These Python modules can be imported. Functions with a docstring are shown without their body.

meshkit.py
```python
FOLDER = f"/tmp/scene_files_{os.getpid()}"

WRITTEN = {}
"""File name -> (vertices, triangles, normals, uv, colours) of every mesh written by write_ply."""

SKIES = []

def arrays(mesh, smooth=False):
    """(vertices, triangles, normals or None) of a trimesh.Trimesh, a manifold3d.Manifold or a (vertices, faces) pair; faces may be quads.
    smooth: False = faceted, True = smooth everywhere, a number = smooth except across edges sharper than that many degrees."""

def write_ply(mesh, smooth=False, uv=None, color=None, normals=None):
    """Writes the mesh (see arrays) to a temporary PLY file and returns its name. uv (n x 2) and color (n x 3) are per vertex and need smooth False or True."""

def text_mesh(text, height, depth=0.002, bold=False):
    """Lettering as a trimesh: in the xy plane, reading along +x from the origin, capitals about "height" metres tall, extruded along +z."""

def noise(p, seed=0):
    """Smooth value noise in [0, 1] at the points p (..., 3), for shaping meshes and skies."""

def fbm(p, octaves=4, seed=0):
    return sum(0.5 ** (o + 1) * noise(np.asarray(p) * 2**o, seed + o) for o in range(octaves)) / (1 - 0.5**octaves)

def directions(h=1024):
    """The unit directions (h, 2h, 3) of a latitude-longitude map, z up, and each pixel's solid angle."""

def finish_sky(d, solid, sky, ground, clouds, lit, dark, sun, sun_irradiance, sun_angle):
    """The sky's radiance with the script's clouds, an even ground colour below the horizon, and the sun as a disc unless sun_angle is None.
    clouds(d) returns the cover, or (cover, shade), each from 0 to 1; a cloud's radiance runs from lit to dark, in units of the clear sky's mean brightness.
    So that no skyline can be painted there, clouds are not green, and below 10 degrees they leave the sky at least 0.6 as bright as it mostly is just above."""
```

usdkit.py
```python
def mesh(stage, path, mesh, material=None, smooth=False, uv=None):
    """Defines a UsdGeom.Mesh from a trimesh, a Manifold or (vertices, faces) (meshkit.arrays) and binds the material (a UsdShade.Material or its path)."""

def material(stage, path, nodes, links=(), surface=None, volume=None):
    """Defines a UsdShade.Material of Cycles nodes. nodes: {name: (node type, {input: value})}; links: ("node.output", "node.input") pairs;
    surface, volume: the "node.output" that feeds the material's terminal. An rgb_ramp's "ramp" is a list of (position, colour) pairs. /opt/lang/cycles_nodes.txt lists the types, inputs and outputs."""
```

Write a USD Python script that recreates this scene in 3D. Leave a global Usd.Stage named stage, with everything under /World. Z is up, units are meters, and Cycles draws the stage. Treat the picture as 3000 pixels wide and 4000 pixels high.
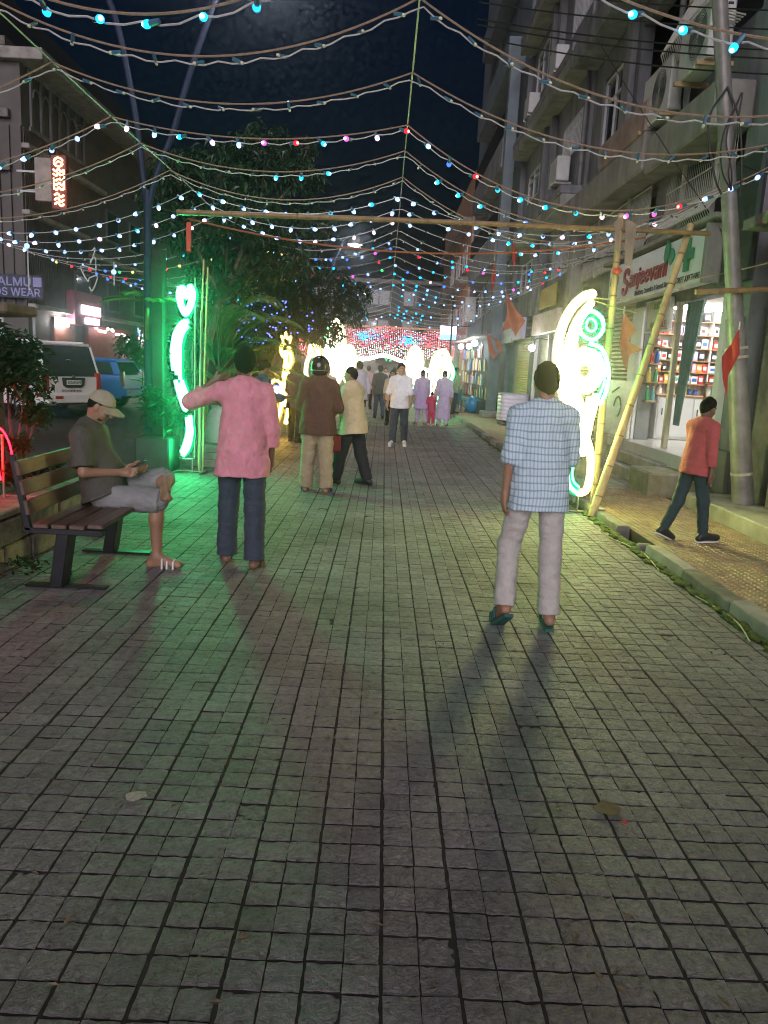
import math, random
import numpy as np, trimesh, usdkit, meshkit
from pxr import Usd, UsdGeom, UsdLux, UsdShade, Gf, Sdf, Vt

stage = Usd.Stage.CreateInMemory()
UsdGeom.SetStageUpAxis(stage, "Z")
UsdGeom.SetStageMetersPerUnit(stage, 1.0)
UsdGeom.Xform.Define(stage, "/World")
UsdGeom.Scope.Define(stage, "/World/Looks")
rnd = random.Random(7)
rng = np.random.default_rng(11)
PI = math.pi

# ------------------------------------------------------------------ camera
EYE = 1.65
ROLL, PITCH, YAW = 0.05, math.radians(10.674), math.radians(-0.48)
cy_, sy_ = math.cos(YAW), math.sin(YAW)
RZ = np.array([[cy_, -sy_, 0], [sy_, cy_, 0], [0, 0, 1]])
U_ = RZ @ np.array([1, 0, 0.0])
V_ = RZ @ np.array([0, -math.sin(PITCH), -math.cos(PITCH)])
F_ = RZ @ np.array([0, math.cos(PITCH), -math.sin(PITCH)])
right = math.cos(ROLL) * U_ - math.sin(ROLL) * V_
up = -(math.sin(ROLL) * U_ + math.cos(ROLL) * V_)
cam = UsdGeom.Camera.Define(stage, "/World/camera")
mm = np.eye(4)
mm[0, :3], mm[1, :3], mm[2, :3], mm[3, :3] = right, up, -F_, (0, 0, EYE)
cam.AddTransformOp().Set(Gf.Matrix4d(*mm.ravel().tolist()))
cam.CreateFocalLengthAttr(36.0)
cam.CreateHorizontalApertureAttr(36.0)
cam.CreateClippingRangeAttr((0.05, 2000.0))
EXPOSURE = 3.0
cam.CreateExposureAttr(EXPOSURE)

# ------------------------------------------------------------------ night sky and an added soft back light standing in for town lights
SUN_DIR = np.array([-0.08, -0.90, 0.30]); SUN_DIR /= np.linalg.norm(SUN_DIR)
dome = UsdLux.DomeLight.Define(stage, "/World/sky")
dome.GetPrim().SetCustomDataByKey("kind", "structure")
sky_m = usdkit.material(stage, "/World/Looks/night_sky", {
    "t": ("sky_texture", {"sky_type": "single_scattering", "sun_disc": False, "sun_elevation": -0.035, "sun_rotation": math.atan2(SUN_DIR[0], SUN_DIR[1]), "altitude": 100.0}),
    "m": ("mix_color", {"blend_type": "multiply", "fac": 1.0, "b": (0.15, 0.46, 1.15), "use_clamp": False}),
    "b": ("background_shader", {"strength": 0.0085})}, [("t.color", "m.a"), ("m.result", "b.color")], surface="b.background")
UsdShade.MaterialBindingAPI.Apply(dome.GetPrim()).Bind(sky_m)
sun = UsdLux.DistantLight.Define(stage, "/World/added_fill_light")
sun.CreateNormalizeAttr(True)
sun.CreateIntensityAttr(0.078)
sun.CreateAngleAttr(45.0)
sun.CreateColorAttr(Gf.Vec3f(1.0, 0.89, 0.97))
_z = SUN_DIR; _x = np.cross([0, 0, 1.0], _z); _x /= np.linalg.norm(_x); _y = np.cross(_z, _x)
sm = np.eye(4); sm[0, :3], sm[1, :3], sm[2, :3] = _x, _y, _z
sun.AddTransformOp().Set(Gf.Matrix4d(*sm.ravel().tolist()))
E = 1.0 / 2 ** EXPOSURE     # lamps below are written for exposure 0 and scaled by this

# ------------------------------------------------------------------ materials
MATS = {}

def _mat(name, nodes, links, surface):
    if name not in MATS:
        MATS[name] = usdkit.material(stage, "/World/Looks/" + name, nodes, links, surface=surface)
    return MATS[name]

def pm(name, color, rough=0.6, metal=0.0, var=0.18, scale=6.0, bump=0.0, bscale=60.0, spec=0.5, coat=0.0, color2=None, sheen=0.0, stretch=(1, 1, 1), bdist=0.01):
    """Principled surface whose colour wanders with noise between two tones, with fine relief."""
    if name in MATS:
        return MATS[name]
    c = np.array(color, float)
    a, b = c * (1 - var), np.array(color2, float) if color2 is not None else np.clip(c * (1 + var), 0, 1)
    nodes = {"g": ("geometry", {}), "mp": ("mapping", {"scale": stretch}),
             "n": ("noise_texture", {"scale": scale, "detail": 5.0, "roughness": 0.62}),
             "r": ("rgb_ramp", {"ramp": [(0.3, tuple(a)), (0.7, tuple(b))]}),
             "p": ("principled_bsdf", {"roughness": rough, "metallic": metal, "specular_ior_level": spec, "coat_weight": coat, "sheen_weight": sheen})}
    links = [("g.position", "mp.vector"), ("mp.vector", "n.vector"), ("n.fac", "r.fac"), ("r.color", "p.base_color")]
    if bump:
        nodes["bn"] = ("noise_texture", {"scale": bscale, "detail": 4.0, "roughness": 0.6})
        nodes["bu"] = ("bump", {"strength": min(1.0, bump), "distance": bdist})
        links += [("mp.vector", "bn.vector"), ("bn.fac", "bu.height"), ("bu.normal", "p.normal")]
    return _mat(name, nodes, links, "p.BSDF")

def em(name, color, strength):
    return _mat(name, {"e": ("emission", {"color": color, "strength": strength * E})}, [], "e.emission")

def leafmat(name, color, color2):
    nodes = {"g": ("geometry", {}), "r": ("rgb_ramp", {"ramp": [(0.0, color), (0.55, color2), (0.93, color2), (1.0, (0.20, 0.15, 0.03))]}),
             "p": ("principled_bsdf", {"roughness": 0.45}), "t": ("translucent_bsdf", {}), "m": ("mix_closure", {"fac": 0.3})}
    return _mat(name, nodes, [("g.random_per_island", "r.fac"), ("r.color", "p.base_color"), ("r.color", "t.color"), ("p.BSDF", "m.closure1"), ("t.BSDF", "m.closure2")], "m.closure")

def glassmat(name="pane_glass", tint=(0.9, 0.95, 0.95)):
    return _mat(name, {"f": ("fresnel", {"IOR": 1.5}), "t": ("transparent_bsdf", {"color": tint}), "g": ("glossy_bsdf", {"roughness": 0.03, "color": (0.9, 0.9, 0.9)}), "m": ("mix_closure", {})},
                [("f.fac", "m.fac"), ("t.BSDF", "m.closure1"), ("g.BSDF", "m.closure2")], "m.closure")

# ------------------------------------------------------------------ scene tree helpers
COUNT = {}

def numbered(parent, name):
    k = (parent, name)
    n = COUNT.get(k, 0)
    COUNT[k] = n + 1
    return f"{parent}/{name}" if n == 0 else f"{parent}/{name}_{n:03d}"

def pth(o):
    return "/World" if o is None else (o if isinstance(o, str) else str(o.GetPath()))

def tag(o, label=None, cat=None, group=None, kind=None):
    p = o.GetPrim() if hasattr(o, "GetPrim") else o
    for k, v in (("label", label), ("category", cat), ("group", group), ("kind", kind)):
        if v:
            p.SetCustomDataByKey(k, v)
    return p

def thing(name, label=None, cat=None, loc=(0, 0, 0), rotz=0.0, group=None, kind=None, parent=None):
    x = UsdGeom.Xform.Define(stage, numbered(pth(parent), name))
    if any(loc) or rotz:
        x.AddTranslateOp().Set(Gf.Vec3d(*map(float, loc)))
        if rotz:
            x.AddRotateZOp().Set(float(rotz))
    return tag(x, label, cat, group, kind)

def copy_of(src, name, label, cat, loc, rotz=0.0, group=None, scale=None):
    x = UsdGeom.Xform.Define(stage, numbered("/World", name))
    x.AddTranslateOp().Set(Gf.Vec3d(*map(float, loc)))
    x.AddRotateZOp().Set(float(rotz))
    x.GetPrim().GetReferences().AddInternalReference(src.GetPath())
    x.GetPrim().SetInstanceable(True)
    return tag(x, label, cat, group)

class MB:
    """Collects shapes into one mesh."""
    def __init__(s):
        s.v, s.f, s.n = [], [], 0
    def add(s, v, f):
        v, f = np.asarray(v, float), np.asarray(f, int)
        if f.shape[1] == 4:
            f = np.vstack([f[:, [0, 1, 2]], f[:, [0, 2, 3]]])
        s.v.append(v); s.f.append(f + s.n); s.n += len(v)
        return s
    def mesh(s, m):
        return s.add(m.vertices, m.faces)
    def box(s, a, b, ch=0.0, M=None):
        """Box from corner a to corner b, its edges chamfered by ch."""
        a, b = np.minimum(a, b).astype(float), np.maximum(a, b).astype(float)
        if ch <= 0 or min(b - a) <= 2.2 * ch:
            v = np.array([[(a, b)[i][0], (a, b)[j][1], (a, b)[k][2]] for i in (0, 1) for j in (0, 1) for k in (0, 1)])
            f = np.array([[0, 1, 3, 2], [4, 6, 7, 5], [0, 4, 5, 1], [2, 3, 7, 6], [0, 2, 6, 4], [1, 5, 7, 3]])
        else:
            pts = []
            for ax in range(3):
                for i in (0, 1):
                    for j in (0, 1):
                        for k in (0, 1):
                            p = np.array([(a, b)[i][0], (a, b)[j][1], (a, b)[k][2]])
                            for o in range(3):
                                if o != ax:
                                    p[o] += ch * (1 if (i, j, k)[o] == 0 else -1)
                            pts.append(p)
            h = trimesh.convex.convex_hull(np.array(pts))
            v, f = h.vertices, h.faces
        if M is not None:
            v = np.asarray(v) @ np.asarray(M)[:3, :3].T + np.asarray(M)[:3, 3]
        return s.add(v, f)
    def tube(s, pts, r, n=8, cap=True, closed=False):
        p = np.asarray(pts, float)
        r = np.broadcast_to(r, (len(p),)).astype(float)
        t = (np.roll(p, -1, 0) - np.roll(p, 1, 0)) if closed else np.gradient(p, axis=0)
        t /= np.linalg.norm(t, axis=1, keepdims=True) + 1e-12
        ref = np.array([0, 0, 1.0]) if abs(t[:, 2]).mean() < 0.8 else np.array([0.0, 1, 0])
        a = np.cross(t, ref); a /= np.linalg.norm(a, axis=1, keepdims=True) + 1e-12
        b = np.cross(t, a)
        an = np.arange(n) * 2 * PI / n
        v = p[:, None] + r[:, None, None] * (np.cos(an)[None, :, None] * a[:, None] + np.sin(an)[None, :, None] * b[:, None])
        m = len(p)
        i, j = np.meshgrid(np.arange(m if closed else m - 1), np.arange(n), indexing="ij")
        k = (i + 1) % m
        f = np.stack([i * n + j, k * n + j, k * n + (j + 1) % n, i * n + (j + 1) % n], -1).reshape(-1, 4)
        s.add(v.reshape(-1, 3), f)
        if cap and not closed:
            base = s.n - m * n
            s.f.append(np.array([[base, base + q, base + q + 1] for q in range(1, n - 1)] + [[base + (m - 1) * n, base + (m - 1) * n + q + 1, base + (m - 1) * n + q] for q in range(1, n - 1)]))
        return s
    def lathe(s, prof, n=20, center=(0, 0, 0), M=None):
        prof = np.asarray(prof, float)
        an = np.arange(n) * 2 * PI / n
        v = np.stack([prof[:, 0, None] * np.cos(an), prof[:, 0, None] * np.sin(an), np.repeat(prof[:, 1, None], n, 1)], -1).reshape(-1, 3)
        m = len(prof)
        i, j = np.meshgrid(np.arange(m - 1), np.arange(n), indexing="ij")
        f = np.stack([i * n + j, i * n + (j + 1) % n, (i + 1) * n + (j + 1) % n, (i + 1) * n + j], -1).reshape(-1, 4)
        if M is not None:
            v = v @ np.asarray(M)[:3, :3].T + np.asarray(M)[:3, 3]
        return s.add(v + np.array(center), f)
    def prism(s, poly, h, M=None):
        """Polygon (n x 2) extruded by h along z, then placed by the matrix M."""
        from shapely.geometry import Polygon
        pg = poly if hasattr(poly, "exterior") else Polygon(poly)
        m = trimesh.creation.extrude_polygon(pg, h, engine="earcut")
        v = m.vertices
        if M is not None:
            v = v @ np.asarray(M)[:3, :3].T + np.asarray(M)[:3, 3]
        f = m.faces
        if M is not None and np.linalg.det(np.asarray(M)[:3, :3]) < 0:
            f = f[:, ::-1]
        return s.add(v, f)
    def get(s):
        return np.vstack(s.v), np.vstack(s.f)
    def move(s, M):
        s.v = [v @ M[:3, :3].T + M[:3, 3] for v in s.v]
        return s

def obj(name, mesh, mat, parent=None, smooth=False, label=None, cat=None, group=None, kind=None):
    if isinstance(mesh, MB):
        mesh = mesh.get()
    p = usdkit.mesh(stage, numbered(pth(parent), name), mesh, mat, smooth).GetPrim()
    return tag(p, label, cat, group, kind)

def frame(o, x, y, z=None):
    """4x4 whose columns are the axes x, y, z and the origin o."""
    x, y = np.asarray(x, float), np.asarray(y, float)
    z = np.cross(x, y) if z is None else np.asarray(z, float)
    M = np.eye(4); M[:3, 0], M[:3, 1], M[:3, 2], M[:3, 3] = x, y, z, o
    return M

def text(t, height, M, depth=0.006, bold=False, width=None, slant=0.0):
    m = meshkit.text_mesh(t, height, depth, bold)
    v = np.array(m.vertices)
    if width:
        v[:, 0] *= width / max(1e-6, v[:, 0].max())
    v[:, 0] += slant * v[:, 1]
    return MB().add(v @ M[:3, :3].T + M[:3, 3], m.faces)

def rotz(d):
    c, s = math.cos(math.radians(d)), math.sin(math.radians(d))
    return np.array([[c, -s, 0], [s, c, 0], [0, 0, 1.0]])

def smooth_line(pts, n=6, closed=False):
    """Catmull-Rom through the points."""
    p = np.asarray(pts, float)
    if closed:
        q = np.vstack([p[-1], p, p[0], p[1]])
    else:
        q = np.vstack([2 * p[0] - p[1], p, 2 * p[-1] - p[-2]])
    out = []
    for i in range(1, len(q) - 2):
        for t in np.arange(n) / n:
            a, b, c, d = q[i - 1], q[i], q[i + 1], q[i + 2]
            out.append(0.5 * (2 * b + (c - a) * t + (2 * a - 5 * b + 4 * c - d) * t * t + (3 * b - a - 3 * c + d) * t ** 3))
    if not closed:
        out.append(p[-1])
    return np.array(out)
# ------------------------------------------------------------------ palette
CONC = pm("weathered_concrete", (0.30, 0.28, 0.25), 0.85, var=0.35, scale=3.0, bump=0.5, bscale=40)
CONC_D = pm("stained_concrete", (0.17, 0.16, 0.14), 0.9, var=0.4, scale=4.0, bump=0.5, bscale=40)
PLASTER = pm("grey_plaster", (0.205, 0.208, 0.218), 0.85, var=0.42, scale=2.6, bump=0.35, bscale=30, stretch=(1, 1, 0.28))
PLASTER_Y = pm("cream_plaster", (0.27, 0.258, 0.232), 0.85, var=0.38, scale=2.4, bump=0.35, bscale=30, stretch=(1, 1, 0.3))
PLASTER_L = pm("violet_light_plaster", (0.66, 0.62, 0.80), 0.8, var=0.12, scale=0.9, bump=0.15, bscale=25)  # violet light falling on this wall is put into the plaster colour
PLASTER_T = pm("slate_plaster", (0.17, 0.21, 0.23), 0.8, var=0.2, scale=1.5, bump=0.2, bscale=30)
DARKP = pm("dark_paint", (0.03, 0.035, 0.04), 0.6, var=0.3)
BLACKM = pm("black_metal", (0.015, 0.015, 0.018), 0.45, var=0.3)
GREYM = pm("grey_steel", (0.30, 0.30, 0.30), 0.45, 0.6, var=0.2, scale=20)
GRILLE = pm("grille_paint", (0.48, 0.46, 0.40), 0.55, var=0.25, scale=10)
WHITEP = pm("white_paint", (0.72, 0.72, 0.70), 0.45, var=0.06, scale=5)
FRAMEW = pm("white_frame", (0.6, 0.6, 0.6), 0.5, var=0.1)
DGLASS = pm("dark_window_glass", (0.03, 0.035, 0.04), 0.06, var=0.2, spec=0.7)
BAMBOO = pm("bamboo", (0.50, 0.36, 0.15), 0.45, var=0.35, scale=9, stretch=(1, 1, 0.25))
BAMBOO_D = pm("bamboo_joint", (0.22, 0.15, 0.06), 0.6, var=0.3, scale=20)
WIREM = pm("string_wire", (0.55, 0.55, 0.52), 0.6, var=0.2, scale=30)
ROPEM = pm("rope_fibre", (0.28, 0.20, 0.13), 0.9, var=0.3, scale=60)
BLACKW = pm("black_cable", (0.012, 0.012, 0.012), 0.6, var=0.2)
SOILM = pm("joint_soil", (0.028, 0.024, 0.018), 0.95, var=0.5, scale=25)
ASPH = pm("asphalt", (0.055, 0.055, 0.058), 0.55, var=0.3, scale=5, bump=0.5, bscale=160)
MOSS = pm("moss", (0.07, 0.10, 0.018), 0.95, var=0.6, scale=30, bump=0.9, bscale=120)

# paver stone: one tone per cell of the laying grid, cleft surface
PX_, PY_ = 0.108, 0.110
def paver_mat(name, flat):
    nodes = {"g": ("geometry", {}), "mp": ("mapping", {"scale": (1 / PX_, 1 / PY_, 0.0), "location": (3.6 / PX_ + 40.0, -0.9 / PY_ + 60.0, 0.0)}), "fl": ("vector_math", {"math_type": "floor"}),
             "w": ("white_noise_texture", {"dimensions": "3D"}), "n": ("noise_texture", {"scale": 26.0, "detail": 7.0, "roughness": 0.7}), "b": ("noise_texture", {"scale": 1.1, "detail": 4.0}),
             "r": ("rgb_ramp", {"ramp": [(0.0, (0.222, 0.206, 0.212)), (0.5, (0.262, 0.244, 0.248)), (1.0, (0.304, 0.286, 0.284))]}),
             "r2": ("rgb_ramp", {"ramp": [(0.35, (0.58, 0.57, 0.56)), (0.43, (0.90, 0.89, 0.89)), (0.53, (1.02, 1.02, 1.02)), (0.63, (1.22, 1.21, 1.20))]}),
             "r3": ("rgb_ramp", {"ramp": [(0.30, (0.66, 0.64, 0.60)), (0.5, (0.98, 0.98, 0.97)), (0.72, (1.16, 1.16, 1.16))]}),
             "m1": ("mix_color", {"blend_type": "multiply", "fac": 1.0, "use_clamp": False}), "m2": ("mix_color", {"blend_type": "multiply", "fac": 1.0}),
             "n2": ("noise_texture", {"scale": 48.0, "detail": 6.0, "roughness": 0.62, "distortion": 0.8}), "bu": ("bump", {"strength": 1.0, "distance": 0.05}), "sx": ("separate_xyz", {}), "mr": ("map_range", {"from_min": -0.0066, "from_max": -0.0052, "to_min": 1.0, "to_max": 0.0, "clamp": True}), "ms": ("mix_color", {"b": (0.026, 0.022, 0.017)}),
             "p": ("principled_bsdf", {"roughness": 0.62, "specular_ior_level": 0.45})}
    links = [("g.position", "mp.vector"), ("mp.vector", "fl.vector1"), ("fl.vector", "w.vector"), ("w.value", "r.fac"), ("g.position", "n.vector"), ("n.fac", "r2.fac"),
             ("g.position", "b.vector"), ("b.fac", "r3.fac"), ("r.color", "m1.a"), ("r2.color", "m1.b"), ("m1.result", "m2.a"), ("r3.color", "m2.b"),
             ("g.position", "n2.vector"), ("n2.fac", "bu.height"), ("bu.normal", "p.normal")]
    if flat:      # far field: the joints come from the material
        nodes["bk"] = ("brick_texture", {"offset": 0.0, "scale": 1.0, "brick_width": PX_, "row_height": PY_, "mortar_size": 0.006, "mortar_smooth": 0.2, "color1": (1, 1, 1), "color2": (0.86, 0.85, 0.84), "mortar": (0.22, 0.2, 0.18)})
        nodes["m3"] = ("mix_color", {"blend_type": "multiply", "fac": 1.0})
        links += [("g.position", "bk.vector"), ("m2.result", "m3.a"), ("bk.color", "m3.b"), ("m3.result", "p.base_color")]
    else:         # joint shade painted on the sett sides, in soil colour
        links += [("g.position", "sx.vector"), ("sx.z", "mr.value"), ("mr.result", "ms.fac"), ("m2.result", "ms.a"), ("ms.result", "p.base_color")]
    return _mat(name, nodes, links, "p.BSDF")

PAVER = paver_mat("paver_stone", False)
PAVER_F = paver_mat("paver_stone_far", True)

# ------------------------------------------------------------------ ground, road, walkway
def sheet(name, x0, x1, y0, y1, z, mat, parent=None):
    return obj(name, (np.array([[x0, y0, z], [x1, y0, z], [x1, y1, z], [x0, y1, z]]), np.array([[0, 1, 2, 3]])), mat, parent, kind=None if parent else "structure")

sheet("ground", -400, 400, -400, 600, -0.075, pm("earth", (0.06, 0.055, 0.045), 0.95, var=0.4, scale=0.6, bump=0.4, bscale=8))
sheet("road", -12.0, -3.66, -60, 150, -0.05, ASPH)

W0, W1 = -3.6, 2.56            # the walkway's edges
walk = thing("walkway", kind="structure")
sheet("joint_bed", W0, W1, -20, 24.4, -0.0060, SOILM, walk)
sheet("far_paving", W0, W1, 24.4, 110, -0.003, PAVER_F, walk)
sheet("near_paving", W0, W1, -20, 0.9, -0.003, PAVER_F, walk)
obj("side_edging", MB().box((W0 - 0.06, -20, -0.07), (W0 - 0.002, 110, 0.012), 0.01), CONC_D, walk)

def paver(cx, cy, n, hw, hl):
    """A cleft sett: an n x n top with worn, wavering edges and a skirt."""
    g = np.linspace(-1, 1, n + 1)
    X, Y = np.meshgrid(g, g, indexing="ij")
    edge = (np.abs(X) > 0.99) | (np.abs(Y) > 0.99)
    x, y = X * hw, Y * hl
    jx, jy = rng.normal(0, 0.0010, X.shape), rng.normal(0, 0.0013, X.shape)
    tilt = rng.normal(0, 0.007, 2)
    z = rng.normal(0, 0.0011, X.shape) + X * hw * tilt[0] + Y * hl * tilt[1] + rng.normal(0, 0.0012)
    z = np.where(edge, z - 0.0022, z)
    top = np.stack([cx + x + jx, cy + y + jy, z], -1).reshape(-1, 3)
    idx = np.arange((n + 1) ** 2).reshape(n + 1, n + 1)
    f = [np.stack([idx[:-1, :-1], idx[1:, :-1], idx[1:, 1:], idx[:-1, 1:]], -1).reshape(-1, 4)]
    loop = np.concatenate([idx[:, 0], idx[-1, 1:], idx[-2::-1, -1], idx[0, -2:0:-1]])
    sk = top[loop].copy(); sk[:, 2] = -0.03
    base = len(top); m = len(loop); a = np.arange(m)
    f.append(np.stack([loop[a], base + a, base + (a + 1) % m, loop[(a + 1) % m]], -1))
    f = np.vstack(f)
    # far setts get an inset top from n = 1: add the bevel by lowering nothing
    return np.vstack([top, sk]), f

cells = []
ncol = int((W1 - W0) / PX_)
for c in range(ncol):
    pair = c // 2
    shift = rng.normal(0, 0.0020) if c % 2 == 0 else shift
    x = W0 + (c + 0.5) * PX_ + (0.0018 if c % 2 == 0 else -0.0018)
    wav = rng.uniform(0, 6.28)
    for r in range(int((24.4 - 0.9) / PY_)):
        y = 0.9 + (r + 0.5) * PY_ + shift + 0.0012 * math.sin(y * 1.3 + wav) if r else 0.9 + 0.5 * PY_
        xx = x + 0.0016 * math.sin(y * 0.9 + pair * 1.7)
        if y < 1.3 or abs(xx) > 0.75 * y + 1.1 and y < 6:
            continue
        if y < 5.2 and not -3.1 < xx < 2.6:
            continue
        cells.append((y, xx))
cells.sort(key=lambda q: q[0] + 0.35 * abs(q[1]))
near = 0
fields = {"a": MB(), "b": MB()}
for y, x in cells:
    hw, hl = PX_ / 2 - 0.0042 + rng.normal(0, 0.0008), PY_ / 2 - 0.0053 + rng.normal(0, 0.0012)
    vis = abs(x) < 0.62 * y + 0.02 and y > 1.55
    n = 5 if y < 2.6 else 4 if y < 4.5 else 3 if y < 8 else 2
    v, f = paver(x, y, n, hw, hl)
    if near < 300 and vis:
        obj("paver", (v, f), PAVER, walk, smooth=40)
        near += 1
    else:
        fields["a"].add(v, f)
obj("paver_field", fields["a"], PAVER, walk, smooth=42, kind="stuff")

# ------------------------------------------------------------------ kerb, gutter moss, tiled pavement
kerb = thing("kerb", kind="structure")
y = -2.0
while y < 60:
    L = 0.92 if y < 30 else 3.0
    gap = 0.02
    dz = rng.normal(0, 0.006)
    if not (7.05 < y < 7.5):
        n = 10
        poly = []
        v, f = [], []
        prof = [(2.575, -0.06), (2.585 + rng.normal(0, 0.004), 0.085 + dz), (2.60, 0.10 + dz), (2.715, 0.102 + dz), (2.73, 0.09 + dz), (2.73, -0.06)]
        for i in range(n + 1):
            for q, (px, pz) in enumerate(prof):
                j = rng.normal(0, 0.004, 2) if 0 < q < 4 else (0, 0)
                v.append((px + j[0], y + (L - gap) * i / n, pz + j[1]))
        m = len(prof)
        for i in range(n):
            for q in range(m - 1):
                f.append((i * m + q, (i + 1) * m + q, (i + 1) * m + q + 1, i * m + q + 1))
        mb = MB().add(v, f)
        mb.f.append(np.array([[0, q, q + 1] for q in range(1, m - 1)] + [[n * m, n * m + q + 1, n * m + q] for q in range(1, m - 1)]))
        obj("kerb_stone", mb, CONC_D if rnd.random() < 0.4 else CONC, kerb, smooth=35)
    y += L
# broken stone: two stumps with a black slab for the gutter hole between them
obj("kerb_stone", MB().box((2.58, 7.36, -0.06), (2.73, 7.47, 0.06), 0.02), CONC_D, kerb, label="broken kerb stone stump")
mb = MB()
for i in range(420):
    yy = rng.uniform(4.2, 9.4) if i < 320 else rng.uniform(9.4, 20)
    r = rng.uniform(0.012, 0.05)
    s = trimesh.creation.icosphere(1, 1.0)
    v = s.vertices * np.array([r * 0.9, r * 1.8, r * 0.5]) * (1 + 0.3 * rng.normal(0, 1, (len(s.vertices), 1)).clip(-1, 1))
    mb.add(v + [2.555 + rng.normal(0, 0.02), yy, rng.uniform(-0.01, 0.02)], s.faces)
obj("gutter_moss", mb, MOSS, smooth=True, label="green moss growing along the foot of the kerb", cat="moss", kind="stuff")

TILE = [pm("pavement_tile_red", (0.26, 0.165, 0.10), 0.5, var=0.35, scale=8, bump=0.2, bscale=90), pm("pavement_tile_ochre", (0.30, 0.21, 0.115), 0.5, var=0.35, scale=8, bump=0.2, bscale=90)]
pave = thing("pavement", kind="structure")
obj("pavement_bed", MB().box((2.732, -4, -0.06), (3.94, 60, 0.066)), SOILM, pave)
T = 0.3
def tile(x, y):
    m = MB().box((x + 0.003, y + 0.003, 0.05), (x + T - 0.003, y + T - 0.003, 0.074 + rng.normal(0, 0.001)))
    s = T / 5
    for i in range(5):
        for j in range(5):
            a, b = x + i * s, y + j * s
            m.add([(a + .008, b + .008, .073), (a + s - .008, b + .008, .073), (a + s - .008, b + s - .008, .073), (a + .008, b + s - .008, .073),
                   (a + .014, b + .014, .083), (a + s - .014, b + .014, .083), (a + s - .014, b + s - .014, .083), (a + .014, b + s - .014, .083)],
                  [(4, 5, 6, 7), (0, 1, 5, 4), (1, 2, 6, 5), (2, 3, 7, 6), (3, 0, 4, 7)])
    return m
rest = MB()
for j in range(int(26 / T)):
    for i in range(4):
        x, y = 2.738 + i * T, 4.0 + j * T
        if 10.9 < y < 12.4:
            continue
        red = (3.3 < y < 8.4 and (i + j // 3) % 2 == 0) or 10.0 < y < 13
        t = tile(x, y)
        if y < 16:
            obj("tile", t, TILE[0 if red else 1], pave)
        else:
            rest.add(*t.get())
obj("tile_field", rest, TILE[1], pave, kind="stuff")
sheet("far_tiles", 2.738, 3.94, 30.1, 60, 0.078, TILE[1], pave)
k = 0
for j in range(10):                                   # grey setts let in where the drain crosses
    for i in range(6):
        obj("sett", MB().box((2.742 + i * 0.2, 10.93 + j * 0.147, 0.05), (2.742 + i * 0.2 + 0.194, 10.93 + j * 0.147 + 0.14, 0.082 + rng.normal(0, 0.003)), 0.008), CONC_D, pave)
# raised concrete apron in front of the near shop, its stair and the painted block
obj("shop_apron", MB().box((3.945, -4, -0.05), (5.2, 9.86, 0.25), 0.015), CONC, kind="structure")
stairs = thing("shop_stairs", "worn grey concrete steps climbing to the lit medicine shop", "steps")
for q in range(3):
    obj("step", MB().box((3.95 + 0.19 * q, 11.42 + 0.04 * q, 0.02 if q == 0 else 0.076 + 0.173 * q), (4.515 + 0.004 * q, 17.6 + 0.004 * q, 0.253 + 0.173 * q), 0.014), CONC, stairs)
obj("step_block", MB().box((3.72, 10.5, 0.03), (4.42, 11.38, 0.40), 0.03), pm("yellow_stained_concrete", (0.42, 0.36, 0.16), 0.9, var=0.55, scale=5, bump=0.6, bscale=30, color2=(0.30, 0.29, 0.24)), label="low yellow stained concrete block at the end of the shop steps", cat="block")
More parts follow.
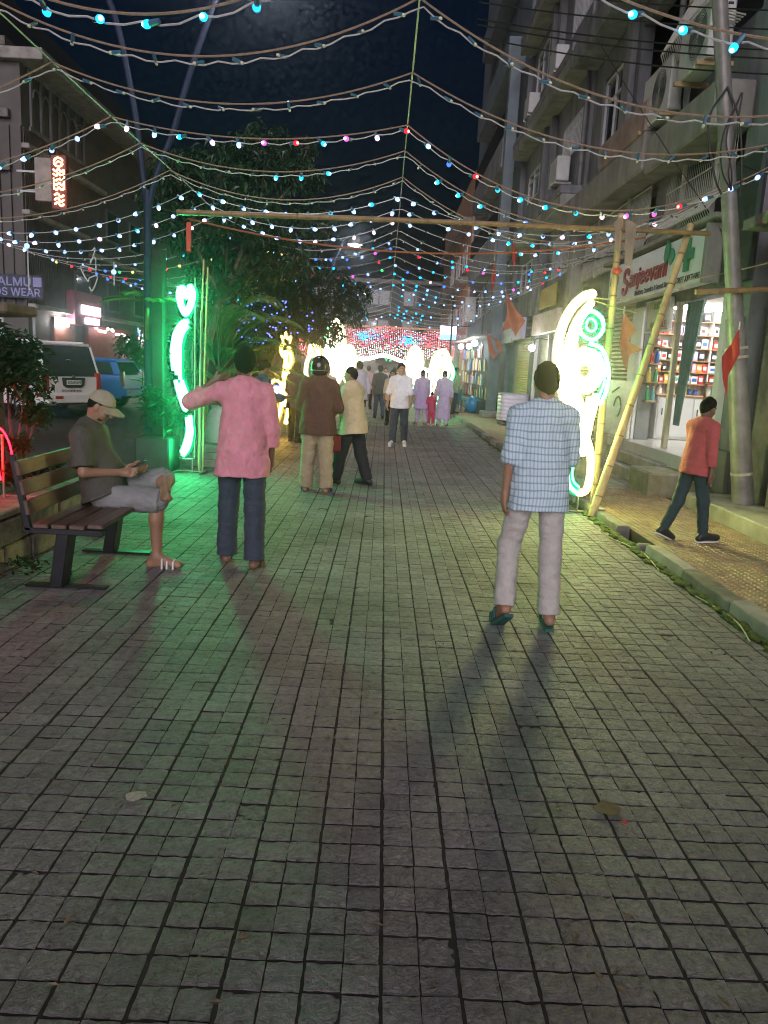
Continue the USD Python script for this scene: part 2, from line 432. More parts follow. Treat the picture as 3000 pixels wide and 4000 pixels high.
# ------------------------------------------------------------------ right-hand buildings (their fronts face -X)
def catenary_(p, q, sag, n):
    t = np.linspace(0, 1, n)[:, None]
    return np.asarray(p) * (1 - t) + np.asarray(q) * t - np.array([0, 0, 1.0]) * 4 * sag * t * (1 - t)

from shapely.geometry import Polygon, box as sbox

def wall_x(X, y0, y1, z0, z1, holes, th=0.22):
    pg = sbox(y0, z0, y1, z1)
    for a, b, c, d in holes:
        pg = pg.difference(sbox(a, c, b, d))
    mb = MB()
    for g in getattr(pg, "geoms", [pg]):
        mb.prism(g, th, frame((X, 0, 0), (0, 1, 0), (0, 0, 1)))
    return mb

def window_x(parent, X, y0, y1, z0, z1, cols=2, bars=0, mat=None, proud=0.03):
    """Window in a front that faces -X: a frame with mullions, its panes as sub-parts."""
    m = MB(); t = 0.05
    m.box((X - proud, y0, z0), (X + 0.05, y0 + t, z1)); m.box((X - proud, y1 - t, z0), (X + 0.05, y1, z1))
    m.box((X - proud, y0 + t, z0), (X + 0.048, y1 - t, z0 + t)); m.box((X - proud, y0 + t, z1 - t), (X + 0.048, y1 - t, z1))
    for c in range(1, cols):
        yc = y0 + (y1 - y0) * c / cols
        m.box((X - proud + 0.004, yc - 0.02, z0 + t), (X + 0.044, yc + 0.02, z1 - t))
    zt = z0 + (z1 - z0) * 0.72
    m.box((X - proud + 0.008, y0 + t, zt - 0.018), (X + 0.04, y1 - t, zt + 0.018))
    for b in range(bars):
        yb = y0 + t + (y1 - y0 - 2 * t) * (b + 0.5) / bars
        m.box((X - proud - 0.006, yb - 0.008, z0 + t), (X - proud + 0.012, yb + 0.008, z1 - t))
    w = obj("window", m, mat or FRAMEW, parent)
    for c in range(cols):
        ya, yb = y0 + (y1 - y0) * c / cols + 0.021, y0 + (y1 - y0) * (c + 1) / cols - 0.021
        obj("pane", MB().box((X + 0.015, ya + (0.03 if c == 0 else 0), z0 + t), (X + 0.025, yb - (0.03 if c == cols - 1 else 0), z1 - t)), DGLASS, w)
    return w

def grille_x(parent, X, y0, y1, z0, z1, step=0.075, belly=0.3, name="window_grille"):
    """Wrought window grille whose bars bulge out towards the foot."""
    m = MB()
    H = z1 - z0
    n = int((y1 - y0) / step)
    for i in range(n + 1):
        yy = y0 + (y1 - y0) * i / n
        pts = [(X, yy, z1), (X, yy, z0 + 0.45 * H), (X - 0.55 * belly, yy, z0 + 0.28 * H), (X - belly, yy, z0 + 0.13 * H), (X - 0.75 * belly, yy, z0 + 0.02 * H), (X, yy, z0)]
        m.tube(pts, 0.012, 4, cap=False)
    for q in (0.98, 0.72, 0.46):
        m.tube([(X - 0.012, y0, z0 + q * H), (X - 0.012, y1, z0 + q * H)], 0.012, 4)
    m.tube([(X - belly, y0, z0 + 0.13 * H), (X - belly, y1, z0 + 0.13 * H)], 0.012, 4)
    return obj(name, m, GRILLE, parent)

def shutter_x(parent, X, y0, y1, z0, z1, mat, name="roller_shutter"):
    """Ribbed roller shutter between two guide rails."""
    n = int((z1 - z0) / 0.075)
    prof = []
    for i in range(n):
        z = z0 + (z1 - z0) * i / n
        h = (z1 - z0) / n
        prof += [(0.0, z + 0.004), (-0.022, z + 0.25 * h), (-0.022, z + 0.7 * h), (0.004, z + 0.93 * h)]
    prof = np.array(prof)
    v = np.vstack([np.stack([X + prof[:, 0], np.full(len(prof), yy), prof[:, 1]], 1) for yy in (y0, y1)])
    k = np.arange(len(prof) - 1)
    f = np.stack([k, k + len(prof), k + len(prof) + 1, k + 1], 1)
    s = obj(name, (v, f), mat, parent)
    obj("guide_rail", MB().box((X - 0.05, y0 - 0.05, z0), (X + 0.03, y0, z1)), GREYM, s)
    obj("guide_rail", MB().box((X - 0.05, y1, z0), (X + 0.03, y1 + 0.05, z1)), GREYM, s)
    return s

SHUT = pm("shutter_paint", (0.42, 0.36, 0.24), 0.45, 0.2, var=0.15, scale=4)

# ---- A: the building over the medicine shop
A = thing("shop_building", "weathered grey concrete building over the medicine shop with grilles and air conditioners", "building")
holes = [(10.45, 13.72, 0.60, 2.86), (14.35, 16.6, 0.56, 3.2), (16.95, 18.4, 0.56, 3.1)]
obj("ground_floor_wall", wall_x(4.5, 9.87, 19.0, 0.02, 3.72, holes, 0.24), PLASTER, A)
holes = [(10.6, 13.0, 3.9, 5.0), (13.9, 18.2, 3.8, 4.9), (13.1, 15.7, 6.0, 8.1), (16.6, 18.2, 6.2, 8.0), (10.6, 12.6, 6.3, 8.3), (10.6, 13.2, 9.3, 11.2), (14.2, 18.0, 9.3, 11.2)]
obj("upper_wall", wall_x(4.503, 9.872, 19.0, 3.724, 14.5, holes, 0.22), PLASTER, A)
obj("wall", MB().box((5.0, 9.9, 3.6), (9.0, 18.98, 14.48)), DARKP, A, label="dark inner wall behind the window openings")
obj("end_wall", MB().box((4.75, 18.76, 0.03), (9, 18.99, 14.46)), PLASTER, A)
obj("parapet_beam", MB().box((3.96, 13.16, 4.96), (4.50, 18.86, 5.56), 0.03), PLASTER_Y, A)
obj("parapet_beam", MB().box((3.98, 10.45, 4.86), (4.50, 13.06, 5.42), 0.03), PLASTER_Y, A)
obj("balcony_beam", MB().box((3.9, 10.4, 8.45), (4.50, 18.9, 8.95), 0.03), PLASTER, A)
obj("balcony_beam", MB().box((4.05, 10.45, 11.8), (4.50, 18.9, 12.3), 0.03), PLASTER, A)
obj("column", MB().box((4.18, 18.45, 2.7), (4.50, 18.85, 4.957), 0.02), PLASTER_Y, A)
obj("balcony_parapet", MB().box((3.96, 13.2, 5.563), (4.09, 15.9, 6.05), 0.02), pm("rusty_parapet", (0.30, 0.22, 0.19), 0.9, var=0.35, scale=2), A)
obj("window_post", MB().box((4.38, 15.9, 5.563), (4.50, 16.4, 8.447), 0.02), PLASTER, A)
grille_x(A, 4.38, 10.55, 13.02, 3.74, 4.9, 0.07, 0.28)
grille_x(A, 4.42, 13.95, 18.2, 3.76, 4.93, 0.07, 0.05)
grille_x(A, 4.30, 10.6, 12.7, 6.2, 8.35, 0.07, 0.35)
grille_x(A, 4.40, 14.3, 17.9, 9.3, 11.2, 0.08, 0.1)
window_x(A, 4.56, 16.65, 18.15, 6.25, 7.95, 2)
window_x(A, 4.56, 10.65, 13.15, 9.35, 11.15, 3)
for yy in (11.1, 12.3, 15.0, 17.0):
    obj("grille_post", MB().box((4.35, yy, 3.73), (4.40, yy + 0.05, 4.93)), GRILLE, A)
SHOPW = pm("shop_inner_wall", (0.60, 0.60, 0.55), 0.7, var=0.05)
room = obj("shop_room", MB().box((4.74, 14.62, 0.55), (8.0, 14.72, 3.4)).box((7.4, 9.95, 0.55), (7.5, 14.62, 3.4)).box((4.74, 9.9, 2.98), (7.4, 14.62, 3.05)).box((4.74, 9.9, 0.55), (7.4, 10.0, 2.98)), SHOPW, A)
obj("shop_floor", MB().box((4.3, 10.1, 0.30), (7.4, 14.62, 0.602), 0.008), pm("white_floor_tile", (0.55, 0.54, 0.52), 0.2, var=0.08, scale=3), A)
obj("pilaster", MB().box((4.44, 13.74, 0.602), (4.50, 14.30, 2.9), 0.01), WHITEP, A)
obj("door_frame", MB().box((4.40, 10.26, 0.602), (4.52, 10.44, 2.95), 0.01), WHITEP, A)
obj("door_post", MB().box((4.46, 12.16, 0.603), (4.54, 12.26, 2.86), 0.008), pm("cream_steel", (0.50, 0.46, 0.34), 0.35, 0.3, var=0.15), A)
obj("base_course", MB().box((4.42, 9.80, 0.253), (4.497, 10.25, 0.80), 0.01), pm("grey_granite", (0.13, 0.13, 0.125), 0.5, var=0.3, scale=60), A)
shutter_x(A, 4.56, 14.42, 16.55, 0.58, 3.18, SHUT)
shutter_x(A, 4.56, 17.0, 18.35, 0.58, 3.08, SHUT)
obj("lower_stair_wall", MB().box((3.97, 17.63, 0.05), (4.495, 18.9, 0.6), 0.01), CONC, A)
obj("shop_soffit", MB().box((4.1, 10.3, 3.735), (4.50, 15.4, 3.80), 0.01), CONC, A)
# paper notices on the pilaster: flat print
for q in range(5):
    obj("notice", MB().box((4.432, 13.84 + rnd.uniform(0, .1), 1.0 + q * 0.3), (4.437, 14.2, 1.25 + q * 0.3)), WHITEP, A)

# ---- shop fittings: shelves against the far side wall of the room (they face the camera)
WOODE = pm("shelf_edge_wood", (0.40, 0.22, 0.11), 0.45, var=0.2, scale=12)
shelf = thing("shelf_unit", "tall open shelves of medicines along the inner wall of the lit shop", "shelves")
YS = 14.36
obj("back_board", MB().box((4.78, 14.58, 0.62), (7.3, 14.61, 2.95)), WHITEP, shelf)
SZ = [1.42, 1.62, 1.83, 2.04, 2.26, 2.50, 2.74]
for z in SZ:
    obj("shelf_board", MB().box((4.78, YS, z - 0.018), (7.3, 14.578, z), 0.003), WOODE, shelf)
for x in (4.79, 5.28, 5.95, 6.62, 7.27):
    obj("upright", MB().box((x - 0.012, YS + 0.006, 1.425), (x + 0.012, 14.577, 2.94)), WHITEP if x > 5 else WOODE, shelf)
cab = thing("counter_cabinet", "white cupboard under the medicine shelves with two flush doors", "cabinet")
obj("carcass", MB().box((4.95, 14.02, 0.61), (7.2, 14.34, 1.38), 0.006), WHITEP, cab)
obj("worktop", MB().box((4.93, 13.99, 1.383), (7.22, 14.345, 1.412), 0.005), WOODE, cab)
for x in (4.98, 5.62, 6.26):
    d = obj("door", MB().box((x, 14.0, 0.66), (x + 0.61, 14.017, 1.36), 0.004), pm("door_white", (0.75, 0.76, 0.78), 0.3, var=0.03), cab)
    obj("handle", MB().box((x + 0.06, 13.985, 1.05), (x + 0.075, 13.999, 1.17)), BLACKM, d)
GOODS = {"white": (0.75, 0.75, 0.72), "red": (0.50, 0.05, 0.05), "orange": (0.70, 0.25, 0.04), "blue": (0.05, 0.13, 0.45), "lilac": (0.42, 0.36, 0.62), "pink": (0.68, 0.34, 0.42), "yellow": (0.65, 0.50, 0.08), "green": (0.06, 0.30, 0.12), "black": (0.03, 0.03, 0.04), "teal": (0.10, 0.36, 0.38)}
def goods(c):
    return pm("goods_" + c, GOODS[c], 0.35, var=0.08, scale=30)
ROWS = [(2.742, ["white", "white", "black", "white", "pink", "white", "teal"], "bottle"), (2.502, ["white", "white", "white", "black", "red", "black", "blue", "lilac"], "box"), (2.262, ["red", "black", "white", "red", "white", "white"], "box"),
        (2.042, ["white", "orange", "orange", "red", "black", "white", "lilac", "lilac", "pink"], "box"), (1.832, ["orange", "orange", "red", "black", "white", "lilac", "pink", "white"], "box"), (1.622, ["white", "white", "red", "white", "yellow", "white"], "box"), (1.422, ["white", "blue", "blue", "white", "yellow", "blue", "teal"], "bottle")]
NAMEROW = ["top shelf", "second shelf from the top", "third shelf from the top", "fourth shelf from the top", "fifth shelf from the top", "sixth shelf from the top", "lowest shelf"]
ORD = ["first", "second", "third", "fourth", "fifth", "sixth", "seventh", "eighth", "ninth", "tenth", "eleventh", "twelfth"] + [f"{q}th" for q in range(13, 40)]
for ri, (z, cols, kind) in enumerate(ROWS):
    x = 4.84
    nth = {}
    while x < 6.9:
        c = rnd.choice(cols)
        wdt = rnd.uniform(0.07, 0.12); h = rnd.uniform(0.12, 0.17)
        if min(abs(x + wdt / 2 - u) for u in (5.28, 5.95, 6.62)) < wdt / 2 + 0.02:
            x += 0.03; continue
        g = "medicine packs on the " + NAMEROW[ri]
        nth[c] = nth.get(c, 0) + 1
        od = ORD[nth[c] - 1] + f" {c} one from the left"
        if kind == "bottle" and rnd.random() < 0.7:
            r = wdt * 0.4
            o = thing("bottle", f"{c} bottle on the {NAMEROW[ri]}, {od}", "bottle", group=g)
            obj("body", MB().lathe([(0, 0), (r, 0.0), (r, h * 0.66), (r * 0.45, h * 0.8), (r * 0.4, h * 0.86)], 10, (x + wdt / 2, YS + 0.08, z)), goods(c), o, smooth=40)
            obj("cap", MB().lathe([(0.5 * r, h * 0.86), (0.5 * r, h), (0, h)], 8, (x + wdt / 2, YS + 0.08, z)), WHITEP, o)
        else:
            o = thing("medicine_box", f"{c} carton on the {NAMEROW[ri]}, {od}", "carton", group=g)
            obj("carton", MB().box((x, YS + 0.02, z), (x + wdt, YS + 0.12, z + h), 0.003), goods(c), o)
            obj("label", MB().box((x + 0.015, YS + 0.018, z + h * 0.3), (x + wdt - 0.015, YS + 0.0195, z + h * 0.72)), goods("white" if c != "white" else rnd.choice(["red", "blue", "teal", "black"])), o)
        x += wdt + rnd.uniform(0.006, 0.02)
# small bottle rack on the left, the glass display case, the curtain
rack = thing("bottle_rack", "narrow brown rack of drink bottles by the shop's left jamb", "rack")
for z in (1.30, 1.62, 1.94, 2.24):
    obj("shelf_board", MB().box((4.56, 13.50, z - 0.02), (4.80, 13.74, z), 0.003), WOODE, rack)
obj("side_board", MB().box((4.56, 13.745, 1.28), (4.80, 13.765, 2.26)), WOODE, rack)
for i, (x, z, c) in enumerate([(4.61, 1.30, "green"), (4.71, 1.30, "teal"), (4.61, 1.62, "yellow"), (4.72, 1.62, "green"), (4.62, 1.94, "red"), (4.72, 1.94, "blue")]):
    o = thing("drink_bottle", f"{c} drink bottle on the " + ["lowest", "lowest", "middle", "middle", "top", "top"][i] + " board of the brown rack", "bottle")
    obj("body", MB().lathe([(0, 0), (.036, 0), (.038, .13), (.03, .17), (.014, .21), (.014, .235)], 10, (x, 13.6, z)), goods(c), o, smooth=40)
    obj("cap", MB().lathe([(.016, .232), (.016, .255), (0, .255)], 8, (x, 13.6, z)), WHITEP, o)
case = thing("display_case", "glass fronted display case with brown edges at the shop's right side", "display case")
obj("base", MB().box((5.1, 11.6, 0.61), (5.6, 12.4, 1.0), 0.006), pm("case_board", (0.55, 0.52, 0.42), 0.5, var=0.1), case)
obj("glass", MB().box((5.12, 11.62, 1.003), (5.58, 12.38, 1.62)), glassmat(), case)
m = MB()
for xx in (5.1, 5.57):
    for yy in (11.6, 12.37):
        m.box((xx, yy, 1.003), (xx + 0.03, yy + 0.03, 1.64))
obj("frame", m.box((5.09, 11.59, 1.643), (5.61, 12.41, 1.67)).box((5.135, 11.635, 1.3), (5.565, 12.365, 1.315)), WOODE, case)
for i, yy in enumerate((11.7, 11.9, 12.1)):
    obj("yellow_carton", MB().box((5.2, yy, 1.003), (5.4, yy + 0.15, 1.16), 0.004), goods("yellow"), label="yellow carton inside the glass display case, the " + ["one nearest the street end", "middle one", "one nearest the shelves"][i], cat="carton", group="cartons in the display case")
cur = MB()
n = 40
pp = []
for i in range(n + 1):
    a = i / n
    for j in range(13):
        t = j / 12
        w = 0.62 * (1 - t) ** 1.4 + 0.26 + 0.06 * math.sin(PI * t)
        pp.append((4.58 + 0.035 * math.sin(a * 30 + 2 * t) * (1 - 0.4 * t), 12.13 - a * w * 0.8, 2.84 - 1.86 * t))
idx = np.arange((n + 1) * 13).reshape(n + 1, 13)
cur.add(pp, np.stack([idx[:-1, :-1], idx[1:, :-1], idx[1:, 1:], idx[:-1, 1:]], -1).reshape(-1, 4))
obj("curtain", cur, pm("teal_curtain", (0.16, 0.24, 0.23), 0.85, var=0.2, scale=5), smooth=True, label="grey green curtain gathered beside the shop's steel post", cat="curtain")
tube = thing("shop_lamp", "bright white tube light on the medicine shop ceiling", "lamp")
obj("lamp_tube", MB().box((5.0, 13.75, 2.90), (6.8, 13.90, 2.96)), em("shop_tube", (1, 0.97, 0.92), 45), tube)
obj("lamp_tube", MB().box((5.0, 11.6, 2.90), (6.5, 11.75, 2.96)), em("shop_tube", (1, 0.97, 0.92), 45), tube)

# ---- signs of the medicine shop
sg = thing("shop_signboard", "long white medicine shop signboard with red script and green crosses", "sign")
SIGNW = pm("sign_white", (0.78, 0.79, 0.76), 0.35, var=0.04)
obj("panel", MB().box((4.13, 10.55, 2.97), (4.33, 14.95, 3.66), 0.01), SIGNW, sg)
obj("end_cap", MB().box((4.10, 10.45, 2.95), (4.34, 10.548, 3.70), 0.01), PLASTER_Y, sg)
RED, GREEN = pm("sign_red", (0.30, 0.03, 0.03), 0.35, var=0.1), pm("sign_green", (0.02, 0.22, 0.07), 0.35, var=0.1)
INK = pm("sign_ink", (0.05, 0.05, 0.05), 0.5, var=0.1)
def onx(X, y, z):
    return frame((X, y, z), (0, -1, 0), (0, 0, 1))
obj("lettering", text("S", 0.42, onx(4.128, 14.1, 3.10), 0.02, True, 0.36, 0.12).add(*text("anjeevani", 0.25, onx(4.128, 13.70, 3.20), 0.02, True, 1.80, 0.12).get()), RED, sg)
obj("lettering", text("Medicines, Cosmetics & General Store, M G STREET JORETHANG", 0.075, onx(4.128, 13.35, 3.03), 0.004, True, 2.72), INK, sg)
obj("lettering", text("D.L. 20/21", 0.05, onx(4.128, 14.85, 3.02), 0.003, False, 0.7), INK, sg)
for yy in (14.75, 11.3):
    obj("green_cross", MB().box((4.09, yy - 0.26, 3.16), (4.127, yy - 0.12, 3.60)).box((4.092, yy - 0.40, 3.31), (4.126, yy, 3.45)), GREEN, sg)
lf = [(0, 0), (.10, .06), (.15, .18), (.10, .28), (.02, .34), (-.06, .24), (-.08, .10)]
obj("leaf_emblem", MB().prism([(x, z) for x, z in lf], 0.03, onx(4.128, 11.95, 3.36)).prism([(x + .17, z * .7 - .03) for x, z in lf], 0.02, onx(4.128, 11.95, 3.36)), GREEN, sg)
dr = thing("doctor_sign", "small white board reading doctor available under the big signboard", "sign")
obj("panel", MB().box((4.40, 12.38, 2.46), (4.46, 13.42, 2.91), 0.02), pm("board_cream", (0.50, 0.49, 0.40), .5, var=.08), dr)
obj("frame", MB().box((4.385, 12.33, 2.42), (4.45, 13.47, 2.455), .008).box((4.385, 12.33, 2.915), (4.45, 13.47, 2.95), .008).box((4.387, 12.33, 2.457), (4.45, 12.375, 2.913), .008).box((4.387, 13.425, 2.457), (4.45, 13.47, 2.913), .008), WHITEP, dr)
obj("lettering", text("DOCTOR", 0.09, onx(4.398, 13.1, 2.80), 0.003, True, 0.5), GREEN, dr)
obj("lettering", text("AVAILABLE", 0.09, onx(4.398, 13.2, 2.50), 0.003, True, 0.72), RED, dr)

# ---- air conditioner units on brackets
def ac(loc, label, w=1.25):
    t = thing("air_conditioner", label, "air conditioner", loc, group="outdoor air conditioner units on the grey building")
    obj("casing", MB().box((-0.30, 0, 0), (0.02, w, 0.78), 0.02), pm("ac_white", (0.58, 0.58, 0.55), 0.4, var=0.12), t)
    g = MB()
    for i in range(9):
        g.tube([(-0.312, w * .36 + (0.05 + 0.03 * i) * math.cos(a), .39 + (0.05 + 0.03 * i) * math.sin(a)) for a in np.linspace(0, 2 * PI, 20)], 0.004, 3, cap=False)
    obj("fan_grille", g, BLACKM, t)
    obj("vent", MB().box((-0.10, -0.004, .62), (-0.03, -0.001, .65)), BLACKM, t)
    for q in (.1, w - .16):
        obj("bracket", MB().box((-0.38, q, -0.06), (0.1, q + .06, -0.003)), pm("bracket_wood", (0.42, 0.30, 0.16), 0.7), t)
    obj("pipe", MB().tube(smooth_line([(-0.1, -0.01, .4), (-0.12, -0.06, .1), (-0.05, -0.08, -.3), (0.1, -0.05, -.6)]), 0.015, 6), BLACKW, t)
ac((4.30, 12.3, 5.62), "white outdoor air conditioner on the balcony beam, the farther one from the pole")
ac((4.26, 10.85, 5.80), "white outdoor air conditioner next to the leaning metal pole", 1.05)

# ---- house in front, violet light put into its plaster colour, right at the frame's edge
B0 = thing("violet_tinted_house", "pale plastered building with violet light put into its colour behind the leaning pole", "building")
obj("upper_wall", wall_x(4.58, -3, 9.5, 3.55, 12, [], 0.3), PLASTER_L, B0)
obj("side_wall", MB().box((4.884, 9.3, 3.56), (5.5, 9.5, 12)), PLASTER_L, B0)
obj("ground_wall", wall_x(4.62, -3, 9.6, 0.2, 3.546, [(6.2, 8.9, 0.9, 2.7)], 0.25), CONC_D, B0)
obj("canopy", MB().box((4.1, 3, 3.42), (4.615, 9.45, 3.54), 0.01), CONC_D, B0)
obj("dark_panel", MB().box((4.3, 9.62, 2.9), (4.36, 10.4, 4.4), 0.01), pm("dark_green_panel", (0.03, 0.05, 0.035), 0.5), B0)
obj("sill_bracket", MB().box((4.3, 9.0, 5.35), (4.575, 9.6, 5.5), 0.01), PLASTER_Y, B0)
nr = obj("shop_room", MB().box((5.6, 6.0, 0.8), (5.65, 9.2, 2.9)).box((4.88, 9.0, 0.8), (5.6, 9.05, 2.9)), SHOPW, B0)
for z in (0.95, 1.3, 1.65, 2.0, 2.35):
    obj("shelf_board", MB().box((5.2, 6.2, z - 0.02), (5.58, 8.95, z)), WOODE, B0)
for zi, z in enumerate((1.3, 1.65, 2.0, 2.35)):
    yy = 8.88
    nth = {}
    while yy > 7.0:
        w = rnd.uniform(.07, .13); c = rnd.choice(["green", "teal", "white", "pink", "yellow", "orange"])
        nth[c] = nth.get(c, 0) + 1
        o = thing("jar", f"{c} jar on the " + ["lowest", "second", "third", "highest"][zi] + f" shelf at the right edge, {ORD[nth[c] - 1]} {c} one from the left", "jar", group="jars on shelves at the right edge")
        obj("body", MB().lathe([(0, 0), (w * .42, 0), (w * .42, .16), (w * .3, .19)], 10, (5.3, yy - w / 2, z)), goods(c), o, smooth=40)
        obj("lid", MB().lathe([(w * .34, .188), (w * .34, .22), (0, .22)], 10, (5.3, yy - w / 2, z)), goods("white"), o)
        yy -= w + .012
tub = thing("shop_lamp", "white tube light inside the shop at the right edge", "lamp")
obj("lamp_tube", MB().box((4.95, 6.6, 2.72), (5.0, 8.6, 2.78)), em("shop_tube_dim", (0.9, 1, 0.95), 10), tub)
frz = thing("chest_freezer", "white counter panel with red bands and a blue cross emblem", "counter")
obj("body", MB().box((4.45, 6.6, 0.62), (4.615, 8.75, 1.36), 0.015), SIGNW, frz)
obj("band", MB().box((4.444, 6.62, 1.10), (4.449, 8.73, 1.15)).box((4.444, 6.62, 0.66), (4.449, 8.73, 0.70)), pm("band_red", (0.5, 0.03, 0.04), 0.4), frz)
dsc = MB().lathe([(0, 0.004), (0.10, 0.004), (0.10, 0)], 24, M=frame((4.449, 8.25, 1.255), (0, -1, 0), (0, 0, 1)))
em_ = obj("emblem", dsc, pm("emblem_blue", (0.04, 0.16, 0.42), 0.4), frz)
obj("cross", MB().box((4.440, 8.23, 1.19), (4.4435, 8.27, 1.32)).box((4.4405, 8.185, 1.235), (4.443, 8.315, 1.275)), SIGNW, em_)
obj("plinth", MB().box((4.47, 6.6, 0.26), (4.61, 8.75, 0.617)), pm("grey_granite", (0.13, 0.13, 0.125), 0.5), frz)

# ---- B and C: taller fronts down the street
Bb = thing("grey_building", "tall grey building with deep ledges and white framed windows beside the medicine shop", "building")
wins = [(24.2, 26.9, 4.2, 5.2), (19.7, 21.9, 4.2, 5.25), (24.1, 26.8, 7.1, 8.0), (19.7, 21.8, 7.1, 8.0), (24.1, 26.8, 10.2, 11.6), (19.7, 21.8, 10.2, 11.6), (24.1, 26.8, 13.4, 14.8), (19.7, 21.8, 13.4, 14.8)]
obj("front_wall", wall_x(4.42, 19.01, 28.0, 3.3, 20, wins, 0.25), PLASTER, Bb)
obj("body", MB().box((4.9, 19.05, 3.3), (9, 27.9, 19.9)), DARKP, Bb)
for i, w in enumerate(wins):
    window_x(Bb, 4.46, w[0] + .01, w[1] - .01, w[2] + .01, w[3] - .01, 3 if i % 2 == 0 else 2, 0 if i % 2 == 0 else 14)
for z in (5.55, 8.6, 11.8, 15.0):
    obj("ledge", MB().box((3.92, 19.05, z), (4.417, 27.3, z + 0.30), 0.02), PLASTER_Y, Bb)
    obj("ledge_lip", MB().box((3.90, 19.05, z + 0.303), (4.417, 27.3, z + 0.5), 0.02), PLASTER, Bb)
for yy in (22.6, 23.6, 27.4):
    obj("pilaster", MB().box((4.25, yy, 3.35), (4.417, yy + 0.3, 5.547), 0.01).box((4.25, yy, 6.055), (4.417, yy + 0.3, 8.597)).box((4.25, yy, 9.105), (4.417, yy + 0.3, 11.79)), PLASTER, Bb)
obj("ground_wall", wall_x(4.45, 19.02, 28.0, 0.03, 3.296, [(19.4, 20.6, .1, 2.7), (21.2, 22.9, .1, 2.7), (24.2, 26.9, 0.1, 2.85)], 0.25), PLASTER_T, Bb)
obj("inner_wall", MB().box((4.75, 19.1, 0.05), (4.8, 27.9, 3.2)), pm("room_grey", (0.3, 0.3, 0.3), 0.7), Bb)
shutter_x(Bb, 4.52, 24.25, 26.85, 0.12, 2.83, pm("shutter_yellow", (0.52, 0.42, 0.18), 0.45, 0.2, var=0.12, scale=4))
shutter_x(Bb, 4.52, 19.45, 20.55, 0.12, 2.68, SHUT)
obj("door_jamb", MB().box((4.36, 21.1, 0.06), (4.447, 21.18, 2.75)), FRAMEW, Bb)
obj("door_jamb", MB().box((4.36, 22.92, 0.06), (4.447, 23.0, 2.75)), FRAMEW, Bb)
obj("door_leaf", MB().box((4.50, 21.25, 0.1), (4.55, 22.85, 2.68)), pm("door_grey", (0.33, 0.32, 0.31), 0.5), Bb)
lit = thing("wall_lamp", "bare white bulb glowing over the closed shop doors", "lamp")
obj("bulb", MB().mesh(trimesh.creation.icosphere(2, 0.085)).move(frame((3.98, 21.4, 2.36), (1, 0, 0), (0, 1, 0))), em("bare_bulb", (1, 0.97, 0.90), 150), lit)
obj("arm", MB().tube([(4.44, 21.4, 2.6), (4.1, 21.4, 2.62), (3.98, 21.4, 2.5), (3.98, 21.4, 2.42)], 0.015, 6), BLACKM, lit)
def board(name, X, y0, y1, z0, z1, mat, label, lines=(), depth=0.12):
    t = thing(name, label, "sign")
    obj("panel", MB().box((X, y0, z0), (X + depth, y1, z1), 0.012), mat, t)
    for (s, h, yy, zz, wd, mt) in lines:
        obj("lettering", text(s, h, onx(X - 0.002, yy, zz), 0.004, True, wd), mt, t)
    for q in (y0 + .2, y1 - .24):
        obj("bracket", MB().box((X + depth, q, (z0 + z1) / 2), (4.45, q + .04, (z0 + z1) / 2 + .04)), GREYM, t)
    return t
board("shop_signboard", 4.12, 19.2, 22.4, 2.72, 3.28, pm("sign_pink", (0.62, 0.50, 0.50), 0.4), "faded pink and white signboard over the closed doors with the bare bulb")
board("shop_signboard", 4.12, 24.0, 25.8, 2.70, 3.35, pm("sign_lilac", (0.50, 0.46, 0.66), 0.4), "lilac signboard above the yellow roller shutter")
board("shop_signboard", 4.10, 26.0, 29.4, 2.66, 3.42, pm("sign_lilac2", (0.60, 0.58, 0.70), 0.4), "pale lilac signboard past the yellow roller shutter")
board("banner", 4.30, 20.4, 22.9, 3.45, 4.0, pm("banner_yellow", (0.55, 0.38, 0.05), 0.5), "yellow printed banner under the barred first floor window", (), 0.03)

Cc = thing("slate_building", "tall slate coloured building with projecting balconies farther along the right side", "building")
obj("front_wall", wall_x(4.3, 28.01, 42.0, 3.2, 22, [(30, 33, 4.1, 5.3), (36, 39, 4.1, 5.3), (30, 33, 7.1, 8.4), (36, 39, 7.1, 8.4), (30, 33, 10.2, 11.6)], 0.3), PLASTER_T, Cc)
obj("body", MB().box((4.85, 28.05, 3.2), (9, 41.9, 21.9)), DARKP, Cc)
for w in [(30, 33, 4.1, 5.3), (36, 39, 4.1, 5.3), (30, 33, 7.1, 8.4), (36, 39, 7.1, 8.4), (30, 33, 10.2, 11.6)]:
    window_x(Cc, 4.36, w[0] + .01, w[1] - .01, w[2] + .01, w[3] - .01, 3)
for z0, z1 in ((5.55, 6.6), (8.7, 9.7), (11.9, 12.9), (15.2, 16.2)):
    obj("balcony", MB().box((3.7, 28.6, z0), (4.297, 37.5, z1), 0.02), PLASTER if z0 < 9 else PLASTER_T, Cc)
for z0 in (6.7, 9.8):
    b = MB()
    for i in range(60):
        b.tube([(3.75, 28.8 + i * .145, z0), (3.75, 28.8 + i * .145, z0 + .75)], .012, 4, cap=False)
    obj("balcony_rail", b.tube([(3.75, 28.7, z0 + .76), (3.75, 37.4, z0 + .76)], .02, 4), BLACKM, Cc)
obj("column", MB().box((3.75, 28.1, 0.05), (4.1, 28.5, 12)), PLASTER_T, Cc)
obj("air_duct", MB().box((3.8, 38.5, 4.0), (4.29, 39.3, 5.2), 0.03), WHITEP, Cc)
obj("ground_wall", MB().box((4.31, 28.02, 0.03), (4.8, 41.9, 3.19)), PLASTER_T, Cc)
Dd = thing("orange_tinted_building", "lower building with orange light put into its colour beyond the slate one", "building")
